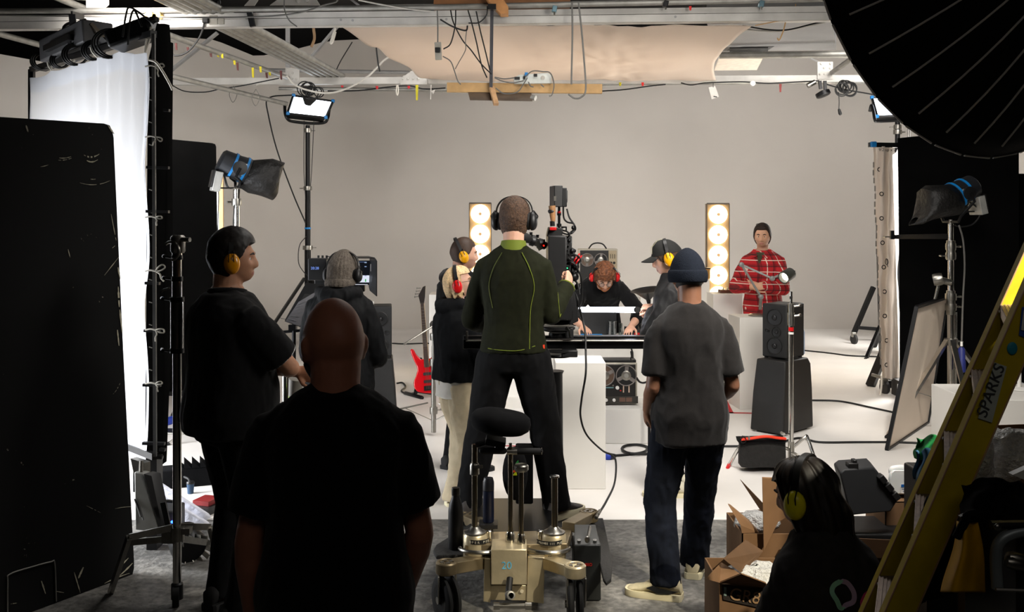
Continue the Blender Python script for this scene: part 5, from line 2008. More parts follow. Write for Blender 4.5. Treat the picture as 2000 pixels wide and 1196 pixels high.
t = thing('equipment_case', 'dark grey flat case standing upright on the table in front of the bent person', 'case', on_table(1168, 9.12))
q = on_table(1167, 9.12)
MB().box(q + V((0, 0, .115)), (.345, .05, .225)).build('body', mat('matt_grey_case', (44, 45, 47), .7, var=.06), t, bevel=.006)
MB().box(q + V((-.06, -.027, .005)), (.20, .004, .008)).build('edge_strip', M_BLUE, t)
q = on_table(1196, 9.03)
t = thing('glass_beaker', 'clear glass beaker on the table before the dark case', 'beaker', q)
M_GLASS = bpy.data.materials.new('clear_glass')
M_GLASS.use_nodes = True
_n = M_GLASS.node_tree
_n.nodes.clear()
_o = _n.nodes.new('ShaderNodeOutputMaterial'); _t = _n.nodes.new('ShaderNodeBsdfTransparent'); _g = _n.nodes.new('ShaderNodeBsdfGlossy'); _m = _n.nodes.new('ShaderNodeMixShader'); _f = _n.nodes.new('ShaderNodeLayerWeight')
_t.inputs[0].default_value = (.93, .96, .96, 1); _g.inputs['Roughness'].default_value = .03; _f.inputs[0].default_value = .35
_n.links.new(_f.outputs['Facing'], _m.inputs[0]); _n.links.new(_t.outputs[0], _m.inputs[1]); _n.links.new(_g.outputs[0], _m.inputs[2]); _n.links.new(_m.outputs[0], _o.inputs[0])
MB().lathe([(.034, .001), (.036, .004), (.036, .125), (.041, .134), (.039, .135), (.0335, .124), (.0335, .006), (.001, .005)], q, n=28, cap=False).build('vessel', M_GLASS, t, smooth=60)
q = on_table(1212, 9.06)
t = thing('glass_jar', 'narrow clear glass jar beside the beaker', 'jar', q)
MB().lathe([(.017, .001), (.018, .11), (.015, .112), (.015, .006), (.001, .005)], q, n=20, cap=False).build('vessel', M_GLASS, t, smooth=60)
q = on_table(1248, 9.1)
t = thing('mixer', 'small black mixing desk with knobs on the table', 'mixer', q)
MB().prism([q + V(p) for p in ((-.085, -.08, .002), (-.085, .10, .002), (-.085, .10, .085), (-.085, -.08, .06))], (.24, 0, 0)).build('case', M_BLKPLAS, t, bevel=.004)
mb = MB()
for i in range(6):
    for j in range(2):
        mb = MB().lathe([(.010, 0), (.009, .022)], q + V((-.06 + i * .036, -.04 + j * .07, .064 + j * .012)), n=10)
        mb.build('knob', M_BLKPLAS, t)
MB().box(q + V((-.03, -.082, .02)), (.05, .004, .02)).build('red_switch', M_RED, t)
q = on_table(1226, 9.08)
t = thing('tape_dispenser', 'black tape dispenser on the table left of the mixing desk', 'dispenser', q)
MB().prism([q + V(p) for p in ((-.03, 0, .002), (.04, 0, .002), (.045, 0, .03), (.01, 0, .035), (.0, 0, .075), (-.03, 0, .08))], (0, .03, 0)).build('body', M_BLKPLAS, t, bevel=.004)
MB().lathe([(.022, -.012), (.022, .012)], q + V((.012, .015, .035)), (0, -1, 0), 18).build('tape_roll', M_WHITE, t)
q = on_table(1252, 9.35)
o = MB().lathe([(.085, .10), (.105, .105), (.11, .125), (.10, .13), (.09, .115), (.02, .108), (.02, .0), (.05, .0)], q, (.1, -.1, 1), 24).build('cake_stand', mat('pale_dish', (200, 196, 186), .5)); tag(o, 'pale round dish raised behind the mixing desk', 'dish')
o = MB().lathe([(.012, .0), (.02, .05), (.10, .12), (.14, .135), (.13, .137), (.05, .09)], W(1268, 597, 8.3), (-.15, -.1, 1), 26).build('cymbal', M_BLKMET)
tag(o, 'dark shallow lamp bowl just left of the person in the cap', 'bowl')
o = MB().tube([W(1268, 597, 8.3), V((W(1268, 597, 8.3).x, 8.3, .006))], .012, 8).build('bowl_post', M_BLKMET); tag(o, 'thin black post under the dark bowl', 'post')
o = MB().box(V((W(1268, 590, 10.2).x, 10.2, .56)), (.2, .2, 1.10)).build('plinth', M_PLINTH, bevel=.004); tag(o, 'white plinth hidden mostly behind the person in the cap', 'plinth')


# reel-to-reel recorders
def recorder(label, px, d, zb, w, h, handle=False, side=False):
    k = d / F
    x = (px - 1000) * k
    t = thing('reel_recorder', label, 'tape recorder', (x, d, zb))
    q = V((x, d, zb))
    dp = .18
    MB().box(q + V((0, dp / 2, h / 2)), (w, dp, h)).build('case', mat('recorder_case', (186, 180, 166), .5, .3), t, bevel=.006)
    MB().box(q + V((0, -.006, h / 2)), (w - .03, .016, h - .03)).build('front_panel', mat('recorder_panel', (26, 24, 23), .45), t, bevel=.003)
    mp = mat('reel_plastic', (96, 78, 66), .3, .1)
    rr = w * .235 if not side else w * .17
    cx = (-w * .245, w * .245) if not side else (-w * .29, w * .06)
    for i, xx in enumerate(cx):
        c = q + V((xx, -.02, h * .70))
        r_ = MB().lathe([(rr, 0), (rr, .010)], c, (0, -1, 0), 30).build('reel', M_BLACK if i else mp, t)
        mb = MB().torus(c + V((0, -.012, 0)), rr * .96, .005, (0, -1, 0), 36, 6)
        for a in range(3):
            an = a * 2 * PI / 3 + .5 + i
            mb.beam(c + V((math.cos(an) * .02, -.012, math.sin(an) * .02)), c + V((math.cos(an) * rr * .95, -.012, math.sin(an) * rr * .95)), rr * .35, .003, up=V((0, 1, 0)))
        mb.build('spokes', mat('clear_grey_reel', (128, 122, 118), .25, .2), r_)
        MB().lathe([(rr * .46, 0), (rr * .46, .016), (rr * .40, .018)], c, (0, -1, 0), 26).build('hub', M_STEEL, r_)
        MB().lathe([(rr * .24, .016), (rr * .22, .022)], c, (0, -1, 0), 20).build('spindle', M_GREYMET, r_)
    if not side:
        for xx, zz, r in ((.02, .40, .016), (-.02, .46, .008), (-.15, .10, .012), (-.08, .10, .014), (-.01, .10, .014)):
            MB().lathe([(r, 0), (r * .9, .02)], q + V((xx * w / .40, -.014, zz * h)), (0, -1, 0), 16).build('knob', M_WHITE if r > .01 else M_STEEL, t)
        for xx in (.075, .125):
            MB().box(q + V((xx * w / .4, -.016, h * .375)), (.010, .006, .065)).build('fader', mat('fader_cream', (206, 180, 160), .5), t)
        MB().box(q + V((.05 * w / .4, -.016, h * .33)), (.012, .006, .010)).build('record_button', M_RED, t)
        MB().box(q + V((.03 * w / .4, -.015, h * .105)), (w * .88, .004, h * .17)).build('lower_panel', mat('lower_panel', (64, 62, 58), .4, .4), t)
        for xx in (.065, .125):
            MB().box(q + V((xx * w / .4, -.019, h * .11)), (.050, .004, .036)).build('level_meter', mat('meter_face', (104, 78, 66), .4), t)
        MB().box(q + V((-.06 * w / .4, -.015, h * .40)), (.09, .003, .010)).build('name_strip', mat('teal_strip', (110, 150, 156), .5), t)
    else:
        MB().box(q + V((w * .36, -.016, h * .5)), (w * .20, .006, h * .92)).build('control_strip', mat('cream_strip', (168, 152, 124), .5), t)
        for j in range(3):
            MB().box(q + V((w * .31 + j * .022, -.02, h * .80)), (.006, .004, .05)).build('fader', M_BLACK, t)
        for j in range(2):
            MB().lathe([(.014, 0), (.014, .008)], q + V((w * .32 + j * .035, -.018, h * .62)), (0, -1, 0), 14).build('knob', M_BLACK, t)
        for j in range(2):
            MB().box(q + V((w * .32 + j * .03, -.02, h * .30)), (.006, .004, .12)).build('slot', M_BLACK, t)
    if handle:
        MB().tube(spline([q + V((-.10, dp / 2, h)), q + V((-.06, dp / 2, h + .05)), q + V((0, dp / 2, h + .065)), q + V((.06, dp / 2, h + .05)), q + V((.10, dp / 2, h))], 5), .008, 8).build('handle', M_BLKPLAS, t)
    else:
        MB().box(q + V((0, dp / 2, h + .012)), (w * .96, dp * .9, .024)).build('lid', M_BLKPLAS, t, bevel=.004)
    for sx in (-1, 1):
        MB().lathe([(.014, -.012), (.014, .001)], q + V((sx * w * .4, dp / 2, 0)), n=10).build('foot', M_RUBBER, t)
    return t


recorder('reel-to-reel tape recorder with a black front on the low platform', 1201, 8.62, .316, .385, .355)
recorder('distant reel-to-reel recorder with a cream control strip on a plinth behind the bent person', 1168.5, 11.05, 1.168, .435, .40, True, True)
t = thing('power_plug', 'hanging black lead and plug at the top of the reel recorder', 'plug', W(1234, 690, 8.5))
MB().tube(spline([W(1233, 681, 8.4), W(1236, 692, 8.4), W(1232, 700, 8.45), W(1234, 706, 8.5)], 4), .007, 6).capsule([W(1234, 688, 8.4), W(1235, 698, 8.42)], [.014, .012], 8).build('lead', M_CABLE, t)
cable('cable', [W(1243, 738, 8.6), W(1249, 746, 8.62), W(1258, 748, 8.65), W(1272, 742, 8.7)], .009, M_CABLE, 'short black lead at the side of the reel recorder')

# small things on plinths
q = V((W(1427, 416, 11.3).x, 11.38, 1.055))
t = thing('wooden_pedal', 'small wooden box with cream knobs on the plinth by the plaid shirt person', 'pedal', q)
MB().box(q + V((0, 0, .02)), (.23, .14, .036)).build('case', mat('dark_walnut', (92, 50, 30), .5, var=.2), t, bevel=.004)
for i in range(4):
    MB().lathe([(.012, 0), (.010, .028)], q + V((-.07 + i * .046, -.02, .038)), n=12).build('knob', mat('ivory_knob', (212, 196, 160), .4), t)
q = V((W(1379, 416, 11.7).x, 11.72, 1.19))
t = thing('brass_box', 'small brass box on the white plinth behind the navy knitted hat', 'box', q)
MB().box(q + V((0, 0, .065)), (.09, .09, .12)).build('body', mat('brass_box_metal', (176, 134, 74), .4, .6), t, bevel=.004)
MB().box(q + V((0, 0, .128)), (.096, .096, .012)).build('lid', M_BLKMET, t)

# grey desk lamp
t = thing('desk_lamp', 'grey jointed desk lamp lit on a white plinth in front of the plaid shirt person', 'lamp', V((W(1482, 416, 10.08).x, 10.08, .925)))
M_LG = mat('lamp_grey', (132, 132, 130), .45, .3)
d = 10.08
MB().lathe([(.105, .002), (.105, .012), (.09, .022), (.02, .028)], V((W(1482, 416, d).x, d, .925)), n=30).build('base', M_STEEL, t)
J = [W(1485, 605, d), W(1486, 580, d), W(1448, 517, d), W(1508, 544, d - .1), W(1521, 538, d - .12)]
MB().tube([J[0], J[1]], .016, 12).build('post', M_STEEL, t)
MB().beam(J[1], J[2], .020, .030, V((0, 1, 0))).build('arm', M_LG, t, bevel=.004)
MB().beam(J[2], J[3], .020, .028, V((0, 1, 0))).build('arm', M_LG, t, bevel=.004)
MB().tube([J[3], J[4]], .010, 8).build('neck', M_LG, t)
for j in (1, 2, 3):
    MB().lathe([(.024, -.022), (.026, 0), (.024, .022), (.008, .026)], J[j], (0, -1, 0), 18).build('joint', M_LG, t)
hd = (W(1524, 546, d - .22) - W(1546, 532, d - .10)).normalized()
hc = W(1538, 538, d - .14)
sh = MB().lathe([(.040, -.075), (.058, -.06), (.062, .04), (.062, .072), (.052, .070), (.045, .03), (.01, .02)], hc, hd, 28).build('lamp_shade', mat('lamp_head_grey', (70, 72, 66), .5, .2), t, smooth=50)
MB().lathe([(.044, 0), (.03, .006), (.001, .008)], hc + hd * .030, hd, 20).build('bulb', glow('desk_lamp_bulb', (255, 246, 226), 9), sh)
MB().lathe([(.008, 0), (.008, .02)], W(1549, 530, d - .1), (1, 0, 0), 10).build('switch', M_BLKPLAS, sh)


# loudspeakers on tapered stands
def loudspeaker(label, c, w, h, dp, rot, stand_label, sw0, sw1, sd, sh, cones):
    R_ = Rz(rot)
    b = V(c)
    s = thing('speaker_stand', stand_label, 'stand', (b.x, b.y, 0))
    mb = MB()
    rg = []
    for z, ww, d0, d1 in ((.02, sw0, -sd * .5, sd * .62), (sh * .55, (sw0 + sw1) / 2, -sd * .44, sd * .62), (sh - .06, sw1, -sd * .36, sd * .60), (sh, sw1 * .97, -sd * .35, sd * .5)):
        rg.append([V((b.x, b.y, 0)) + R_ @ V((x, y, z)) for x, y in ((-ww / 2, d0), (ww / 2, d0), (ww / 2, d1), (-ww / 2, d1))])
    mb.loft(rg).build('body', mat('black_stand_board', (26, 25, 24), .55, var=.12), s, bevel=.012)
    for x, y in ((-sw0 * .4, -sd * .4), (sw0 * .4, -sd * .4), (sw0 * .4, sd * .5), (-sw0 * .4, sd * .5)):
        MB().lathe([(.022, .001), (.022, .03)], V((b.x, b.y, 0)) + R_ @ V((x, y, .004)), n=12).build('foot', M_STEEL, s)
    t = thing('loudspeaker', label, 'speaker', b)
    MB().box(b + R_ @ V((0, .05, h / 2 + .012)), (w, dp, h), R_).build('cabinet', mat('black_cabinet', (24, 24, 24), .6, var=.12), t, bevel=.010)
    for x, z, r in cones:
        c0 = b + R_ @ V((x, .05 - dp / 2, z))
        ax = R_ @ V((0, -1, 0))
        r_ = MB().lathe([(r, -.004), (r, .006), (r * .9, .008), (r * .86, .002), (r * .35, -.0), (r * .33, .004)], c0 + ax * .002, ax, 30).build('driver', mat('driver_rubber', (16, 16, 16), .4), t, smooth=40)
        MB().ell(c0 + ax * .004, (r * .32, r * .32, r * .2), rotm(*frame_of(ax)), 18, 8).build('dust_cap', mat('dust_cap', (38, 38, 40), .25, .4), r_)
    for x, y in ((-1, -1), (1, -1), (1, 1), (-1, 1)):
        MB().lathe([(.018, 0), (.018, .013)], b + R_ @ V((x * w * .4, .05 + y * dp * .4, 0)), n=10).build('foot', M_RUBBER, t)
    return t


d = 8.95
loudspeaker('black three-way loudspeaker on a tapered stand behind the chrome c-stand', V((W(1527, 416, d).x, d + .05, .66)), .25, .48, .30, -.80,
            'black tapered stand under the loudspeaker at the right of the set', .34, .30, .46, .655, ((0, .37, .078), (.02, .24, .045), (-.07, .25, .02), (0, .115, .078)))
d = 9.5
loudspeaker('black three-way loudspeaker beside the seated monitor hood, left of the red bass', V((W(741, 416, d).x, d, .60)), .235, .475, .28, .12,
            'black tapered stand under the left loudspeaker near the red bass', .34, .26, .36, .595, ((.01, .365, .072), (-.04, .235, .045), (.07, .235, .022), (.01, .115, .072)))
o = MB().box(V((W(725, 416, 9.55).x, 9.55, 1.105)), (.05, .04, .03)).build('wall_plug', M_WHITE, bevel=.004); tag(o, 'small white plug lying on top of the left loudspeaker', 'plug')

# red bass guitar
d = 10.7
g0, g1 = W(838, 768, d - .12), W(824, 572, d + .10)
t = thing('bass_guitar', 'glossy red bass guitar standing on a black floor stand', 'bass guitar', V((g0.x, d, 0)))
up = (g1 - g0).normalized()
rt = V((1, 0, 0)) - up * up.x
rt.normalize()
nn = rt.cross(up)
GP = lambda x, y, z=0.: g0 + rt * x + up * y + nn * (-z if (rt.cross(up)).y > 0 else z)
nf_ = -1 if nn.y > 0 else 1
M_GRED = mat('red_lacquer', (186, 12, 22), .15, var=.06, spec=.6)
ol = spline([(-.04, .0, 0), (-.125, .03, 0), (-.155, .11, 0), (-.12, .20, 0), (-.105, .27, 0), (-.14, .37, 0), (-.165, .46, 0), (-.135, .475, 0), (-.105, .42, 0), (-.06, .365, 0), (-.035, .36, 0), (.03, .36, 0), (.06, .375, 0), (.09, .42, 0), (.115, .41, 0), (.12, .35, 0), (.105, .26, 0), (.125, .18, 0), (.155, .11, 0), (.13, .03, 0), (.05, -.005, 0), (-.04, 0, 0)], 5)[:-1]
MB().prism([GP(p.x, p.y, 0) for p in ol], nn * nf_ * .042).build('body', M_GRED, t, bevel=.010, seg=3)
MB().prism([GP(p.x, p.y, 0) + nn * nf_ * .0425 for p in spline([(.03, .34, 0), (.07, .30, 0), (.09, .2, 0), (.12, .10, 0), (.07, .05, 0), (.05, .2, 0), (.02, .30, 0), (.03, .34, 0)], 4)[:-1]], nn * nf_ * .003).build('pickguard', mat('red_pickguard', (120, 10, 16), .2), t)
o_ = nn * nf_
MB().prism([GP(-.028, .27) + o_ * .046, GP(.028, .27) + o_ * .046, GP(.020, .96) + o_ * .046, GP(-.020, .96) + o_ * .046], o_ * .014).build('neck', mat('maple_neck', (206, 170, 112), .4), t, bevel=.003)
nk = MB().prism([GP(-.026, .27) + o_ * .061, GP(.026, .27) + o_ * .061, GP(.018, .95) + o_ * .061, GP(-.018, .95) + o_ * .061], o_ * .004).build('fretboard', mat('rosewood', (52, 30, 22), .5, var=.2), t)
mb = MB()
for k in range(20):
    y = .95 - .64 * (1 - 2 ** (-(k + 1) / 11))
    mb.beam(GP(-.024, y) + o_ * .066, GP(.024, y) + o_ * .066, .003, .002, up=V((0, 1, 0)))
mb.build('frets', M_STEEL, nk)
MB().prism([GP(-.020, .95) + o_ * .05, GP(.020, .95) + o_ * .05, GP(.035, 1.02) + o_ * .05, GP(.050, 1.14) + o_ * .05, GP(.02, 1.13) + o_ * .05, GP(-.035, 1.04) + o_ * .05], o_ * .014).build('headstock', mat('headstock_black', (30, 22, 18), .3), t)
for k in range(4):
    p_ = GP(-.030 + k * .010, 1.03 + k * .03) + o_ * .056
    MB().tube([p_, p_ - rt * .04], .005, 6).box(p_ - rt * .045, (.012, .012, .02)).build('tuning_peg', M_STEEL, t)
for y in (.20, .12):
    MB().box(GP(0, y) + o_ * .050, (.085, .012, .030), rotm(rt, -nn, up)).build('pickup', M_BLKPLAS, t)
MB().box(GP(0, .05) + o_ * .050, (.09, .014, .05), rotm(rt, -nn, up)).build('bridge', M_BLKMET, t)
for x, y in ((.10, .16), (.105, .11), (.09, .07)):
    MB().lathe([(.010, .042), (.009, .06)], GP(x, y), o_, 12).build('knob', M_BLKPLAS, t)
mb = MB()
for k in range(4):
    mb.tube([GP(-.018 + .012 * k, .04) + o_ * .066, GP(-.012 + .008 * k, .96) + o_ * .069], .0012, 4)
mb.build('strings', M_STEEL, t)
t = thing('guitar_stand', 'black tubular floor stand holding the red bass guitar', 'stand', V((g0.x - .1, d, 0)))
MB().tube([W(811, 765, d - .1), W(821, 728, d + .05), W(822, 700, d + .15)], .016, 8).build('upright', M_BLKMET, t)
q0, q1 = G(792, 772) + V((0, 0, .02)), G(824, 781) + V((0, 0, .02))
MB().capsule([q0, q1], [.022, .022], 10).build('foot_bar', M_BLKMET, t)
MB().tube([q0 * .5 + q1 * .5, W(811, 765, d - .1), W(850, 770, d - .15)], .014, 8).build('cradle', M_BLKMET, t)

# floor tape
M_TAPE = mat('red_floor_tape', (176, 22, 34), .6, var=.05)


def tape(label, pts, w, grp='red tape marks on the floor'):
    mb = MB()
    for a, b in zip(pts, pts[1:]):
        A_, B_ = G(*a, .0075), G(*b, .0075)
        u = (B_ - A_).normalized()
        s_ = V((u.y, -u.x, 0)) * w / 2
        mb.add([A_ - s_ - u * w / 2, B_ - s_ + u * w / 2, B_ + s_ + u * w / 2, A_ + s_ - u * w / 2], [(0, 1, 2, 3)])
    tag(mb.build('floor_tape', M_TAPE, smooth=0), label, 'tape')


tape('red tape outline on the floor round the desk lamp plinth', [(1436, 775.5), (1412, 776), (1427, 806.5), (1500, 808)], .055)
tape('red tape strip on the floor beyond the dolly seat', [(950, 866), (985, 871), (1050, 872)], .03)
tape('short red tape mark on the floor left of the tall plinth', [(975, 790), (996, 775)], .03)

# ------------------------------------------------------------------ monitor hood, lectern and grip stand on the left of the set
d = 7.15
t = thing('field_monitor', 'black hooded field monitor in front of the knitted hat person', 'monitor', V((W(690, 416, d).x, d, 0)))
MB().box(W(664, 540, d + .03), (.36, .05, .22)).build('screen_body', M_BLKPLAS, t, bevel=.006)
MB().box(W(705, 533, d - .0), (.125, .01, .175)).build('screen', glow('screen_dark', (18, 20, 26), 1), t)
mb = MB().box(W(711, 545, d - .008), (.075, .004, .05))
mb.build('screen_image', glow('screen_white', (214, 220, 236), 1.1), t)
for k, (y, c, w_, h_) in enumerate(((513, (150, 170, 200), .016, .008), (521, (150, 170, 210), .014, .006), (539, (180, 180, 220), .014, .006), (548, (70, 180, 90), .008, .020), (556, (220, 220, 230), .09, .004), (512, (90, 110, 150), .07, .004))):
    MB().box(W(714 if k < 4 else 706, y, d - .01), (w_, .003, h_)).build('screen_icon', glow('icon_glow' + str(k), c, .9), t)
q = [W(694, 502, d - .05), W(724, 502, d - .30), W(735, 512, d - .32), W(735, 577, d - .32), W(722, 566, d - .3), W(720, 510, d)]
MB().prism([W(722, 503, d + .05), W(731, 504, d - .30), W(735, 510, d - .34), W(735, 579, d - .34), W(722, 568, d - .2), W(720, 560, d + .05)], (.006, 0, 0)).build('hood_side', M_BLKPLAS, t)
MB().prism([W(640, 502, d + .02), W(720, 502, d + .02), W(732, 505, d - .30), W(648, 505, d - .30)], (0, 0, .006)).build('hood_top', M_BLKPLAS, t)
MB().box(W(724, 523, d - .22), (.006, .004, .05)).build('hood_slot', M_WHITE, t)
MB().box(W(622, 526, d - .05), (.13, .10, .155)).build('side_box', M_BLKPLAS, t, bevel=.006)
text('20:28', 'lettering', t, W(607, 526.5, d - .103), (1, 0, 0), (0, 0, 1), .026, glow('clock_digits', (120, 150, 230), 1.2))
mb = MB()
for k in range(3):
    mb.lathe([(.008, 0), (.008, .018)], W(622 + k * 8, 504, d), n=8)
mb.build('connector', M_BLKMET, t)
MB().tube([V((W(690, 416, d).x, d + .05, .3)), W(690, 560, d + .05)], .022, 10).build('column', M_BLKMET, t)
for a in (60, 180, 300):
    u = V((math.cos(math.radians(a)), math.sin(math.radians(a)), 0))
    b0 = V((W(690, 416, d).x, d + .05, .62))
    MB().beam(b0, b0 + u * .38 - V((0, 0, .605)), .02, .02).build('leg', M_BLKMET, t)
d = 6.75
t = thing('script_stand', 'tilted black lectern with a printed sheet left of the knitted hat person', 'stand', V((W(578, 416, d).x, d, 0)))
q = [W(556, 628, d - .1), W(588, 640, d - .1), W(632, 560, d + .1), W(597, 556, d + .1)]
MB().prism(q, (0, .015, .012)).build('board', M_BLKPLAS, t)
q = [W(558, 627, d - .115), W(586, 637, d - .115), W(617, 570, d + .02), W(583, 590, d - .02)]
sh = MB().prism(q, (0, -.003, -.002)).build('sheet', mat('grey_printed_sheet', (92, 90, 92), .7, var=.2, scale=6), t)
mb = MB()
for k in range(6):
    f = .12 + .14 * k
    a_ = q[0] * (1 - f) + q[3] * f
    b_ = q[1] * (1 - f) + q[2] * f
    mb.beam(a_ * .9 + b_ * .1 + V((0, -.006, 0)), a_ * .35 + b_ * .65 + V((0, -.006, 0)), .004, .002)
mb.build('printed_lines', mat('pale_print', (150, 148, 150), .7), sh)
mb = MB().tube([W(574, 632, d), V((W(574, 416, d).x, d, .35))], .014, 8).box(W(572, 640, d), (.05, .05, .04))
mb.build('column', M_BLKMET, t)
MB().tube([W(540, 650, d), W(600, 645, d)], .010, 8).build('cross_arm', M_BLKMET, t)
for a in (40, 160, 280):
    u = V((math.cos(math.radians(a)), math.sin(math.radians(a)), 0))
    b0 = V((W(574, 416, d).x, d, .5))
    MB().beam(b0, b0 + u * .3 - V((0, 0, .485)), .016, .016).build('leg', M_BLKMET, t)
t = thing('light_stand', 'slim chrome stand with a green tape band behind the bald person', 'stand', V((W(559, 416, 5.6).x, 5.6, 0)))
q = W(559, 416, 5.6)
MB().tube([V((q.x, 5.6, .12)), W(559, 726, 5.6)], .022, 14).build('column', M_CHROME, t)
for a in (20, 140, 260):
    u = V((math.cos(math.radians(a)), math.sin(math.radians(a)), 0))
    MB().beam(V((q.x, 5.6, .45)), V((q.x, 5.6, .012)) + u * .30, .02, .02).build('leg', M_CHROME, t)
t = thing('paper_cup', 'pale cup with a green base ring held low behind the polo shirt person', 'cup', W(576, 772, 5.4))
MB().lathe([(.030, -.06), (.042, .05)], W(577, 758, 5.4), (.15, -.1, 1), 20).build('cup', mat('pale_cup', (120, 116, 108), .6), t)
MB().lathe([(.031, -.062), (.033, -.045)], W(577, 758, 5.4), (.15, -.1, 1), 20).build('ring', mat('green_ring', (110, 140, 20), .6), t)
# grip stand in front of the bass
d = 8.75
b = V((W(847, 416, d).x, d, 0))
t = combo_stand('grip_stand', 'grey grip stand with a slanting arm in front of the red bass guitar', 'stand', b, [(.04, .62, .022), (.58, .80, .018), (.78, W(0, 632, d).z, .014)], .42, .30, .22, M_STEEL, leg0=.14, ang=(182, 15, 330), legw=.016, knobs=((W(0, 658, d).z, 0., .02), (W(0, 708, d).z, .3, .022), (W(0, 802, d).z, .4, .022)))
MB().lathe([(.035, -.03), (.035, .03)], W(847, 634, d), (0, -1, 0), 16).box(W(855, 634, d), (.07, .05, .05)).build('grip_head', M_STEEL, t)
MB().tube([W(789, 673, d - .2), W(852, 633, d - .05)], .009, 8).build('grip_arm', M_STEEL, t)


# ------------------------------------------------------------------ camera dolly
M_DOLLY = mat('dolly_nickel', (196, 182, 150), .36, .6, var=.18, scale=9, bump=.05, bscale=40)
M_DOLLYD = mat('dolly_dark_nickel', (128, 114, 88), .42, .6, var=.2, scale=9)
t = thing('camera_dolly', 'worn metal camera dolly with a black seat on the concrete, numbered 20', 'dolly', (.0, 5.2, 0))
D0 = 4.86


def dp(px, py, d=D0):
    return W(px, py, d)


# chassis
MB().prism([dp(959, 1074), dp(1029, 1074), dp(1029, 1143), dp(959, 1143)], (0, .16, 0)).build('chassis_box', M_DOLLY, t, bevel=.004)
mb = MB()
mb.prism([dp(946, 1092, 4.92), dp(958, 1092, 4.92), dp(958, 1178, 4.92), dp(944, 1176, 4.92)], (0, .2, 0))
mb.prism([dp(1031, 1088, 4.92), dp(1064, 1090, 4.92), dp(1062, 1180, 4.92), dp(1028, 1176, 4.92)], (0, .2, 0))
mb.prism([dp(956, 1144, 4.93), dp(1032, 1144, 4.93), dp(1036, 1174, 4.93), dp(956, 1173, 4.93)], (0, .2, 0))
mb.build('rear_plate', M_DOLLY, t, bevel=.003)
MB().prism([dp(908, 1066, 4.95), dp(1108, 1062, 4.95), dp(1118, 1030, 5.45), dp(905, 1032, 5.45)], (0, 0, -.05)).build('deck', M_DOLLYD, t, bevel=.004)
MB().box((.02, 5.62, .235), (.44, .66, .06)).build('frame', M_BLKMET, t, bevel=.006)
text('20', 'lettering', t, dp(979, 1112) + V((0, -.001, 0)), (1, 0, 0), (0, 0, 1), .052, mat('cyan_chalk', (90, 170, 205), .8, var=.4, scale=60))
text('20', 'lettering', t, dp(1070, 1088, 4.90), (1, 0, 0), (0, 0, 1), .018, M_BLACK)
# corner drums, label arcs and hand rails
for px, x0, s in ((928, 908, -1), (1082, 1108, 1)):
    c = V((W(px, 416, 5.0).x, 5.0, 0))
    MB().lathe([(.052, .22), (.060, .24), (.060, .352), (.052, .362)], c, n=28).build('corner_drum', M_DOLLY, t, smooth=40)
    MB().lathe([(.055, .362), (.055, .369), (.040, .373), (.020, .395)], c, n=28).build('flange', M_STEEL, t)
    MB().lathe([(.014, .32), (.016, .365), (.010, .369)], c + V((-s * .07, .02, 0)), n=12).build('pin', M_CHROME, t)
    MB().torus(c + V((-s * .03, -.02, .292)), .105, .010, (0, .12, 1), 26, 8, a0=PI * 1.0, a1=PI * 2.0, up=(0, 1, 0) if s > 0 else (0, 1, 0)).build('hand_rail', M_STEEL, t)


def arc_label(s_, c, r, a0, a1, z, size, name):
    """Curved black name strip with pale lettering."""
    st = MB().sheet(lambda u, v: c + V((r * math.sin(a0 + (a1 - a0) * u), -r * math.cos(a0 + (a1 - a0) * u), z - .011 + .022 * v)), 18, 1).build('name_strip', M_BLACK, t, smooth=180)
    n = len(s_)
    for i, ch in enumerate(s_):
        if ch == ' ':
            continue
        a = a0 + (a1 - a0) * (i + .12) / n
        p_ = c + V(((r + .0015) * math.sin(a), -(r + .0015) * math.cos(a), z - size * .36))
        text(ch, 'lettering', st, p_, (math.cos(a), math.sin(a), 0), (0, 0, 1), size, mat('pale_print_metal', (190, 184, 168), .5))


arc_label('SUPER PEE', V((W(932, 416, 5.0).x, 5.0, 0)), .064, -.85, 1.15, .334, .016, 'a')
arc_label('R PEEWEE III PLUS', V((W(1074, 416, 5.0).x, 5.0, 0)), .075, -1.1, .9, .332, .015, 'b')
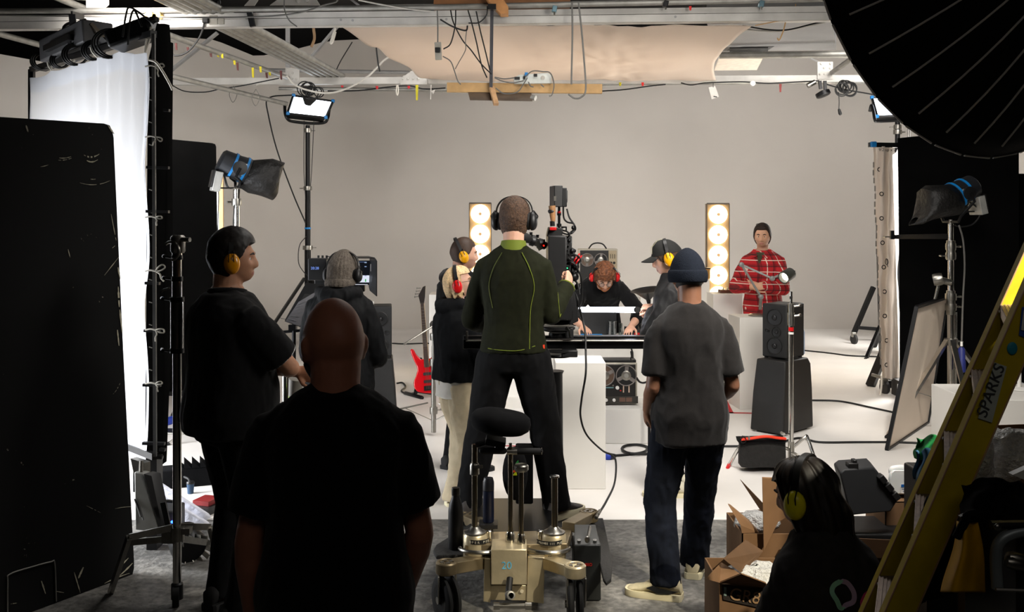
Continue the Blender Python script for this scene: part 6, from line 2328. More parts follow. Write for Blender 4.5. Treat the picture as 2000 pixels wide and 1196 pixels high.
# legs and wheels
for sx, hub, root, dd in ((-1, (872, 1104), (944, 1092), 4.78), (1, (1123, 1110), (1064, 1092), 4.72)):
    c = W(hub[0], hub[1], dd)
    r_ = W(root[0], root[1], 4.98)
    MB().beam(r_ + V((0, 0, -.012)), c + V((0, 0, -.012)), .075, .055).lathe([(.048, -.04), (.052, -.034), (.052, .012), (.046, .018), (.036, .018), (.034, .010), (.001, .010)], c, n=26).build('swivel_arm', M_DOLLY if sx > 0 else M_DOLLYD, t, bevel=.003)
    lug = MB()
    for k in range(4):
        lug.box(c + Rz(k * PI / 2 + .4) @ V((.022, 0, .014)), (.014, .02, .008), Rz(k * PI / 2 + .4))
    lug.build('hub_star', M_STEEL, t)
    hz = c.z - .045
    wc = V((c.x, dd, .115))
    tl = .35 if sx < 0 else 1.57
    axd = V((math.cos(tl if sx < 0 else 0), math.sin(.5 if sx < 0 else 0), 0)).normalized()
    ax = axd
    for k in (-1, 1):
        MB().prism([c + ax * k * .043 + V((0, -.03, -.04)), c + ax * k * .043 + V((0, .03, -.04)), wc + ax * k * .040 + V((0, .045, 0)), wc + ax * k * .040 + V((0, -.045, 0))], ax * .010).build('wheel_fork', M_STEEL, t, bevel=.003)
    for k in (-1, 1):
        w_ = MB().lathe([(.055, -.014), (.100, -.014), (.112, -.006), (.112, .006), (.100, .014), (.055, .014)], wc + ax * k * .022, ax, 36).build('wheel', M_RUBBER, t, smooth=40)
        MB().lathe([(.001, -.012), (.075, -.015), (.075, .015), (.001, .012)], wc + ax * k * .022, ax, 26).build('wheel_disc', M_STEEL if k > 0 else M_BLKMET, w_)
        MB().lathe([(.018, 0), (.018, .012)], wc + ax * k * .036, ax * k, 12).build('axle_nut', M_STEEL, w_)
for hub, dd, root in (((1150, 1004), 5.62, (1110, 1030)), ((915, 1010), 5.7, (950, 1030))):
    c = W(hub[0], hub[1], dd)
    MB().beam(W(root[0], root[1], 5.35), c + V((0, 0, -.012)), .075, .05).lathe([(.05, -.04), (.054, -.03), (.054, .014), (.046, .020), (.038, .012), (.001, .010)], c, n=26).build('swivel_arm', M_DOLLYD, t, bevel=.003)
    lug = MB()
    for k in range(4):
        lug.box(c + Rz(k * PI / 2 + .4) @ V((.022, 0, .014)), (.014, .02, .008), Rz(k * PI / 2 + .4))
    lug.build('hub_star', M_STEEL, t)
    for k in (-1, 1):
        wc = V((c.x + k * .022, dd, .115))
        MB().lathe([(.055, -.014), (.100, -.014), (.112, -.006), (.112, .006), (.100, .014), (.055, .014)], wc, (1, 0, 0), 30).build('wheel', M_RUBBER, t, smooth=40)
# side boards
M_BOARD = mat('dark_grip_board', (44, 43, 42), .8, var=.25, scale=60, bump=.4, bscale=140)
MB().prism([G(x, y, .25) for x, y in ((846, 1074), (852, 1064), (958, 998), (990, 998), (930, 1070), (905, 1084), (852, 1085))], (0, 0, -.022)).build('side_board', M_BOARD, t, bevel=.005)
MB().prism([G(x, y, .2) for x, y in ((1152, 1012), (1178, 1012), (1196, 1098), (1194, 1130), (1184, 1138), (1178, 1130))], (0, 0, -.02)).build('side_board', M_BOARD, t, bevel=.005)
MB().box((.0, 5.62, .19), (.66, .62, .02)).build('foot_deck', M_BOARD, t, bevel=.004)
# knuckle valve at the back
MB().tube(spline([dp(996, 1130, 4.84), dp(994, 1150, 4.80), dp(993, 1172, 4.77)], 4), .016, 12).build('hose', M_BLACK, t)
MB().lathe([(.013, -.026), (.020, -.024), (.020, .024), (.013, .026)], dp(996, 1163, 4.76), (.25, -1, .3), 18, cap=False).build('valve_ring', M_GREYMET, t)
MB().tube([dp(976, 1184, 4.78), dp(1026, 1184, 4.78)], .012, 12).lathe([(.018, 0), (.018, .03)], dp(976, 1184, 4.78), (-1, 0, 0), 12).lathe([(.018, 0), (.018, .03)], dp(1026, 1184, 4.78), (1, 0, 0), 12).build('valve_bolt', M_STEEL, t)
MB().lathe([(.009, 0), (.009, .004)], dp(1019, 1155, 4.92), (0, -1, 0), 14).build('plate_hole', mat('pale_hole', (210, 198, 170), .5), t)
# masts
for px, y0, y1, d_, r in ((927, 1042, 868, 5.0, .0145), (997, 1060, 874, 4.98, .0125), (1018, 1064, 912, 4.95, .0125), (1083, 1046, 932, 5.0, .0165)):
    MB().tube([W(px, y0, d_), W(px, y1, d_)], r, 16).build('mast', mat('mast_steel', (120, 112, 96), .25, 1., var=.08), t)
MB().lathe([(.020, -.03), (.024, -.026), (.024, .02), (.018, .03)], W(927, 916, 5.0), n=18).box(W(935, 912, 4.98), (.04, .02, .012)).build('mast_collar', M_STEEL, t)
for px, py, d_, r in ((997, 1052, 4.98, .024), (1018, 1056, 4.95, .021)):
    MB().lathe([(r, -.03), (r, .02), (r * .7, .035)], W(px, py, d_), n=16).build('mast_collar', M_CHROME, t)
MB().lathe([(.030, -.012), (.036, -.004), (.036, .016), (.030, .022), (.010, .024)], W(1018, 916, 4.95), n=24).build('mast_cap', M_STEEL, t)
MB().lathe([(.016, -.01), (.024, -.004), (.024, .004), (.012, .008)], W(1083, 931, 5.0), n=24).build('mast_cap', M_CHROME, t)
MB().lathe([(.045, -.012), (.052, -.008), (.050, .004), (.020, .03)], W(1083, 1052, 5.0), n=26).build('flange', M_CHROME, t)
MB().lathe([(.03, -.006), (.03, .006)], W(976, 1068, 4.95), n=20).build('socket_ring', M_STEEL, t)
# steering bar
d_ = 4.98
MB().tube([W(990, 882, d_), W(1010, 882, d_)], .017, 14).box(W(997, 876, d_), (.014, .02, .05)).build('bar_clamp', M_STEEL, t)
MB().capsule([W(942, 881, d_), W(984, 881, d_)], [.017, .017], 12).build('grip', M_RUBBER, t)
MB().capsule([W(1012, 882, d_), W(1054, 882, d_)], [.017, .017], 12).build('grip', M_RUBBER, t)
MB().torus(W(1058, 882, d_), .015, .002, (1, 0, 0), 20, 6).build('grip_ring', M_CHROME, t)
# seat
rg = []
c = W(975, 822, 5.0)
for h, r in ((-.060, .07), (-.056, .115), (-.04, .142), (-.01, .152), (.02, .148), (.040, .128), (.050, .09), (.053, .03)):
    rg.append([c + V((r * math.cos(2 * PI * j / 40) * (1.0 + .05 * math.cos(2 * PI * j / 40)), r * .9 * math.sin(2 * PI * j / 40), h + .012 * math.cos(2 * PI * j / 40) * -1)) for j in range(40)])
MB().loft(rg).build('seat', M_BLKFAB, t, smooth=60)
MB().box(W(968, 862, 5.0), (.10, .12, .03), Ry(.2)).tube([W(958, 862, 5.0), W(930, 870, 5.0)], .014).lathe([(.02, -.02), (.02, .01)], W(975, 868, 4.98), n=14).build('seat_bracket', M_BLKMET, t)
# riser column carrying the head
MB().lathe([(.075, .2), (.075, .30), (.055, .32), (.05, .95), (.06, .97)], V((.27, 6.30, 0)), n=24).build('riser_column', M_BLKMET, t)

# bottles and battery
q = V((W(890, 416, 5.1).x, 5.1, W(890, 1074, 5.1).z))
t2_ = thing('water_bottle', 'matt black swing-neck water bottle on the dolly side board', 'bottle', q)
MB().lathe([(.034, .002), (.038, .010), (.039, .10), (.038, .20), (.033, .235), (.021, .268), (.018, .285)], q, n=26).build('body', mat('matt_black_bottle', (15, 15, 16), .5), t2_, smooth=50)
MB().lathe([(.021, .280), (.022, .31), (.020, .318), (.001, .319)], q, n=24).build('cap', mat('bottle_cap', (60, 58, 54), .3, .6), t2_, smooth=50)
q = V((W(954, 416, 5.35).x, 5.35, W(954, 1020, 5.35).z))
t2_ = thing('water_bottle', 'navy blue flask standing on the dolly between the masts', 'bottle', q)
MB().lathe([(.026, .001), (.030, .006), (.030, .17)], q, n=26).build('body', mat('navy_bottle', (20, 26, 46), .3, .3), t2_, smooth=50)
MB().lathe([(.0305, .172), (.0305, .215), (.024, .238), (.001, .242)], q, n=26).build('cap', mat('dark_flask_cap', (24, 24, 28), .4), t2_, smooth=50)
MB().box(q + V((0, 0, -.012)), (.10, .10, .02)).build('cup_plate', M_BLKPLAS, t2_)
q = V((W(1147, 416, 5.05).x, 5.05, .0))
t2_ = thing('battery_block', 'black block battery with a red mark and carry handle beside the dolly', 'battery', q)
zt, zb = W(0, 1064, 5.05).z, W(0, 1130, 4.98).z
MB().box(q + V((0, .07, (zt + .005) / 2)), (.137, .16, zt - .005)).build('case', mat('battery_casing', (34, 36, 35), .5, var=.1), t2_, bevel=.006)
MB().prism([q + V((-.064, 0, zt)), q + V((.064, 0, zt)), q + V((.055, .15, zt + .05)), q + V((-.055, .15, zt + .05))], (0, .012, 0)).build('top_deck', mat('battery_top', (70, 70, 68), .4, .4), t2_, bevel=.003)
MB().tube([W(1148, 1052, 5.0), W(1152, 1030, 5.12)], .008, 10).capsule([W(1147, 1052, 5.0), W(1147, 1056, 5.0)], [.013, .013], 8).build('handle', M_STEEL, t2_)
for k in (-1, 1):
    MB().lathe([(.010, 0), (.010, .006)], q + V((k * .04, .02, zt + .012)), (0, -.3, 1), 12).build('socket', M_CHROME, t2_)
text('BBD', 'lettering', t2_, V((W(1142, 416, 5.05).x, 5.0385, W(0, 1104.5, 5.05).z)) + V((0, -.0, 0)), (1, 0, 0), (0, 0, 1), .020, mat('red_print', (210, 36, 24), .5, emit=None), .001)
cable('cable', [W(1144, 684, 6.3), W(1144, 730, 6.2), W(1136, 780, 6.3), W(1134, 815, 6.35), W(1146, 850, 6.4), W(1176, 880, 6.4), W(1196, 890, 6.3), W(1203, 905, 6.2), W(1200, 945, 6.0), W(1184, 980, 5.7), W(1168, 1006, 5.4)], .0065, M_CABLE, 'black cable hanging from the camera beam down to the battery block')
o = MB().tube([W(1164, 1012, 5.38), W(1172, 998, 5.45)], .010, 8).build('cable_plug', M_STEEL); tag(o, 'metal plug on the cable end above the battery block', 'plug')

# ------------------------------------------------------------------ slider beam, head and film camera
d = 6.35
t = thing('camera_slider', 'long black slider beam with a geared head under the film camera', 'slider', W(1088, 670, d))
MB().beam(W(905, 672, d), W(1262, 672, d), .06, .036, V((0, 1, 0))).build('beam', mat('gloss_black_metal', (16, 16, 17), .25, .5), t, bevel=.004)
MB().beam(W(905, 660, d + .1), W(1262, 660, d + .1), .03, .05, V((0, 1, 0))).build('rear_rail', M_BLKMET, t, bevel=.004)
MB().tube([W(910, 666, d - .045), W(1260, 666, d - .045)], .005, 8).build('guide_rod', M_STEEL, t)
MB().box(W(912, 655, d - .04), (.012, .02, .05)).build('end_stop', M_STEEL, t)
cc = V((W(1090, 416, d).x, d, 0))
for y, r, h in ((694, .085, .018), (684, .11, .012), (654, .06, .03), (645, .095, .010), (640, .11, .022), (628, .085, .03)):
    z_c = W(0, y, d).z
    MB().lathe([(r * .96, -h / 2), (r, -h / 4), (r, h / 4), (r * .96, h / 2)], cc + V((0, 0, z_c)), n=32).build('bearing_ring', M_BLKMET if r < .1 else mat('dark_ring', (52, 52, 52), .3, .7), t)
MB().box(W(1112, 690, d - .05), (.10, .08, .045)).build('clamp_block', M_BLKPLAS, t, bevel=.006)
MB().box(W(1112, 650, d - .05), (.05, .06, .07)).build('clamp_block', M_BLKPLAS, t, bevel=.006)
MB().tube([W(1106, 640, d - .1), W(1112, 646, d - .12), W(1114, 660, d - .12)], .007, 8).build('lock_lever', M_CHROME, t)

t = thing('film_camera', 'large black film camera rigged with cables and a small monitor on top', 'camera', W(1090, 630, d))
M_CAMB = mat('camera_body_black', (17, 17, 18), .45, var=.2, scale=20)
MB().box(W(1086, 510, d), (.115, .40, .33)).build('body', M_CAMB, t, bevel=.008)
MB().box(W(1090, 590, d), (.17, .34, .20)).build('lower_body', M_CAMB, t, bevel=.008)
MB().prism([W(1108, 560, d - .12), W(1122, 566, d - .12), W(1130, 628, d - .12), W(1112, 636, d - .12)], (0, .2, 0)).build('side_module', M_CAMB, t, bevel=.006)
MB().box(W(1082, 604, d - .172), (.085, .004, .045)).build('label_plate', mat('pale_blue_label', (176, 200, 214), .5), t)
text('cop', 'lettering', t, W(1083, 607, d - .176), (1, 0, 0), (0, 0, 1), .035, M_BLUE)
MB().box(W(1090, 557, d - .03), (.16, .3, .02)).build('base_plate', M_BLKMET, t, bevel=.003)
MB().prism([W(1068, 462, d - .1), W(1098, 462, d - .1), W(1100, 446, d - .1), (W(1072, 444, d - .1))], (0, .2, 0)).build('top_block', M_CAMB, t, bevel=.005)
MB().box(W(1080, 447, d - .13), (.042, .06, .02)).build('red_collar', M_RED, t, bevel=.004)
MB().tube([W(1079, 442, d - .1), W(1078.5, 432, d - .1)], .016, 12).build('grip_neck', M_BLKMET, t)
MB().lathe([(.014, 0), (.018, .03), (.021, .07), (.022, .10)], W(1080, 433, d - .1), (-.06, 0, 1), 18).build('wooden_handle', mat('handle_wood', (150, 108, 70), .5, var=.25, scale=30), t, smooth=60)
MB().ell(W(1076, 413, d - .1) + V((.004, 0, .0)), (.024, .024, .018), None, 16, 8).build('handle_knob', M_BLKPLAS, t)
# onboard monitor on its post
MB().tube([W(1092, 446, d), W(1092, 404, d)], .009, 10).lathe([(.014, -.01), (.014, .01)], W(1092, 418, d), n=10).lathe([(.016, -.01), (.016, .01)], W(1092, 440, d), n=10).build('monitor_post', M_BLKMET, t)
MB().ell(W(1092, 415, d - .005), (.012, .012, .010)).build('post_red_knob', M_RED, t)
MB().box(W(1086, 384, d), (.055, .19, .135), Rz(.12)).build('monitor_frame', M_BLKPLAS, t, bevel=.005)
MB().box(W(1098, 386, d - .03), (.055, .11, .12)).box(W(1105, 384, d - .05), (.02, .05, .08)).build('monitor_battery', M_CAMB, t, bevel=.005)
MB().box(W(1084, 388, d - .10), (.014, .004, .03)).build('monitor_glint', M_STEEL, t)
# eyepiece and lens group pointing left
MB().tube([W(1064, 480, d - .05), W(1034, 468, d - .12)], .026, 16).lathe([(.034, -.01), (.034, .014)], W(1054, 476, d - .07), (1, .2, -.3), 18).lathe([(.036, -.012), (.036, .012)], W(1040, 470, d - .1), (1, .2, -.3), 18).build('viewfinder', M_CAMB, t)
MB().capsule([W(1030, 466, d - .14), W(1024, 464, d - .16)], [.030, .032], 14).build('eyecup', M_RUBBER, t)
MB().box(W(1052, 480, d - .11), (.03, .02, .06), Ry(-.5)).build('silver_plate', M_CHROME, t)
for px, py in ((1037, 460), (1050, 465), (1062, 474)):
    MB().lathe([(.008, 0), (.010, .02)], W(px, py, d - .08), n=10).build('focus_knob', M_BLKMET, t)
MB().ell(W(1062, 480, d - .12), (.005, .004, .005)).build('tally_light', glow('red_tally', (255, 20, 10), 6), t)
MB().lathe([(.055, 0), (.06, .08), (.06, .2), (.075, .24)], W(1095, 515, d + .15), (.05, 1, -.05), 24).build('lens', M_CAMB, t, smooth=50)
MB().box(W(1095, 512, d + .46), (.19, .14, .15)).build('matte_box', M_BLKPLAS, t, bevel=.006)
# side electronics and ribs
mb = MB()
for k in range(9):
    mb.box(W(1104, 478 + k * 8, d - .02), (.05, .16, .012))
mb.build('cooling_ribs', M_CAMB, t)
MB().box(W(1108, 500, d + .05), (.05, .2, .26)).build('side_recorder', M_CAMB, t, bevel=.006)
MB().ell(W(1108, 524, d - .14), (.004, .003, .004)).build('status_light', glow('green_status', (60, 255, 140), 3), t)
MB().ell(W(1126, 521, d - .10), (.004, .003, .004)).build('status_light', glow('green_status', (60, 255, 140), 3), t)
MB().prism([W(1080, 532, d - .19), W(1092, 522, d - .19), W(1096, 545, d - .19), W(1084, 555, d - .19)], (0, .01, 0)).build('cloth_flap', mat('grey_flap', (58, 58, 58), .8), t)
MB().capsule([W(1106, 575, d - .14), W(1108, 545, d - .13)], [.017, .019], 12).build('hand_grip', M_RUBBER, t)
random.seed(11)
paths = [[(1107, 408), (1112, 425), (1122, 440), (1124, 448), (1117, 456)], [(1100, 402), (1101, 425), (1108, 434), (1120, 437), (1123, 445)], [(1120, 450), (1113, 456), (1112, 470), (1110, 492), (1104, 520)], [(1096, 450), (1106, 452), (1112, 458), (1108, 464), (1095, 466)], [(1117, 456), (1108, 458), (1098, 455)],
         [(1112, 480), (1118, 486), (1124, 490), (1118, 494), (1108, 490), (1102, 500)], [(1105, 470), (1104, 490), (1100, 505)], [(1116, 500), (1124, 498), (1132, 505), (1128, 520), (1120, 535)], [(1110, 505), (1122, 515), (1134, 540), (1137, 565), (1136, 590), (1131, 604)], [(1118, 560), (1128, 585), (1128, 600), (1124, 612)],
         [(1105, 515), (1115, 512), (1125, 520), (1128, 535), (1122, 548)], [(1110, 495), (1115, 510), (1112, 530), (1118, 552)], [(1120, 545), (1128, 555), (1132, 575)], [(1133, 604), (1138, 625), (1143, 650), (1144, 684)]]
for k, P_ in enumerate(paths):
    MB().tube(spline([W(x, y, d - .03 - .09 * random.random()) for x, y in P_], 6), .0055 if k < 9 else .007, 6).build('cable', M_CABLE, t)
for px, py, r in ((1120, 445, .014), (1112, 470, .012), (1118, 490, .016), (1117, 505, .03), (1124, 520, .026), (1122, 540, .03), (1130, 508, .02), (1128, 560, .02)):
    MB().ell(W(px, py, d - .05), (r, r * 1.2, r * 1.1), None, 10, 6).build('connector', M_CAMB, t)
MB().tube([W(1097, 444, d - .05), W(1106, 444, d - .07), W(1106, 452, d - .07)], .006, 8).build('lock_lever', M_BLKMET, t)
for px, py in ((1136, 500), (1132, 496)):
    MB().tube(spline([W(px, py, d - .05), W(px - 8, py + 10, d - .08), W(px - 14, py + 20, d - .06)], 5), .005, 6).build('red_cable', M_RED, t)
MB().box(W(1131, 612, d + .3), (.03, .04, .055)).build('tube_holder', M_BLKPLAS, t, bevel=.004)
# sandbag hung between the operator's legs
q = W(1006, 925, 5.35)
t = thing('sandbag', 'black bag with small coloured tags hanging on the dolly behind the masts', 'bag', q)
MB().ell(q, (.068, .06, .145), None, 18, 12).build('bag', M_BLKFAB, t)
for px, py, c in ((1005, 920, (190, 60, 20)), (1006, 926, (170, 180, 20)), (1010, 905, (20, 110, 40))):
    MB().prism([W(px - 4, py + 3, 5.28), W(px + 4, py + 3, 5.28), W(px + 2, py - 5, 5.28)], (0, .012, 0)).build('coloured_tag', mat('tag' + str(c[0]), c, .5), t)
o = MB().box(W(1024, 925, 5.75), (.10, .10, .33)).build('column_cover', M_BLKFAB, bevel=.01); tag(o, 'black padded column cover between the operator legs', 'cover')

# ------------------------------------------------------------------ big black umbrella at the upper right
UC = V((1.867, 4.009, 3.12))
ua = V((-.531, 1, -.039)).normalized()
uu = V((0, 0, 1)).cross(ua).normalized()
uv = ua.cross(uu)
UR, UD = .931, .541
t = thing('umbrella_modifier', 'huge black parabolic umbrella softbox at the upper right corner', 'umbrella', UC)
NR = 34
mb = MB()
rows = 14


def up_(th, r, out=0.):
    e_ = uu * math.cos(th) + uv * math.sin(th)
    return UC + e_ * UR * r - ua * UD * (1 - r * r) - ua * out


OFF = math.radians(267)
seg = 4
vs, fs = [], []
N_ = NR * seg
for i in range(rows + 1):
    r = max(.01, i / rows)
    for j in range(N_):
        th = OFF + 2 * PI * j / N_
        k = j % seg
        sag = (math.cos(PI / NR) / math.cos((k / seg - .5) * 2 * PI / NR)) if k else 1.
        vs.append(up_(th, r * sag))
for i in range(rows):
    for j in range(N_):
        a_, b_ = i * N_ + j, i * N_ + (j + 1) % N_
        fs.append((a_, b_, b_ + N_, a_ + N_))
mb.add(vs, fs)


def two_sided(name, outer, inner):
    m = mat(name, outer, .8, spec=.15)
    nt = m.node_tree
    b = nt.nodes['Principled BSDF']
    src = b.inputs['Base Color'].links[0].from_socket
    g = nt.nodes.new('ShaderNodeNewGeometry')
    mx = nt.nodes.new('ShaderNodeMixRGB')
    nt.links.new(g.outputs['Backfacing'], mx.inputs[0])
    nt.links.new(src, mx.inputs[1])
    mx.inputs[2].default_value = lin(inner)
    nt.links.new(mx.outputs[0], b.inputs['Base Color'])
    return m


M_UMB = mat('umbrella_black', (11, 11, 12), .85, var=.1, spec=.15)
mb.build('canopy', M_UMB, t, smooth=25, solid=.003)
M_PIPE = mat('grey_piping', (190, 187, 183), .7, var=.06)
for j in range(NR):
    th = OFF + 2 * PI * j / NR
    MB().tube([up_(th, .955 - .075 * k, .006) for k in range(11)], .0042, 6).build('rib_piping', M_PIPE, t)
    a0, a1 = th + 2 * PI / NR * .06, th + 2 * PI / NR * .94
    MB().tube([up_(a0, 1., .003), up_(a1, 1., .003)], .0042, 6).build('rim_piping', M_PIPE, t)
MB().tube([UC - ua * (UD + .18), UC - ua * .02], .02, 12).lathe([(.07, -.06), (.09, 0), (.07, .06)], UC - ua * (UD + .05), ua, 20).build('shaft', M_BLKMET, t)
MB().tube([UC - ua * (UD + .15), V((UC.x + .62, UC.y - .75, 3.0)), V((UC.x + .62, UC.y - .75, .5))], .02, 12).build('support_post', M_BLKMET, t)
for k in range(3):
    a = math.radians(30 + 120 * k)
    b0 = V((UC.x + .62, UC.y - .75, .0))
    MB().beam(b0 + V((0, 0, .55)), b0 + V((math.cos(a) * .42, math.sin(a) * .42, .012)), .025, .025).build('stand_leg', M_BLKMET, t)


# ------------------------------------------------------------------ right side of the set
# standing silk frame seen edge-on
t = thing('diffusion_frame', 'tall frame of wrinkled white cloth seen edge-on at the right of the set', 'diffusion frame', V((W(1735, 416, 11).x, 11.6, 0)))


def rsilk(u, v):
    y0, y1 = 286, 742
    d = 10.95 + 3.0 * u
    px = 1757 - 17 * u + 3 * math.sin(9 * v) * (1 - u)
    zt, zb = 2.72, .12
    p = W(px, 416, d)
    p.z = zt + (zb - zt) * v
    p.x += .02 * math.sin(v * 31 + u * 5) * u + .03 * noise.noise((u * 4, v * 8, 2))
    return p


M_RS = cloth('right_silk_cloth', (238, 236, 232), .6, 10)
MB().sheet(rsilk, 30, 60).build('silk_cloth', M_RS, t, smooth=180)


def rflap(u, v):
    xl = 1705 + 17 * v
    xr = 1743 + 14 * v
    d = 10.86 + .06 * math.sin(u * 9 + 6 * v) + .03 * noise.noise((u * 5, v * 14, 1)) - .08 * u
    px = xl + (xr - xl) * u + 1.2 * math.sin(v * 40) * (1 - u)
    return W(px, 286 + (738 - 286) * v + 6 * u * v, d)


MB().sheet(rflap, 24, 70).build('side_hem', cloth('silk_side_hem', (196, 186, 176), .25, 14), t, smooth=180)
for k in range(9):
    v = .10 + .105 * k
    p = rflap(.28 + .02 * (k % 2), v)
    MB().torus(p + V((0, -.02, 0)), .020, .005, (0, -1, 0), 14, 6).build('eyelet', M_BLKMET, t)
mb = MB()
for k in range(26):
    v = .08 + .034 * k
    p = rflap(.06, v)
    mb.beam(p + V((-.02, -.02, .03)), p + V((-.02, -.02, -.03)), .014, .006)
mb.build('hook_tape', mat('grey_hook_tape', (120, 116, 110), .8), t)
a_, b_ = W(1697, 283, 10.8), W(1768, 284, 10.8)
MB().beam(a_, b_, .05, .05).build('frame_tube', M_BLKMET, t)
MB().box(W(1706, 282, 10.76), (.06, .05, .06)).build('blue_clamp', M_BLUE, t, bevel=.01)
text('9/2 up x 2m', 'lettering', t, W(1716, 295, 10.74), (1, 0, -.02), (0, 0, 1), .045, M_BLACK)
MB().tube(spline([W(1731, 505, 10.70), W(1729, 512, 10.70), W(1732, 518, 10.70), W(1735, 512, 10.70), W(1732, 506, 10.70), W(1734, 522, 10.70)], 4), .004, 5).build('pen_scrawl', M_BLACK, t)
MB().beam(W(1712, 300, 13.9), W(1722, 735, 13.9), .05, .05).build('frame_tube', M_BLKMET, t)
for pts in ([W(1722, 735, 10.8), W(1721, 760, 10.75), W(1716, 785, 10.7), W(1710, 792, 10.7), W(1707, 790, 10.7)], [W(1757, 745, 10.85), W(1755, 765, 10.8), W(1748, 785, 10.8)]):
    MB().tube(spline(pts, 6), .011, 6).build('tie_cord', M_ROPE, t)
t = thing('rolling_stand', 'black rolling stand with castors holding the right cloth frame', 'stand', G(1715, 758))
MB().beam(G(1700, 757) + V((0, 0, .02)), W(1726, 690, 11.4), .10, .05).build('leg', M_BLKMET, t)
MB().beam(W(1703, 732, 11.2), W(1745, 745, 11.0), .03, .03).build('brace', M_STEEL, t)
MB().box(W(1740, 750, 10.98), (.22, .10, .08)).build('base_block', M_BLKMET, t, bevel=.01)


def caster(px, py, d, par, r=.05):
    c = G(px, py) if d is None else V((W(px, 416, d).x, d, 0))
    c = V((c.x, c.y, r + .003))
    MB().lathe([(r * .5, -.02), (r, -.018), (r, .018), (r * .5, .02)], c, (1, .3, 0), 22).build('castor', mat('castor_rubber', (40, 39, 38), .7), par)
    MB().box(c + V((0, .01, r * .9)), (.07, .06, r * 1.0)).build('castor_fork', M_STEEL, par, bevel=.01)


caster(1728, 770, None, t, .07)
t = thing('rolling_stand', 'far black frame leg on a castor against the cyclorama', 'stand', G(1668, 672))
q = G(1667, 668)
MB().beam(q + V((0, 0, .12)), W(1706, 561, q.y + .1), .06, .06).build('leg', M_BLKMET, t)
MB().beam(W(1674, 640, q.y), W(1730, 644, q.y), .05, .05).build('brace', M_BLKMET, t)
caster(1668, 673, None, t, .075)

# black flat to the right of it
t = thing('black_flat', 'wide matt black flat at the right behind the foil-wrapped light', 'flat', V((W(1870, 416, 10.4).x, 10.4, 0)))
MB().prism([W(1753, 270, 10.5), W(1830, 262, 10.35), W(1984, 262, 10.2), W(1990, 300, 10.2), W(1990, 752, 10.2), W(1757, 750, 10.5), W(1757, 590, 10.5)], (.02, .05, 0)).build('panel', M_FLAG, t)
for px in (1800, 1950):
    MB().box(V((W(px, 416, 10.55).x, 10.6, .09)), (.45, .4, .18)).build('foot', M_BLKPLAS, t)
o = MB().box(V((W(2040, 416, 10.8).x, 10.8, 1.2)), (.6, .06, 2.39)).build('black_flat', M_FLAG); tag(o, 'second black flat cut off by the right edge of the frame', 'flat')

# right panel light
panel_light('glowing white panel light partly hidden by the umbrella', [(1703, 191, 14.0), (1798, 189, 13.8), (1806, 224, 13.6), (1713, 228, 13.8)], 14., 1753, 300,
            [(1699, 218, 13.8), (1702, 206, 13.8), (1706, 218, 13.7), (1709, 234, 13.6), (1716, 237, 13.6), (1760, 235, 13.6), (1800, 233, 13.5)])
sb = V((W(1753, 416, 13.8).x, 13.8, 0))
z_ = lambda y: CAMH + (416 - y) * 13.8 / F
combo_stand('light_stand', 'black stand under the right panel light behind the black flat', 'stand', sb, [(.15, z_(330), .045), (z_(340), z_(234), .034)], .7, .9, .02, M_BLKMET, leg0=.3, legw=.045, knobs=((z_(258), .3, .045), (z_(248), 3., .04)))
for dx, lb in ((0, 'thin wire hanging below the umbrella rim, left one'), (4, 'thin wire hanging below the umbrella rim, right one')):
    cable('wire', [W(1773 + dx, 240, 12.5), W(1773 + dx, 268, 12.5), W(1772 + dx, 290, 12.5)], .005, M_CABLE, lb)

# foil-wrapped film light on its big chrome stand
d = 9.0
sb = V((W(1857, 416, d).x, d, 0))
z_ = lambda y: CAMH + (416 - y) * d / F
t = combo_stand('light_stand', 'big chrome stand carrying the foil-wrapped light at right', 'stand', sb, [(.10, z_(600), .030), (z_(605), z_(510), .026), (z_(512), z_(437), .0235)], .75, z_(665), .03, M_CHROME, leg0=.25, ang=(205, 262, 20), legw=.042,
                knobs=((z_(482), .1, .032), (z_(500), 3.1, .032), (z_(580), .1, .036), (z_(600), .2, .036), (z_(668), .2, .045)))
for a, b in ((508, 470), (615, 568)):
    MB().tube([sb + V((0, 0, z_(a))), sb + V((0, 0, z_(b)))], .038, 18).build('clamp_sleeve', M_STEEL, t)
MB().tube([sb + V((.05, .02, .2)), sb + V((.05, .02, z_(610)))], .014, 10).build('column', M_CHROME, t)
film_light('film light in a crumpled black foil wrap on the big chrome stand at right', W(1874, 378, d), (-.80, -.15, -.42), (0, 0, 1), .84, W(1857, 440, d),
           [(.09, .165, .16, 0, 0), (.20, .20, .21, .03, .08), (.32, .20, .19, .05, .06), (.44, .18, .10, .02, -.02), (.54, .14, .05, -.02, -.05), (.62, .05, .015, -.02, -.06)])
cable('cable', [W(1893, 395, d), W(1908, 405, d), W(1914, 420, d), W(1900, 438, d), W(1878, 443, d), W(1865, 440, d)], .008, M_CABLE, 'black cable looping out behind the foil-wrapped light at right')
cable('cable', [W(1873, 440, d - .1), W(1881, 470, d - .1), W(1884, 520, d - .1), W(1881, 580, d - .1), W(1879, 640, d - .1), W(1878, 680, d - .1)], .008, M_CABLEGR, 'grey cable hanging along the big chrome stand')
t = thing('mains_connector', 'blue mains connector hanging on the grey cable by the big chrome stand', 'connector', W(1878, 700, d - .1))
MB().lathe([(.016, .10), (.030, .08), (.032, -.02), (.036, -.03), (.036, -.12), (.028, -.125)], W(1878, 700, d - .1), n=16).build('body', mat('navy_connector', (36, 44, 108), .5), t)
MB().lathe([(.010, .14), (.012, .10)], W(1878, 698, d - .1), n=10).build('gland', M_WHITE, t)
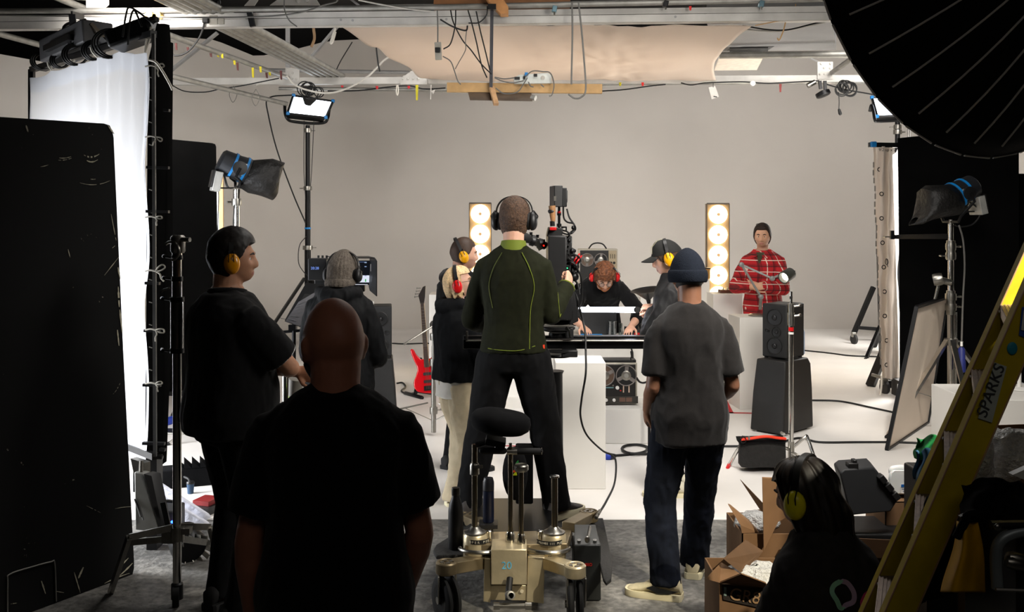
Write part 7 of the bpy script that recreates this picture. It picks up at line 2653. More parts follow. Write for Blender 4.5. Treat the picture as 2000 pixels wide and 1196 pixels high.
# horizontal black arm to the silk
t = thing('flag_arm', 'flat black arm reaching from the big chrome stand to the cloth frame', 'arm', W(1800, 463, 9.2))
MB().prism([W(1748, 459, 9.6), W(1852, 457, 9.05), W(1852, 467, 9.05), W(1748, 467, 9.6)], (0, .02, 0)).build('bar', M_BLKMET, t)
MB().box(W(1742, 459, 9.62), (.035, .04, .085)).build('clamp', M_BLKMET, t, bevel=.004)
mb = MB()
tee(mb, W(1738, 463, 9.62), (-1, 0, .0), .05, .008)
mb.build('tee_handle', M_STEEL, t)

# leaning reflector board
BL, BR, TR, TL = G(1732, 882), G(1812, 828), W(1850, 581, 9.55), W(1790, 600, 8.45)
t = thing('reflector_board', 'tall cream reflector board in a black frame leaning at the right of the set', 'board', (BL + BR) / 2)
n_ = (BR - BL).cross(TL - BL).normalized()
if n_.y > 0:
    n_ = -n_
lift = V((0, 0, .012))
MB().prism([BL + lift, BR + lift, TR, TL], -n_ * .012).build('face', mat('cream_reflector', (236, 220, 202), .5, var=.06, scale=2), t)
for a_, b_ in ((BL + lift, BR + lift), (BR + lift, TR), (TR, TL), (TL, BL + lift)):
    MB().beam(a_, b_, .024, .03, n_).build('frame_bar', M_BLKMET, t)
t = thing('grip_clamp', 'chrome grip head and rod gripping the top of the reflector board', 'clamp', W(1830, 560, 8.9))
MB().tube([W(1826, 585, 8.9), W(1833, 556, 8.9)], .012, 10).build('rod', M_CHROME, t)
MB().lathe([(.05, -.04), (.056, -.02), (.056, .02), (.05, .04)], W(1832, 546, 8.9), (.9, -.4, .2), 20).lathe([(.03, 0), (.03, .10)], W(1836, 547, 8.88), (1, 0, -.25), 12).build('grip_head', M_STEEL, t)
mb = MB()
tee(mb, W(1846, 551, 8.85), (1, -.2, -.1), .06, .012)
mb.build('tee_handle', M_CHROME, t)

# c-stand with sandbag
d = 7.8
b = V((W(1545, 416, d).x, d, 0))
z_ = lambda y: CAMH + (416 - y) * d / F
t = thing('grip_stand', 'chrome c-stand with a red tape band in front of the right loudspeaker', 'stand', b)
for y0, y1, r in ((888, 632, .0195), (640, 600, .016), (602, 570, .011)):
    MB().tube([b + V((0, 0, z_(y0))), b + V((0, 0, z_(y1)))], r, 16).build('column', M_CHROME, t)
mb = MB().lathe([(.026, -.05), (.028, .05)], b + V((0, 0, z_(624))), n=16).lathe([(.022, -.04), (.024, .04)], b + V((0, 0, z_(603))), n=16)
mb.build('clamp_collar', M_STEEL, t)
for y, dx in ((617, 1), (598, 1), (848, -1)):
    mb = MB()
    tee(mb, b + V((dx * .02, -.01, z_(y))), (dx, -.1, .15), .05, .011)
    mb.build('tee_handle', M_CHROME, t)
MB().lathe([(.021, -.015), (.021, .015)], b + V((0, 0, z_(643))), n=16).build('tape_band', M_RED, t)
MB().lathe([(.021, -.008), (.021, .008)], b + V((0, 0, z_(651))), n=16).build('tape_band', M_WHITE, t)
MB().lathe([(.010, 0), (.012, .05), (.008, .06), (.008, .09)], b + V((0, 0, z_(592))), n=12).build('spigot', M_BLKMET, t)
hub = b + V((0, 0, z_(868)))
MB().lathe([(.026, -.10), (.026, .02)], hub, n=14).build('leg_hub', M_STEEL, t)
MB().tube(spline([hub + V((.02, 0, -.02)), W(1572, 855, d), W(1577, 856, d), W(1590, 893, d - .1), G(1596, 912) + V((0, 0, .012))], 6), .014, 10).build('leg', M_CHROME, t)
MB().tube(spline([hub + V((0, 0, -.07)), W(1560, 893, d - .15), G(1585, 935) + V((0, 0, .012))], 5), .014, 10).build('leg', M_CHROME, t)
MB().tube(spline([hub + V((-.02, 0, -.04)), W(1500, 866, d - .2), W(1452, 868, 7.6), G(1424, 912) + V((0, 0, .012))], 5), .014, 10).build('leg', M_CHROME, t)
MB().capsule([G(1424, 912) + V((0, 0, .012)), G(1421, 917) + V((0, 0, .012))], [.017, .014], 8).build('leg_tip', M_RED, t)
t = thing('sandbag', 'black saddle sandbag with an orange handle strap on the c-stand leg', 'bag', G(1488, 915))
rg = []
for y, f in ((913, .9), (905, 1.), (880, 1.0), (862, .97), (853, .9)):
    rg.append([W(1489 + sx * 45 * f + 1.5 * math.sin(k * 2.1 + y), y + 2 * math.sin(k * 1.7), 7.58 + dy) for k, (sx, dy) in enumerate([(-1, -.05), (-.5, -.07), (0, -.075), (.5, -.07), (1, -.05), (1.02, .02), (1, .08), (.5, .1), (0, .1), (-.5, .1), (-1, .08), (-1.02, .02)])])
MB().loft(rg).build('bag', mat('black_canvas', (30, 29, 28), .9, var=.2, scale=24, bump=.5, bscale=40), t, smooth=60)
MB().prism([W(1444, 862, 7.5), W(1446, 870, 7.5), W(1500, 866, 7.49), W(1534, 868, 7.5), W(1536, 860, 7.5)], (0, .12, .01)).build('flap', M_BLKFAB, t)
pts = spline([W(1447, 859, 7.50), W(1465, 857, 7.48), W(1495, 853, 7.47), W(1520, 856, 7.48), W(1533, 857, 7.50)], 6)
MB().tube(pts, .020, 10, sy=.5).build('handle_strap', mat('orange_webbing', (226, 52, 20), .7, var=.08), t)
MB().box(W(1463, 856, 7.455), (.014, .008, .025)).build('strap_tag', M_STEEL, t)
MB().torus(W(1452, 860, 7.47), .020, .004, (0, -1, 0), 18, 6).build('ring', M_BLKMET, t)
for k, (x, y) in enumerate(((1569, 648), (1568, 685))):
    pass
o = MB().lathe([(.022, 0), (.022, .20), (.012, .23), (.012, .25)], V((W(1570, 416, 9.15).x, 9.2, .667)), n=16).build('bottle', mat('pale_blue_bottle', (150, 170, 200), .4)); tag(o, 'pale blue bottle behind the right loudspeaker', 'bottle')

# white bench at the far right
o = MB().box(V((4.02, 7.65, .30)), (1.30, .70, .59)).build('white_bench', M_PLINTH, bevel=.004); tag(o, 'low white bench block at the right edge behind the ladder', 'bench')
t = thing('desk_lamp', 'white round-based lamp standing on the low white bench', 'lamp', V((3.95, 7.75, .60)))
MB().lathe([(.10, .002), (.10, .012), (.015, .02), (.015, .26), (.001, .262)], V((3.95, 7.75, .596)), n=26).build('base', M_WHITE, t)
MB().beam(V((3.95, 7.75, .85)), V((3.88, 7.6, .91)), .05, .03).build('arm', M_LG, t)
o = MB().box(V((4.12, 9.85, .13)), (.5, .3, .24)).build('white_box', mat('white_card', (206, 208, 212), .6)); tag(o, 'white box on the floor between the reflector board and the chrome stand', 'box')
o = MB().box(V((4.12, 9.84, .257)), (.3, .2, .012), Rz(.3)).build('paper_sheet', M_WHITE); tag(o, 'white paper lying on the white box by the chrome stand', 'paper')

# ------------------------------------------------------------------ yellow step ladder, close to the camera
M_LAD = mat('yellow_fibreglass', (190, 166, 24), .5, var=.08, scale=30)
M_ALU = mat('worn_aluminium', (168, 152, 142), .45, .5, var=.2, scale=30)
d1, d2 = 2.80, 2.44
t = thing('step_ladder', 'yellow fibreglass step ladder with metal treads leaning at the right foreground', 'ladder', V((.6, 2.6, 0)))


def st1(z):
    return V((1.036 + .448 * (z - .957), d1, z))


def st2(z):
    return V((.917 + .433 * (z - 1.0), d2, z))


def channel(fn, w, sgn, name):
    """C-section stile: a wide web with two lips."""
    a, b = fn(.0), fn(2.9)
    u = (b - a).normalized()
    x = V((1, 0, 0)) - u * u.x
    x.normalize()
    y = V((0, 1, 0)) * sgn
    rg = []
    for p in (a, b):
        rg.append([p + x * q[0] + y * q[1] for q in ((0, 0), (w, 0), (w, .026), (w - .006, .026), (w - .006, .005), (.006, .005), (.006, .026), (0, .026))])
    o = MB().loft(rg).build(name, M_LAD, t, smooth=0)
    for off in (.0005, w - .0005):  # thin tan line along both edges of the web
        MB().tube([a + x * off + y * -.001, b + x * off + y * -.001], .0022, 6).build('tan_edge', mat('tan_edge', (176, 140, 100), .5), o)
    return o, x, u


s1, x1, u1 = channel(st1, .072, 1, 'stile')
s2, x2, u2 = channel(st2, .072, 1, 'stile')
ztr = [CAMH + (416 - y) * d1 / F for y in (596, 722, 842, 965, 1125)]
for k, zt in enumerate(ztr):
    a, b = st1(zt), st2(zt)
    a = a + V((0, -.0, 0))
    b = b + V((0, .026, 0))
    L = (b - a)
    mb = MB()
    mb.prism([a, b, b + V((.078, 0, 0)), a + V((.078, 0, 0))], (0, 0, -.004))
    mb.prism([a + V((0, 0, .001)), b + V((0, 0, .001)), b + V((0, 0, -.032)), a + V((0, 0, -.032))], (.004, 0, 0))
    for r in range(7):
        f = .012 + r * .010
        mb.beam(a + V((f, 0, .001)) + L * .02, b + V((f, 0, .001)) - L * .02, .004, .003)
    mb.build('tread', M_ALU, t)
    for q in (a + L * .06, a + L * .94):
        MB().lathe([(.005, 0), (.004, .003)], q + V((-.001, 0, -.016)), (-1, 0, 0), 8).build('rivet', M_STEEL, t)
# far side legs of the ladder
MB().beam(V((1.9, d1 - .02, .012)), V((1.92, d1 - .06, 2.85)), .05, .03).build('rear_leg', M_LAD, t)
# label, tape and stickers on the near stile
q0 = W(1856, 836, d2 - .004)
lab = []
for px, py in ((1910, 817), (1937, 826), (1966, 716), (1942, 708)):
    lab.append(W(px, py, d2 - .003))
lb_ = MB().prism(lab, (0, -.0012, 0)).build('masking_tape', mat('grey_masking_tape', (176, 182, 172), .7, var=.1), s2)
u_ = (W(1957, 718, d2) - W(1919, 822, d2)).normalized()
text('SPARKS', 'lettering', lb_, W(1926, 818, d2 - .006), u_, (-u_.z, 0, u_.x), .040, mat('pencil_grey', (58, 60, 62), .8), shear=.15)
MB().ell(W(1977, 681, d2 - .002), (.013, .004, .016), None, 14, 8).build('teal_sticker', mat('teal_paint', (40, 140, 160), .5, var=.2), s2)
MB().prism([W(1990, 655, d2 - .003), W(2003, 660, d2 - .003), W(2010, 600, d2 - .003), W(1996, 600, d2 - .003)], (0, -.001, 0)).build('badge', mat('blue_white_badge', (60, 90, 170), .4), s2)
MB().prism([W(1994, 645, d2 - .006), W(2002, 646, d2 - .006), W(2008, 606, d2 - .006), W(1999, 606, d2 - .006)], (0, -.001, 0)).build('badge_centre', mat('pale_badge', (214, 216, 214), .4), s2)
for sg, fn in ((0, st1), (1, st2)):
    MB().box(fn(.012) + V((.03, .013, 0)), (.09, .04, .024)).build('rubber_foot', M_RUBBER, t)

# ------------------------------------------------------------------ boxes and clutter at lower right
M_CARD = mat('brown_cardboard', (116, 86, 58), .85, var=.12, scale=10)
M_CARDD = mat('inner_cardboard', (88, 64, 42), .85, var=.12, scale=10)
M_BUBB = mat('bubble_wrap', (206, 206, 204), .18, var=.12, scale=70, bump=1.0, bscale=70, spec=.8)


def open_box(label, c, w, dp, h, rot, flaps, m=None, group=None, fill=None):
    """Cardboard carton with four flaps; flaps = angles from vertical-open (0) outwards, for -y, +x, +y, -x sides."""
    R_ = Rz(rot)
    c = V(c)
    t = thing('cardboard_box', label, 'box', c)
    T = lambda p: c + R_ @ V(p)
    th = .005
    mb = MB()
    mb.box(T((0, 0, .003)), (w, dp, .006), R_)
    for sx in (-1, 1):
        mb.box(T((sx * (w / 2 - th / 2), 0, h / 2)), (th, dp, h), R_)
    for sy in (-1, 1):
        mb.box(T((0, sy * (dp / 2 - th / 2), h / 2)), (w, th, h), R_)
    body = mb.build('carton', m or M_CARD, t, smooth=0)
    for k, a in enumerate(flaps):
        if a is None:
            continue
        a = math.radians(a)
        L = min(w, dp) * .5
        if k in (0, 2):
            s_ = -1 if k == 0 else 1
            p0, p1 = (-w / 2, s_ * dp / 2, h), (w / 2, s_ * dp / 2, h)
            o_ = V((0, s_ * math.sin(a) * L, math.cos(a) * L))
        else:
            s_ = 1 if k == 1 else -1
            p0, p1 = (s_ * w / 2, -dp / 2, h), (s_ * w / 2, dp / 2, h)
            o_ = V((s_ * math.sin(a) * L, 0, math.cos(a) * L))
        MB().sheet(lambda u, v: T((V(p0) * (1 - u) + V(p1) * u) + o_ * v), 1, 2).build('flap', m or M_CARD, t, smooth=0, solid=.005)
    return t, T, body


d = 3.95
t = thing('cardboard_box', 'brown carton printed GR8g with open flaps beside the crouching person', 'box', V((W(1460, 416, d).x, d, 0)))


def card(name, pts, par, m, ext=(.0, .006, .003), **k):
    return MB().prism([W(x, y, dd) for x, y, dd in pts], ext).build(name, m, par, smooth=0, **k)


xa, xb = W(1405, 416, d).x, W(1405, 416, d).x + .36
zt = W(0, 1140, d).z
mb = MB()
for c_, s_ in ((((xa + xb) / 2, d + .003, zt / 2), (xb - xa, .006, zt - .006)), (((xa + xb) / 2, d + .30, zt / 2), (xb - xa, .006, zt - .006)), ((xa + .003, d + .15, zt / 2), (.006, .30, zt - .006)), ((xb - .003, d + .15, zt / 2), (.006, .30, zt - .006)), (((xa + xb) / 2, d + .15, .006), (xb - xa, .30, .008))):
    mb.box(c_, s_)
body = mb.build('carton', M_CARD, t, smooth=0)
card('flap', [(1380, 1132, d - .12), (1409, 1101, d + .12), (1446, 1123, d + .05), (1406, 1139, d)], t, M_CARD)
card('flap', [(1414, 1093, d + .05), (1457, 1057, d + .30), (1490, 1078, d + .30), (1468, 1107, d + .18), (1446, 1119, d + .08)], t, M_CARDD)
card('flap', [(1407, 1139, d - .004), (1448, 1122, d - .10), (1496, 1140, d - .10), (1496, 1150, d - .004)], t, M_CARD)
fr_ = card('printed_panel', [(1410, 1142, d - .006), (1500, 1153, d - .006), (1500, 1192, d - .006), (1413, 1172, d - .006)], body, mat('black_print_card', (36, 29, 24), .8, var=.2), (0, .002, 0))
text('GR8g', 'lettering', fr_, W(1423, 1171, d - .009), (1, 0, -.16), (.16, 0, 1), .068, mat('print_cardboard', (150, 118, 84), .85))
card('logo_bar', [(1414, 1147, d - .008), (1419, 1148, d - .008), (1419, 1165, d - .008), (1414, 1164, d - .008)], fr_, mat('faded_teal', (120, 140, 134), .7), (0, .001, 0))
o = MB().ell(V(((xa + xb) / 2, d + .16, zt - .03)), (.13, .10, .05), None, 40, 20).build('bubble_wrap', M_BUBB)
for v_ in o.data.vertices:
    v_.co += v_.normal * .02 * noise.noise(v_.co * 22)
tag(o, 'clear wrinkled wrapping in the carton printed GR8g', 'bubble wrap')
d = 4.5
t = thing('cardboard_box', 'tall brown carton with raised flaps behind the printed carton', 'box', V((W(1500, 416, d).x, d, 0)))
xa, xb = W(1449, 416, d).x, W(1449, 416, d).x + .34
zt = W(0, 1042, d).z
mb = MB()
for c_, s_ in ((((xa + xb) / 2, d + .003, zt / 2), (xb - xa, .006, zt - .006)), (((xa + xb) / 2, d + .32, zt / 2), (xb - xa, .006, zt - .006)), ((xa + .003, d + .16, zt / 2), (.006, .32, zt - .006)), ((xb - .003, d + .16, zt / 2), (.006, .32, zt - .006)), (((xa + xb) / 2, d + .16, .006), (xb - xa, .32, .008))):
    mb.box(c_, s_)
mb.build('carton', M_CARD, t, smooth=0)
card('flap', [(1422, 986, d - .02), (1427, 988, d + .02), (1473, 1026, d + .10), (1482, 1041, d + .02), (1449, 1042, d), (1446, 1026, d)], t, M_CARD)
card('flap', [(1446, 938, d + .30), (1492, 986, d + .30), (1494, 1012, d + .30), (1484, 996, d + .30)], t, M_CARDD)
card('flap', [(1489, 934, d - .05), (1533, 936, d + .02), (1534, 1012, d + .02), (1520, 1020, d), (1492, 1076, d - .04)], t, M_CARD)
card('flap', [(1461, 1000, d + .2), (1487, 997, d + .3), (1492, 1015, d + .3), (1470, 1020, d + .25)], t, M_CARDD)
o = MB().ell(V((xa + .10, d + .15, zt + .0)), (.10, .10, .05), None, 30, 16).build('bubble_wrap', M_BUBB)
for v_ in o.data.vertices:
    v_.co += v_.normal * .02 * noise.noise(v_.co * 22)
tag(o, 'crumpled clear wrapping in the tall carton', 'bubble wrap')
bx, T, body = open_box('dark brown carton with a folded lid behind the crouching person', (W(1722, 416, 4.2).x, 4.25, 0), .42, .36, .52, -.15, (60, 95, None, 110), M_CARDD)
# hard case
q = W(1700, 960, 5.0)
t = thing('hard_case', 'black hard equipment case standing open at an angle behind the crouching person', 'case', V((q.x, 5.0, 0)))
P4 = [W(1640, 925, 4.9), W(1650, 918, 4.9), W(1706, 914, 4.95), W(1714, 922, 4.95), W(1756, 975, 4.95), W(1740, 1000, 4.9), W(1660, 1008, 4.9)]
MB().prism(P4, (.02, .16, .01)).build('lid', mat('black_case_shell', (24, 25, 27), .6, var=.1), t, bevel=.008)
MB().box(V((q.x + .0, 5.1, .19)), (.42, .3, .37)).build('shell', M_BLKPLAS, t, bevel=.015)
mb = MB()
for px, py in ((1722, 935), (1735, 951), (1748, 968)):
    mb.box(W(px, py, 4.93), (.04, .05, .03), Ry(.9))
mb.build('latch', M_BLKPLAS, t, bevel=.004)
MB().box(W(1664, 910, 4.95), (.05, .05, .035)).box(W(1668, 903, 4.95), (.02, .04, .03)).build('hinge_clip', M_BLKPLAS, t, bevel=.004)
# jerrycan of water
d = 5.2
t = thing('water_jerrycan', 'translucent white jerrycan with a blue label behind the ladder', 'jerrycan', W(1764, 965, d))
M_JER = mat('milky_plastic', (206, 208, 206), .4, var=.04, sss=.2)
rg = []
for y, x0, x1 in ((966, 1737, 1793), (962, 1735, 1795), (935, 1735, 1795), (925, 1736, 1794), (918, 1744, 1786)):
    rg.append([W(x, y, d + dy) for x, dy in ((x0 + 4, -.07), (x1 - 4, -.07), (x1, -.05), (x1, .06), (x1 - 4, .08), (x0 + 4, .08), (x0, .06), (x0, -.05))])
MB().loft(rg).build('can', M_JER, t, bevel=.006, smooth=45)
MB().tube(spline([W(1742, 930, d), W(1741, 918, d), W(1750, 914, d), W(1764, 914, d), W(1771, 922, d)], 5), .014, 10).build('handle', M_JER, t)
MB().lathe([(.026, -.01), (.026, .02), (.020, .03)], W(1785, 920, d), n=18).build('cap', M_WHITE, t)
lb_ = MB().prism([W(1760, 964, d - .075), W(1779, 964, d - .075), W(1779, 946, d - .075), W(1760, 946, d - .075)], (0, -.001, 0)).build('label', M_WHITE, t)
MB().prism([W(1760, 952, d - .077), W(1780, 952, d - .077), W(1780, 946.5, d - .077), W(1760, 946.5, d - .077)], (0, -.001, 0)).build('label_band', mat('label_blue', (24, 90, 160), .5), lb_)
for s_, y in (('DISTILLED', 957), ('WATER', 961.5)):
    text(s_, 'lettering', lb_, W(1761 + (2 if s_ == 'WATER' else 0), y, d - .0765), (1, 0, 0), (0, 0, 1), .0095, mat('label_navy', (40, 60, 110), .5))
bx, T, body = open_box('brown carton under the white jerrycan', (W(1768, 416, d).x, d + .02, 0), .30, .28, W(0, 966, d).z - .003, 0, (None, None, None, None))
MB().box(T((0, 0, W(0, 966, d).z - .006)), (.30, .28, .006)).build('flap', M_CARD, bx)
# cloths over the ladder
o = MB().sheet(lambda u, v: W(1792 + 38 * u - 6 * v + 3 * math.sin(v * 7), 856 + 40 * v - 4 * u + 4 * math.sin(u * 6), 3.2 + .05 * math.sin(u * 5 + v * 3)), 14, 12).build('green_cloth', mat('green_fabric', (20, 120, 62), .9, var=.15), smooth=180, solid=.008); tag(o, 'green cloth bundled behind the ladder treads', 'cloth')
o = MB().sheet(lambda u, v: W(1790 + 38 * u - 2 * v + 4 * math.sin(v * 6), 880 + 56 * v + 5 * math.sin(u * 9), 3.14 + .07 * math.sin(u * 9 + v)), 18, 14).build('blue_cloth', mat('blue_denim_cloth', (64, 110, 150), .9, var=.15), smooth=180, solid=.008); tag(o, 'pale blue cloth hanging under the green cloth', 'cloth')
t = thing('storage_box', 'grey plastic box on the floor holding the folded cloths', 'box', V((W(1806, 416, 3.25).x, 3.25, 0)))
MB().box(V((W(1822, 416, 3.25).x, 3.27, W(0, 925, 3.2).z / 2)), (.10, .2, W(0, 925, 3.2).z - .01)).build('body', M_BLKPLAS, t, bevel=.008)
# black cases, yellow bag, arch handle
t = thing('flight_case', 'black flight case with metal edging and a curved grey handle at the right corner', 'case', V((W(1970, 416, 2.25).x, 2.3, 0)))
zt = W(0, 1018, 2.2).z
MB().box(V((1.33, 2.42, zt / 2 - .02)), (.34, .28, zt - .044)).build('body', mat('case_black', (20, 20, 21), .5, var=.2), t, bevel=.012)
d = 2.25
MB().tube(spline([W(1948, 1150, d), W(1945, 1090, d), W(1952, 1060, d), W(1975, 1044, d), W(2010, 1038, d), W(2040, 1046, d)], 6), .013, 10).build('arch_handle', mat('grey_alloy', (134, 142, 144), .4, .4), t)
MB().capsule([W(1978, 1092, d), W(2010, 1100, d)], [.018, .014], 10).capsule([W(1974, 1100, d - .01), W(2000, 1106, d - .01)], [.015, .012], 10).build('latch', M_STEEL, t)
MB().tube([W(1935, 1026, d), W(2040, 1024, d)], .010, 8).build('edge_bar', M_BLKMET, t)
MB().ell(W(1948, 1030, d - .02), (.008, .006, .008)).build('rivet', M_STEEL, t)
MB().tube([W(1945, 1152, d - .05), W(2040, 1155, d - .05)], .004, 6).build('bottom_edge', M_STEEL, t)
t = thing('yellow_bag', 'yellow waterproof bag with a black buckle strap hanging beside the flight case', 'bag', W(1885, 1150, 2.3))


def ybag(u, v):
    xl = 1870 - 28 * v + 4 * math.sin(v * 5)
    xr = 1908 + 12 * math.sin(min(1, v * 1.6) * PI / 2) + 4 * v
    top = 1018 + 8 * math.sin(u * PI * 2)
    y = top + (1157 - top) * v
    f = math.sin((u - .5) * 9 * (1 - .35 * v)) * (.016 + .010 * v)
    return W(xl + (xr - xl) * u, y, 2.31 + f - .05 * math.sin(PI * u))


o_ = MB().sheet(ybag, 40, 30).build('bag', mat('yellow_nylon', (214, 160, 10), .5, var=.1, scale=20), t, smooth=180, solid=.004)
MB().tube(spline([W(1868, 1050, 2.26), W(1884, 1020, 2.25), W(1890, 1008, 2.25), W(1904, 1004, 2.25)], 5), .010, 8).build('strap', M_BLKFAB, t)
MB().prism([W(1876, 1010, 2.25), W(1890, 1004, 2.25), W(1898, 1015, 2.25), W(1886, 1026, 2.25)], (0, .012, 0)).build('buckle', M_BLKPLAS, t)


def drape(fn, nu, nv, name, label, m=M_BLKFAB):
    o = MB().sheet(fn, nu, nv).build(name, m, smooth=180, solid=.006)
    return tag(o, label, 'fabric')


def bl1(u, v):
    x = 1880 - 70 * u - 50 * v * (1 - .3 * u) + 30 * (1 - u) * v
    y = 945 + 25 * u + 215 * v
    return W(x + 4 * math.sin(v * 13 + u * 9), y, 2.56 + .03 * math.sin(u * 14 + v * 6) + .04 * noise.noise((u * 5, v * 5, 0)))


drape(bl1, 30, 30, 'black_cloth', 'black cloth draped between the ladder and the yellow bag')


def bl2(u, v):
    return W(1880 + 150 * u + 5 * math.sin(v * 9), 948 + 80 * v - 14 * math.sin(u * 4) + 12 * noise.noise((u * 6, v * 4, 3)), 2.36 - .06 * v + .03 * math.sin(u * 11 + v * 4))


drape(bl2, 30, 16, 'black_cloth', 'black cloth heaped on top of the flight case')
t = thing('rubbish_bag', 'black shiny plastic bag in the bottom right corner', 'bag', V((.95, 2.05, 0)))
rg = []


def pb(u, v):
    a = 2 * PI * u
    zz = .66 * v
    r = (.25 - .03 * v) * (1 + .10 * noise.noise((math.cos(a) * 3, math.sin(a) * 3, v * 5)))
    return V((1.02 + r * 1.25 * math.cos(a), 2.08 + r * .8 * math.sin(a), .005 + zz + .03 * noise.noise((math.cos(a) * 4, math.sin(a) * 4, 2)) * v))


MB().sheet(pb, 60, 24).build('bag', mat('shiny_black_plastic', (14, 14, 15), .22, var=.2, scale=12, bump=.9, bscale=12, spec=.7), t, smooth=180)
MB().sheet(lambda u, v: pb(u, 1) * (1 - v) + V((1.02, 2.08, .64)) * v, 40, 6).build('tuck', MATS['shiny_black_plastic'], t, smooth=180)
# bubble wrap and boxes right of the ladder
bx, T, body = open_box('brown carton behind the ladder holding bubble wrap', (2.06, 3.95, 0), .38, .36, W(0, 872, 3.75).z, .15, (None, None, None, None))


def bub(c, r, sd):
    mb = MB().ell(c, r, None, 60, 36)
    for i, v_ in enumerate(mb.v):
        n = (v_ - V(c)).normalized()
        mb.v[i] = v_ + n * (.055 * noise.noise(v_ * 7 + V((sd, 0, 0))) + .022 * noise.noise(v_ * 19) + .006 * noise.noise(v_ * 60))
    return mb


o = bub(W(1962, 890, 3.55), (.115, .09, .10), 1).build('bubble_wrap', M_BUBB, smooth=180); tag(o, 'big crumpled heap of bubble wrap on the carton at right', 'bubble wrap')
o = bub(W(1908, 930, 3.3), (.06, .06, .13), 4).build('bubble_wrap', M_BUBB, smooth=180); tag(o, 'roll of bubble wrap standing just right of the ladder', 'bubble wrap')
o = MB().prism([W(1985, 925, 3.2), W(2030, 905, 3.2), W(2030, 950, 3.2), W(1978, 928, 3.2)], (0, .03, 0)).build('white_plastic', mat('white_plastic_bag', (196, 198, 200), .4)); tag(o, 'scrap of white plastic at the right edge above the black cloth', 'plastic')
t = thing('apple_box', 'dark wooden box on the concrete under the roll of bubble wrap', 'box', V((W(1905, 416, 3.3).x, 3.3, 0)))
MB().box(V((W(1908, 416, 3.3).x, 3.32, W(0, 985, 3.3).z / 2)), (.20, .2, W(0, 985, 3.3).z - .006)).build('body', M_CARDD, t, bevel=.004)
# print on the crouching person's jacket


def print_on(p, pts, r, m, name):
    R = []
    bv = bpy.data.objects[p.shirt_o.name]
    dg = bpy.context.evaluated_depsgraph_get()
    ev = bv.evaluated_get(dg)
    inv = MWORLD[bv.name].inverted()
    o0 = inv @ V((0, 0, CAMH))
    for px, py in pts:
        dr = (inv @ W(px, py, 3.) - o0).normalized()
        ok, loc, nn, _ = ev.ray_cast(o0, dr)
        if ok:
            R.append(MWORLD[bv.name] @ (loc + nn * .002))
    if len(R) > 3:
        # flat ribbon lying on the cloth
        mb = MB()
        n = len(R)
        L = []
        for i in range(n):
            tt = (R[(i + 1) % n] - R[i - 1]).normalized()
            s_ = tt.cross(V((0, -1, .2))).normalized()
            L.append((R[i] - s_ * r, R[i] + s_ * r))
        cl = (R[0] - R[-1]).length < .03
        for i in range(n if cl else n - 1):
            j = (i + 1) % n
            mb.add([L[i][0], L[j][0], L[j][1], L[i][1]], [(0, 1, 2, 3)])
        mb.build(name, m, p.shirt_o, smooth=0, solid=.0015)


def ring(pts, n=6):
    P = [V((x, y, 0)) for x, y in pts]
    return [(q.x, q.y) for q in spline(P + [P[0]], n)[:-1]]


r_ = ring([(1642, 1135), (1655, 1140), (1667, 1158), (1666, 1175), (1652, 1182), (1641, 1188), (1634, 1174), (1625, 1158), (1628, 1145)])
half = len(r_) // 2
print_on(WOMAN, r_[:half + 1], .0075, mat('lilac_print', (214, 190, 232), .8), 'print')
print_on(WOMAN, r_[half:] + r_[:1], .0075, mat('mint_print', (170, 236, 216), .8), 'print')
print_on(WOMAN, ring([(1697, 1158), (1708, 1165), (1709, 1182), (1700, 1194), (1688, 1192), (1684, 1178), (1690, 1164)]), .0075, mat('pink_print', (250, 70, 150), .8), 'print')
print_on(WOMAN, [(1703, 1145), (1708, 1138), (1713, 1146), (1716, 1158), (1712, 1170)], .006, mat('orange_print', (255, 170, 40), .8), 'print')

# ------------------------------------------------------------------ floor cables on the right
cable('cable', [G(1562, 684, .015), G(1620, 690, .015), G(1660, 695, .015), G(1715, 697, .015)], .011, M_CABLE, 'black cable on the floor behind the right loudspeaker, nearest the wall')
cable('cable', [G(1580, 782, .015), G(1640, 784, .015), G(1700, 796, .015), G(1746, 806, .015)], .010, M_CABLE, 'black cable on the floor from the speaker stand to the reflector board')
cable('cable', [G(1405, 872, .015), G(1440, 872, .015), G(1500, 871, .015), G(1560, 856, .015), G(1600, 864, .015), G(1680, 864, .015), G(1740, 864, .015), G(1800, 866, .015)], .010, M_CABLE, 'long black cable crossing the white floor behind the c-stand')
cable('cable', [G(1195, 891, .015), G(1230, 888, .015), G(1258, 883, .02), G(1264, 874, .02), G(1245, 869, .02), G(1222, 871, .02), G(1215, 878, .02), G(1232, 886, .025), G(1280, 887, .015)], .011, M_CABLE, 'looped black cable lying on the floor right of the tall plinth')
t = thing('mains_connector', 'blue and grey mains connector on the floor by the tall plinth', 'connector', G(1188, 893))
MB().capsule([G(1185, 892, .03), G(1190, 892, .03)], [.03, .03], 12).build('blue_end', mat('blue_connector', (30, 60, 170), .5), t)
MB().capsule([G(1191, 892, .03), G(1200, 891, .03)], [.028, .018], 12).build('body', M_BLKPLAS, t)
cable('cable', [G(775, 749, .015), G(786, 748, .015), G(792, 756, .015), G(784, 764, .015), G(795, 769, .015), G(815, 768, .015)], .010, M_CABLE, 'black cable curling on the floor left of the red bass')
cable('cable', [G(766, 671, .015), G(790, 672, .015), G(826, 671, .015), G(845, 671, .015)], .011, M_CABLE, 'black cable along the far floor behind the red bass')

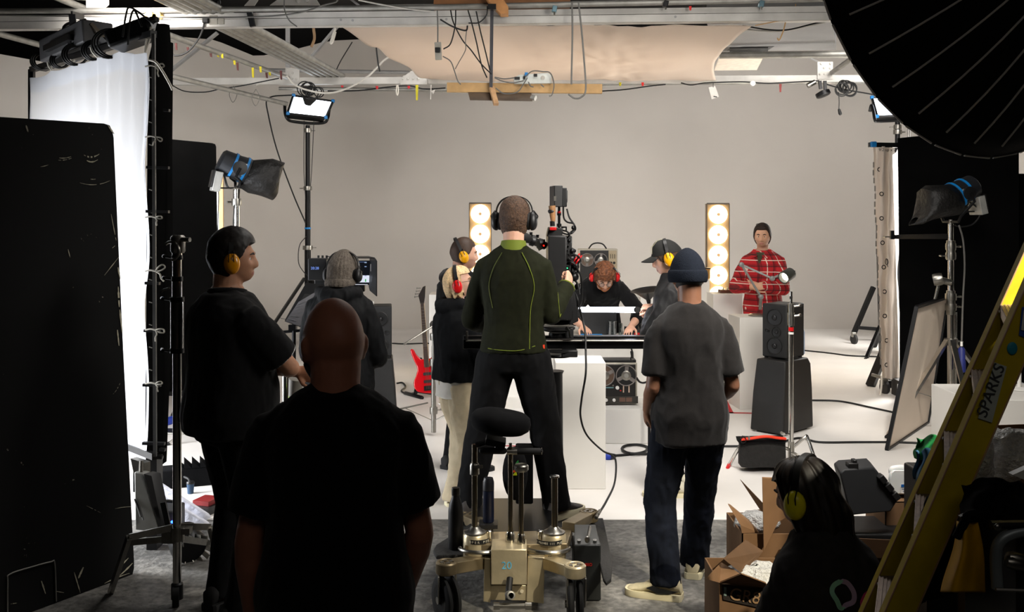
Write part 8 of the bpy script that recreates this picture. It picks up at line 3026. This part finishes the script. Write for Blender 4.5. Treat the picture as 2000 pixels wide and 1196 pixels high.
# ------------------------------------------------------------------ things hanging in the roof
d = 9.2
t = thing('hanging_rig', 'dark steel post on timber blocks holding a long timber batten under the roof', 'rig', W(963, 100, d))
MB().prism([W(848, -8, d + .1), W(1114, -8, d + .1), W(1114, 12, d + .1), W(846, 15, d + .1)], (0, .15, .0)).build('top_plank', mat('brown_plank', (128, 84, 46), .6, var=.2, scale=8), t)
MB().prism([W(945, -10, d - .1), W(978, -10, d - .1), W(993, 14, d - .1), W(993, 27, d - .1), W(978, 27, d - .1), W(960, 8, d - .1)], (0, .15, 0)).build('timber_block', mat('orange_timber', (176, 122, 70), .6, var=.2, scale=8), t)
MB().box(W(961, 14, d - .12), (.075, .06, .05)).build('steel_bracket', M_BLKMET, t)
MB().beam(W(961, 10, d - .02), W(959, 172, d - .02), .030, .060).build('post', mat('dark_grey_steel', (66, 66, 70), .45, .5), t)
MB().beam(W(960, 170, d - .02), W(969, 204, d - .2), .045, .03).build('foot_block', mat('pale_timber_block', (190, 150, 110), .6, var=.2), t)
MB().beam(W(873, 171, d + .05), W(1176, 174, d + .05), .05, .088).build('timber_batten', M_WOOD, t, bevel=.003)
MB().prism([W(914, 180, d + .03), W(1038, 182, d + .03), W(1040, 198, d - .05), W(918, 196, d - .05)], (0, .05, .01)).build('metal_tray', mat('dull_tray', (122, 110, 100), .4, .6, var=.1), t)
MB().tube([W(1038, 190, d), W(1046, 192, d - .02)], .025, 14).build('tube_end', M_GREYMET, t)
t = thing('power_supply', 'pale grey power supply box with leads on the timber batten', 'power box', W(1040, 153, d))
MB().prism([W(1004, 164, d + .0), W(1003, 152, d), W(1014, 146, d), W(1070, 142, d), W(1077, 147, d), W(1077, 163, d)], (0, .14, .0)).build('housing', mat('pale_grey_casing', (196, 198, 192), .45, .1), t, bevel=.006)
MB().lathe([(.02, 0), (.02, .004)], W(1060, 152, d), (0, -1, 0), 20).build('vent', M_STEEL, t)
MB().box(W(1028, 145, d - .02), (.03, .03, .03)).build('blue_cap', M_BLUE, t)
for px, py, w_ in ((1010, 153, .05), (1046, 147, .03), (1024, 152, .02)):
    MB().box(W(px, py, d - .01), (w_, .02, .025)).build('port', M_BLACK, t)
for pts in ([(1032, 160), (1036, 168), (1042, 170)], [(1056, 165), (1062, 170), (1058, 166)], [(1026, 150), (1040, 139), (1060, 140), (1075, 143), (1082, 165), (1078, 185), (1072, 188)], [(1030, 152), (1022, 165), (1010, 180), (985, 183), (968, 172)], [(1005, 152), (985, 154), (966, 151)], [(1022, 158), (1000, 162), (980, 158), (966, 152)]):
    MB().tube(spline([W(x, y, d - .08) for x, y in pts], 6), .006, 6).build('lead', M_CABLEGR, t)
t = thing('socket_box', 'small grey double socket with a black plug hanging on a cable before the cloth', 'socket', W(856, 100, 9.1))
MB().box(W(856, 100, 9.1), (.06, .04, .16), Ry(-.05)).build('box', mat('grey_socket', (150, 146, 136), .5), t, bevel=.004)
MB().box(W(855, 98, 9.06), (.05, .05, .045)).build('plug', M_BLKPLAS, t, bevel=.006)
hang = [
    ([(854, 20), (855, 50), (855, 83)], 9.1, .006, M_CABLEGR, 'grey cable holding up the small double socket'),
    ([(890, 20), (889, 50), (880, 85), (866, 96)], 9.05, .006, M_CABLE, 'black plug lead curving to the small double socket'),
    ([(865, 110), (880, 120), (888, 140), (894, 158), (900, 165)], 9.1, .006, M_CABLEGR, 'grey lead from the small double socket down to the batten'),
    ([(880, 20), (886, 45), (903, 78), (920, 98), (940, 125), (960, 145)], 9.15, .006, M_CABLE, 'longest black cable slanting down to the dark steel post'),
    ([(914, 20), (920, 40), (930, 80), (940, 125), (951, 152)], 9.15, .006, M_CABLE, 'black cable hanging steeply left of the dark steel post'),
    ([(930, 22), (938, 60), (948, 100), (957, 138)], 9.15, .006, M_CABLE, 'black cable just left of the dark steel post'),
    ([(860, 38), (880, 50), (900, 58), (911, 59), (913, 50)], 9.1, .008, M_CABLE, 'short stiff black cable end curling before the stretched cloth'),
    ([(912, 55), (909, 80), (909, 98), (896, 122), (889, 135)], 9.12, .004, M_CABLEGR, 'thin grey string hanging near the socket'),
    ([(952, 12), (950, 30), (935, 44), (915, 45)], 9.08, .006, M_CABLE, 'black cable looping under the orange timber block'),
    ([(1117, 5), (1118, 60), (1116, 165)], 9.1, .008, M_CABLEGR, 'left of two grey cables hanging to the timber batten'),
    ([(1130, 5), (1136, 60), (1141, 120), (1144, 175), (1135, 190), (1122, 192), (1110, 184)], 9.0, .008, M_CABLEGR, 'right of two grey cables looping round the timber batten'),
    ([(400, 40), (395, 60), (385, 80), (365, 102), (340, 108), (322, 92)], 9.5, .009, M_CABLE, 'black cable with a plug slung from the near beam at left'),
    ([(735, 55), (734, 80), (738, 120), (742, 140)], 13.0, .010, M_CABLE, 'black lead hanging left of the stretched cloth'),
    ([(688, 82), (665, 120), (652, 148)], 14.6, .008, M_CABLE, 'thin straight cable slanting behind the far truss'),
    ([(560, 148), (575, 165), (600, 176), (640, 182), (680, 172), (720, 148), (750, 118), (770, 108)], 13.2, .013, M_CABLEWH, 'thick white cable drooping below the far truss'),
    ([(500, 167), (520, 158), (540, 150), (560, 150)], 13.6, .008, M_CABLEWH, 'white lead along the far truss, left end'),
    ([(330, 163), (360, 178), (400, 180), (430, 174), (470, 168), (510, 160), (545, 153)], 13.2, .008, M_CABLE, 'black cable sagging from the lower scaffold tube'),
    ([(640, 178), (700, 177), (760, 170), (800, 168), (830, 174), (870, 172)], 13.9, .010, M_CABLE, 'black cable sagging under the far truss left of the batten'),
    ([(1176, 178), (1220, 175), (1270, 168), (1300, 165)], 13.9, .010, M_CABLE, 'black cable sagging under the far truss right of the batten'),
    ([(1330, 162), (1350, 166), (1380, 162), (1450, 160), (1500, 163), (1560, 160), (1600, 158)], 13.7, .010, M_CABLE, 'black cable sagging under the far truss by the white tag'),
    ([(1440, 54), (1480, 60), (1530, 60), (1580, 50), (1632, 38)], 10.0, .010, M_CABLEWH, 'pale cable drooping under the grey duct'),
    ([(1450, 50), (1500, 58), (1540, 58), (1590, 46), (1632, 37)], 9.9, .008, M_CABLE, 'black cable drooping beside the pale cable under the duct'),
    ([(1475, 50), (1510, 43), (1540, 38), (1553, 33), (1554, 8)], 9.25, .005, mat('tan_string', (176, 140, 96), .8), 'tan string tied round the near beam'),
    ([(1535, 40), (1530, 60), (1522, 78), (1518, 74)], 9.3, .006, MATS['tan_string'], 'loose tan string hanging down in front of the duct'),
    ([(1615, 165), (1650, 175), (1690, 182), (1712, 186)], 13.7, .010, M_CABLE, 'black cable from the cable coil to the right panel light'),
    ([(1638, 180), (1639, 200), (1638, 222)], 13.6, .006, M_CABLE, 'black lead with a plug hanging from the cable coil'),
    ([(0, 30), (500, 33), (640, 8), (660, 0)], 9.2, .008, M_CABLEGR, 'grey cable lying along the near beam and rising at left'),
    ([(700, 0), (740, 8), (800, 18), (850, 23)], 9.3, .008, M_CABLEWH, 'pale cable above the near beam left of the brown plank'),
    ([(555, 0), (556, 20), (565, 40), (580, 52)], 9.3, .006, M_CABLEGR, 'thin grey cord looped over the near beam'),
    ([(612, 52), (614, 75), (608, 92)], 9.6, .014, mat('tan_rope', (150, 120, 88), .8), 'tan rope end hanging under the near beam'),
]
for pts, d_, r, m, lb in hang:
    cable('cable' if 'string' not in lb and 'rope' not in lb and 'cord' not in lb else 'cord', [W(x, y, d_) for x, y in pts], r, m, lb)
t = thing('wall_plug', 'black plug and grey sockets clipped to the near beam at left', 'socket', W(430, 40, 9.5))
MB().box(W(402, 40, 9.5), (.06, .05, .055)).build('plug', M_BLKPLAS, t, bevel=.01)
MB().box(W(418, 40, 9.53), (.08, .05, .09)).box(W(433, 41, 9.52), (.06, .05, .07)).build('socket', mat('grey_socket', (150, 146, 136), .5), t, bevel=.006)
o = MB().beam(W(486, 18, 9.45), W(494, 52, 9.45), .05, .04).build('strap_clamp', M_BLKPLAS); tag(o, 'black strap clamp round the near tube', 'clamp')
o = MB().lathe([(.06, -.03), (.07, 0), (.05, .05)], W(412, -2, 9.4), (0, -.3, 1), 16).torus(W(418, 6, 9.4), .05, .016, (0, -1, 0), 20, 8).build('tube_clamp', M_BLKMET); tag(o, 'black tube clamp at the top edge above the near beam', 'clamp')
for px, py, lb in ((1083, 18, 'small teal clamp under the brown plank'), (1300, 8, 'dark coupler on the near tube right of centre'), (1487, 8, 'pale blue coupler on the near tube by the umbrella')):
    t = thing('tube_coupler', lb, 'coupler', W(px, py, 9.1))
    MB().box(W(px, py, 9.12), (.045, .06, .06), Ry(.2)).build('saddle', mat('blue_grey_coupler', (96, 124, 134), .4, .4) if 'teal' in lb or 'blue' in lb else M_BLKMET, t, bevel=.006)
    MB().tube([W(px, py + 4, 9.1), W(px, py + 11, 9.1)], .008, 8).build('bolt', M_STEEL, t)
t = thing('work_lamp', 'black caged work lamp hanging under the far truss at right', 'lamp', W(1605, 172, 13.6))
MB().beam(W(1601, 158, 13.6), W(1603, 174, 13.6), .04, .04).beam(W(1611, 158, 13.6), W(1612, 178, 13.6), .04, .04).build('bracket', M_BLKMET, t)
MB().lathe([(.03, .02), (.10, .0), (.10, -.05), (.085, -.06), (.001, -.06)], W(1606, 180, 13.55), (-.35, .2, 1), 24).build('head', M_BLKMET, t)
MB().tube([W(1577, 168, 13.6), W(1592, 160, 13.6)], .035, 10).build('tube_end', M_STEEL, t)
t = thing('cable_coil', 'tangled coil of black cable hung under the far truss beside the umbrella', 'cable coil', W(1655, 170, 13.6))
random.seed(21)
mb = MB()
for k in range(9):
    c = W(1650 + random.uniform(-8, 10), 172 + random.uniform(-5, 4), 13.6 + random.uniform(-.04, .04))
    mb.torus(c, random.uniform(.06, .11), .009, (random.uniform(-.5, .5), -1, random.uniform(-.4, .4)), 26, 6)
mb.build('loops', M_CABLE, t)
o = MB().capsule([W(1639, 215, 13.6), W(1641, 222, 13.6)], [.02, .025], 10).build('hanging_plug', M_CABLE); tag(o, 'black plug at the end of the lead under the cable coil', 'plug')
t = thing('lamp_clamp', 'tangled black clamp and cable on the far truss by the left panel light', 'clamp', W(603, 180, 13.7))
MB().lathe([(.09, -.02), (.10, 0), (.04, .10)], W(604, 192, 13.7), (-.3, .2, -1), 16).box(W(600, 176, 13.7), (.10, .10, .10)).build('clamp_body', M_CABLE, t, bevel=.01)
mb = MB()
for k in range(7):
    c = W(606 + random.uniform(-12, 18), 178 + random.uniform(-6, 8), 13.65 + random.uniform(-.05, .05))
    mb.torus(c, random.uniform(.04, .10), .008, (random.uniform(-.6, .6), -1, random.uniform(-.6, .6)), 22, 6)
mb.build('cable_loops', M_CABLE, t)
t = thing('swing_tag', 'white swing tag hanging under the far truss right of centre', 'tag', W(1393, 180, 13.6))
MB().prism([W(1384, 171, 13.6), W(1397, 168, 13.6), W(1404, 189, 13.6), W(1390, 194, 13.6)], (0, .006, 0)).build('card', M_WHITE, t)
MB().tube([W(1393, 160, 13.6), W(1393, 171, 13.6)], .004, 6).build('string', M_CABLE, t)
MB().box(W(1397, 189, 13.59), (.05, .004, .012), Ry(.2)).build('printed_line', M_BLACK, t)
o = MB().lathe([(.035, -.02), (.035, .02), (.02, .024)], W(1470, 163, 13.6), (0, -1, 0), 16).build('white_reel', M_WHITE); tag(o, 'small white reel hanging under the far truss', 'reel')
o = MB().prism([W(842, 178, 13.7), W(850, 175, 13.7), W(846, 184, 13.7)], (0, .01, 0)).tube([W(842, 166, 13.7), W(841, 194, 13.7)], .006, 6).build('torn_tape', M_WHITE); tag(o, 'torn white tape hanging left of the timber batten', 'tape')
o = MB().tube(spline([W(775, 166, 13.8), W(774, 180, 13.8), W(776, 186, 13.8), W(778, 178, 13.8), W(777, 166, 13.8)], 4), .008, 6).build('cord', M_ROPE); tag(o, 'looped white cord under the far truss', 'cord')
o = MB().tube(spline([W(655, 55, 9.7), W(650, 70, 9.7), W(646, 84, 9.7), W(650, 80, 9.7), W(655, 62, 9.7)], 5), .012, 6).build('white_rope', M_ROPE); tag(o, 'knotted white rope at the left corner of the stretched cloth', 'rope')
tags_ = [(343, 84, 98, 10.8, 0), (366, 92, 102, 11.0, 0), (411, 104, 112, 11.4, 0), (425, 107, 112, 11.6, 1), (433, 105, 114, 11.6, 1), (457, 118, 127, 12.0, 1), (463, 122, 138, 12.0, 0), (493, 132, 152, 12.5, 1), (508, 130, 142, 12.7, 1), (520, 142, 153, 12.9, 0), (526, 141, 148, 13.0, 1), (548, 138, 156, 13.3, 0)]
for px, y0, y1, d_, k in tags_:
    o = MB().prism([W(px - 2, y0, d_), W(px + 2, y0, d_), W(px + 2.5, y1, d_), W(px - .5, y1 - 1, d_)], (.004, .006, 0)).build('tape_flag', mat('yellow_tape', (206, 190, 20), .6) if k else mat('maroon_tape', (84, 36, 34), .6))
    tag(o, ('yellow' if k else 'maroon') + ' tape end hanging from the tagged scaffold tube at upper left', 'tape', ('yellow' if k else 'maroon') + ' tape ends on the tagged scaffold tube')
for px, y0, y1, c, lb in ((814, 166, 196, (200, 190, 30), 'long yellow tape streamer under the far truss'), (1348, 12, 20, (206, 30, 26), 'red tape flag on the near tube'), (1255, 161, 168, (206, 30, 26), 'red tape flag under the far truss right of the batten'), (1211, 161, 168, (180, 170, 30), 'small yellow tape flag under the far truss'), (736, 168, 174, (190, 30, 40), 'small red tape flag under the far truss left of the cloth'), (668, 167, 171, (190, 30, 40), 'tiny red tape mark near the left panel light'), (798, 168, 173, (190, 30, 40), 'small red tape flag beside the yellow streamer'), (1524, 164, 180, (110, 30, 26), 'dark red tape end beside the work lamp')):
    d_ = 9.1 if y0 < 40 else 13.7
    o = MB().prism([W(px - 2.5, y0, d_), W(px + 2.5, y0, d_), W(px + 1.5, y1, d_), W(px - 1.5, y1, d_)], (.004, .006, 0)).build('tape_flag', mat('tape_%d_%d' % (c[0], c[1]), c, .6)); tag(o, lb, 'tape')
for px, y0, y1, lb in ((456, 168, 200, 'left thin wire loop under the lower scaffold tube'), (500, 174, 207, 'right thin wire loop under the lower scaffold tube')):
    o = MB().tube(spline([W(px, y0, 12.6), W(px - 8, (y0 + y1) / 2, 12.6), W(px - 1, y1, 12.6), W(px + 7, (y0 + y1) / 2, 12.6), W(px, y0, 12.6)], 6), .004, 5).build('wire_loop', M_CABLEGR); tag(o, lb, 'wire')
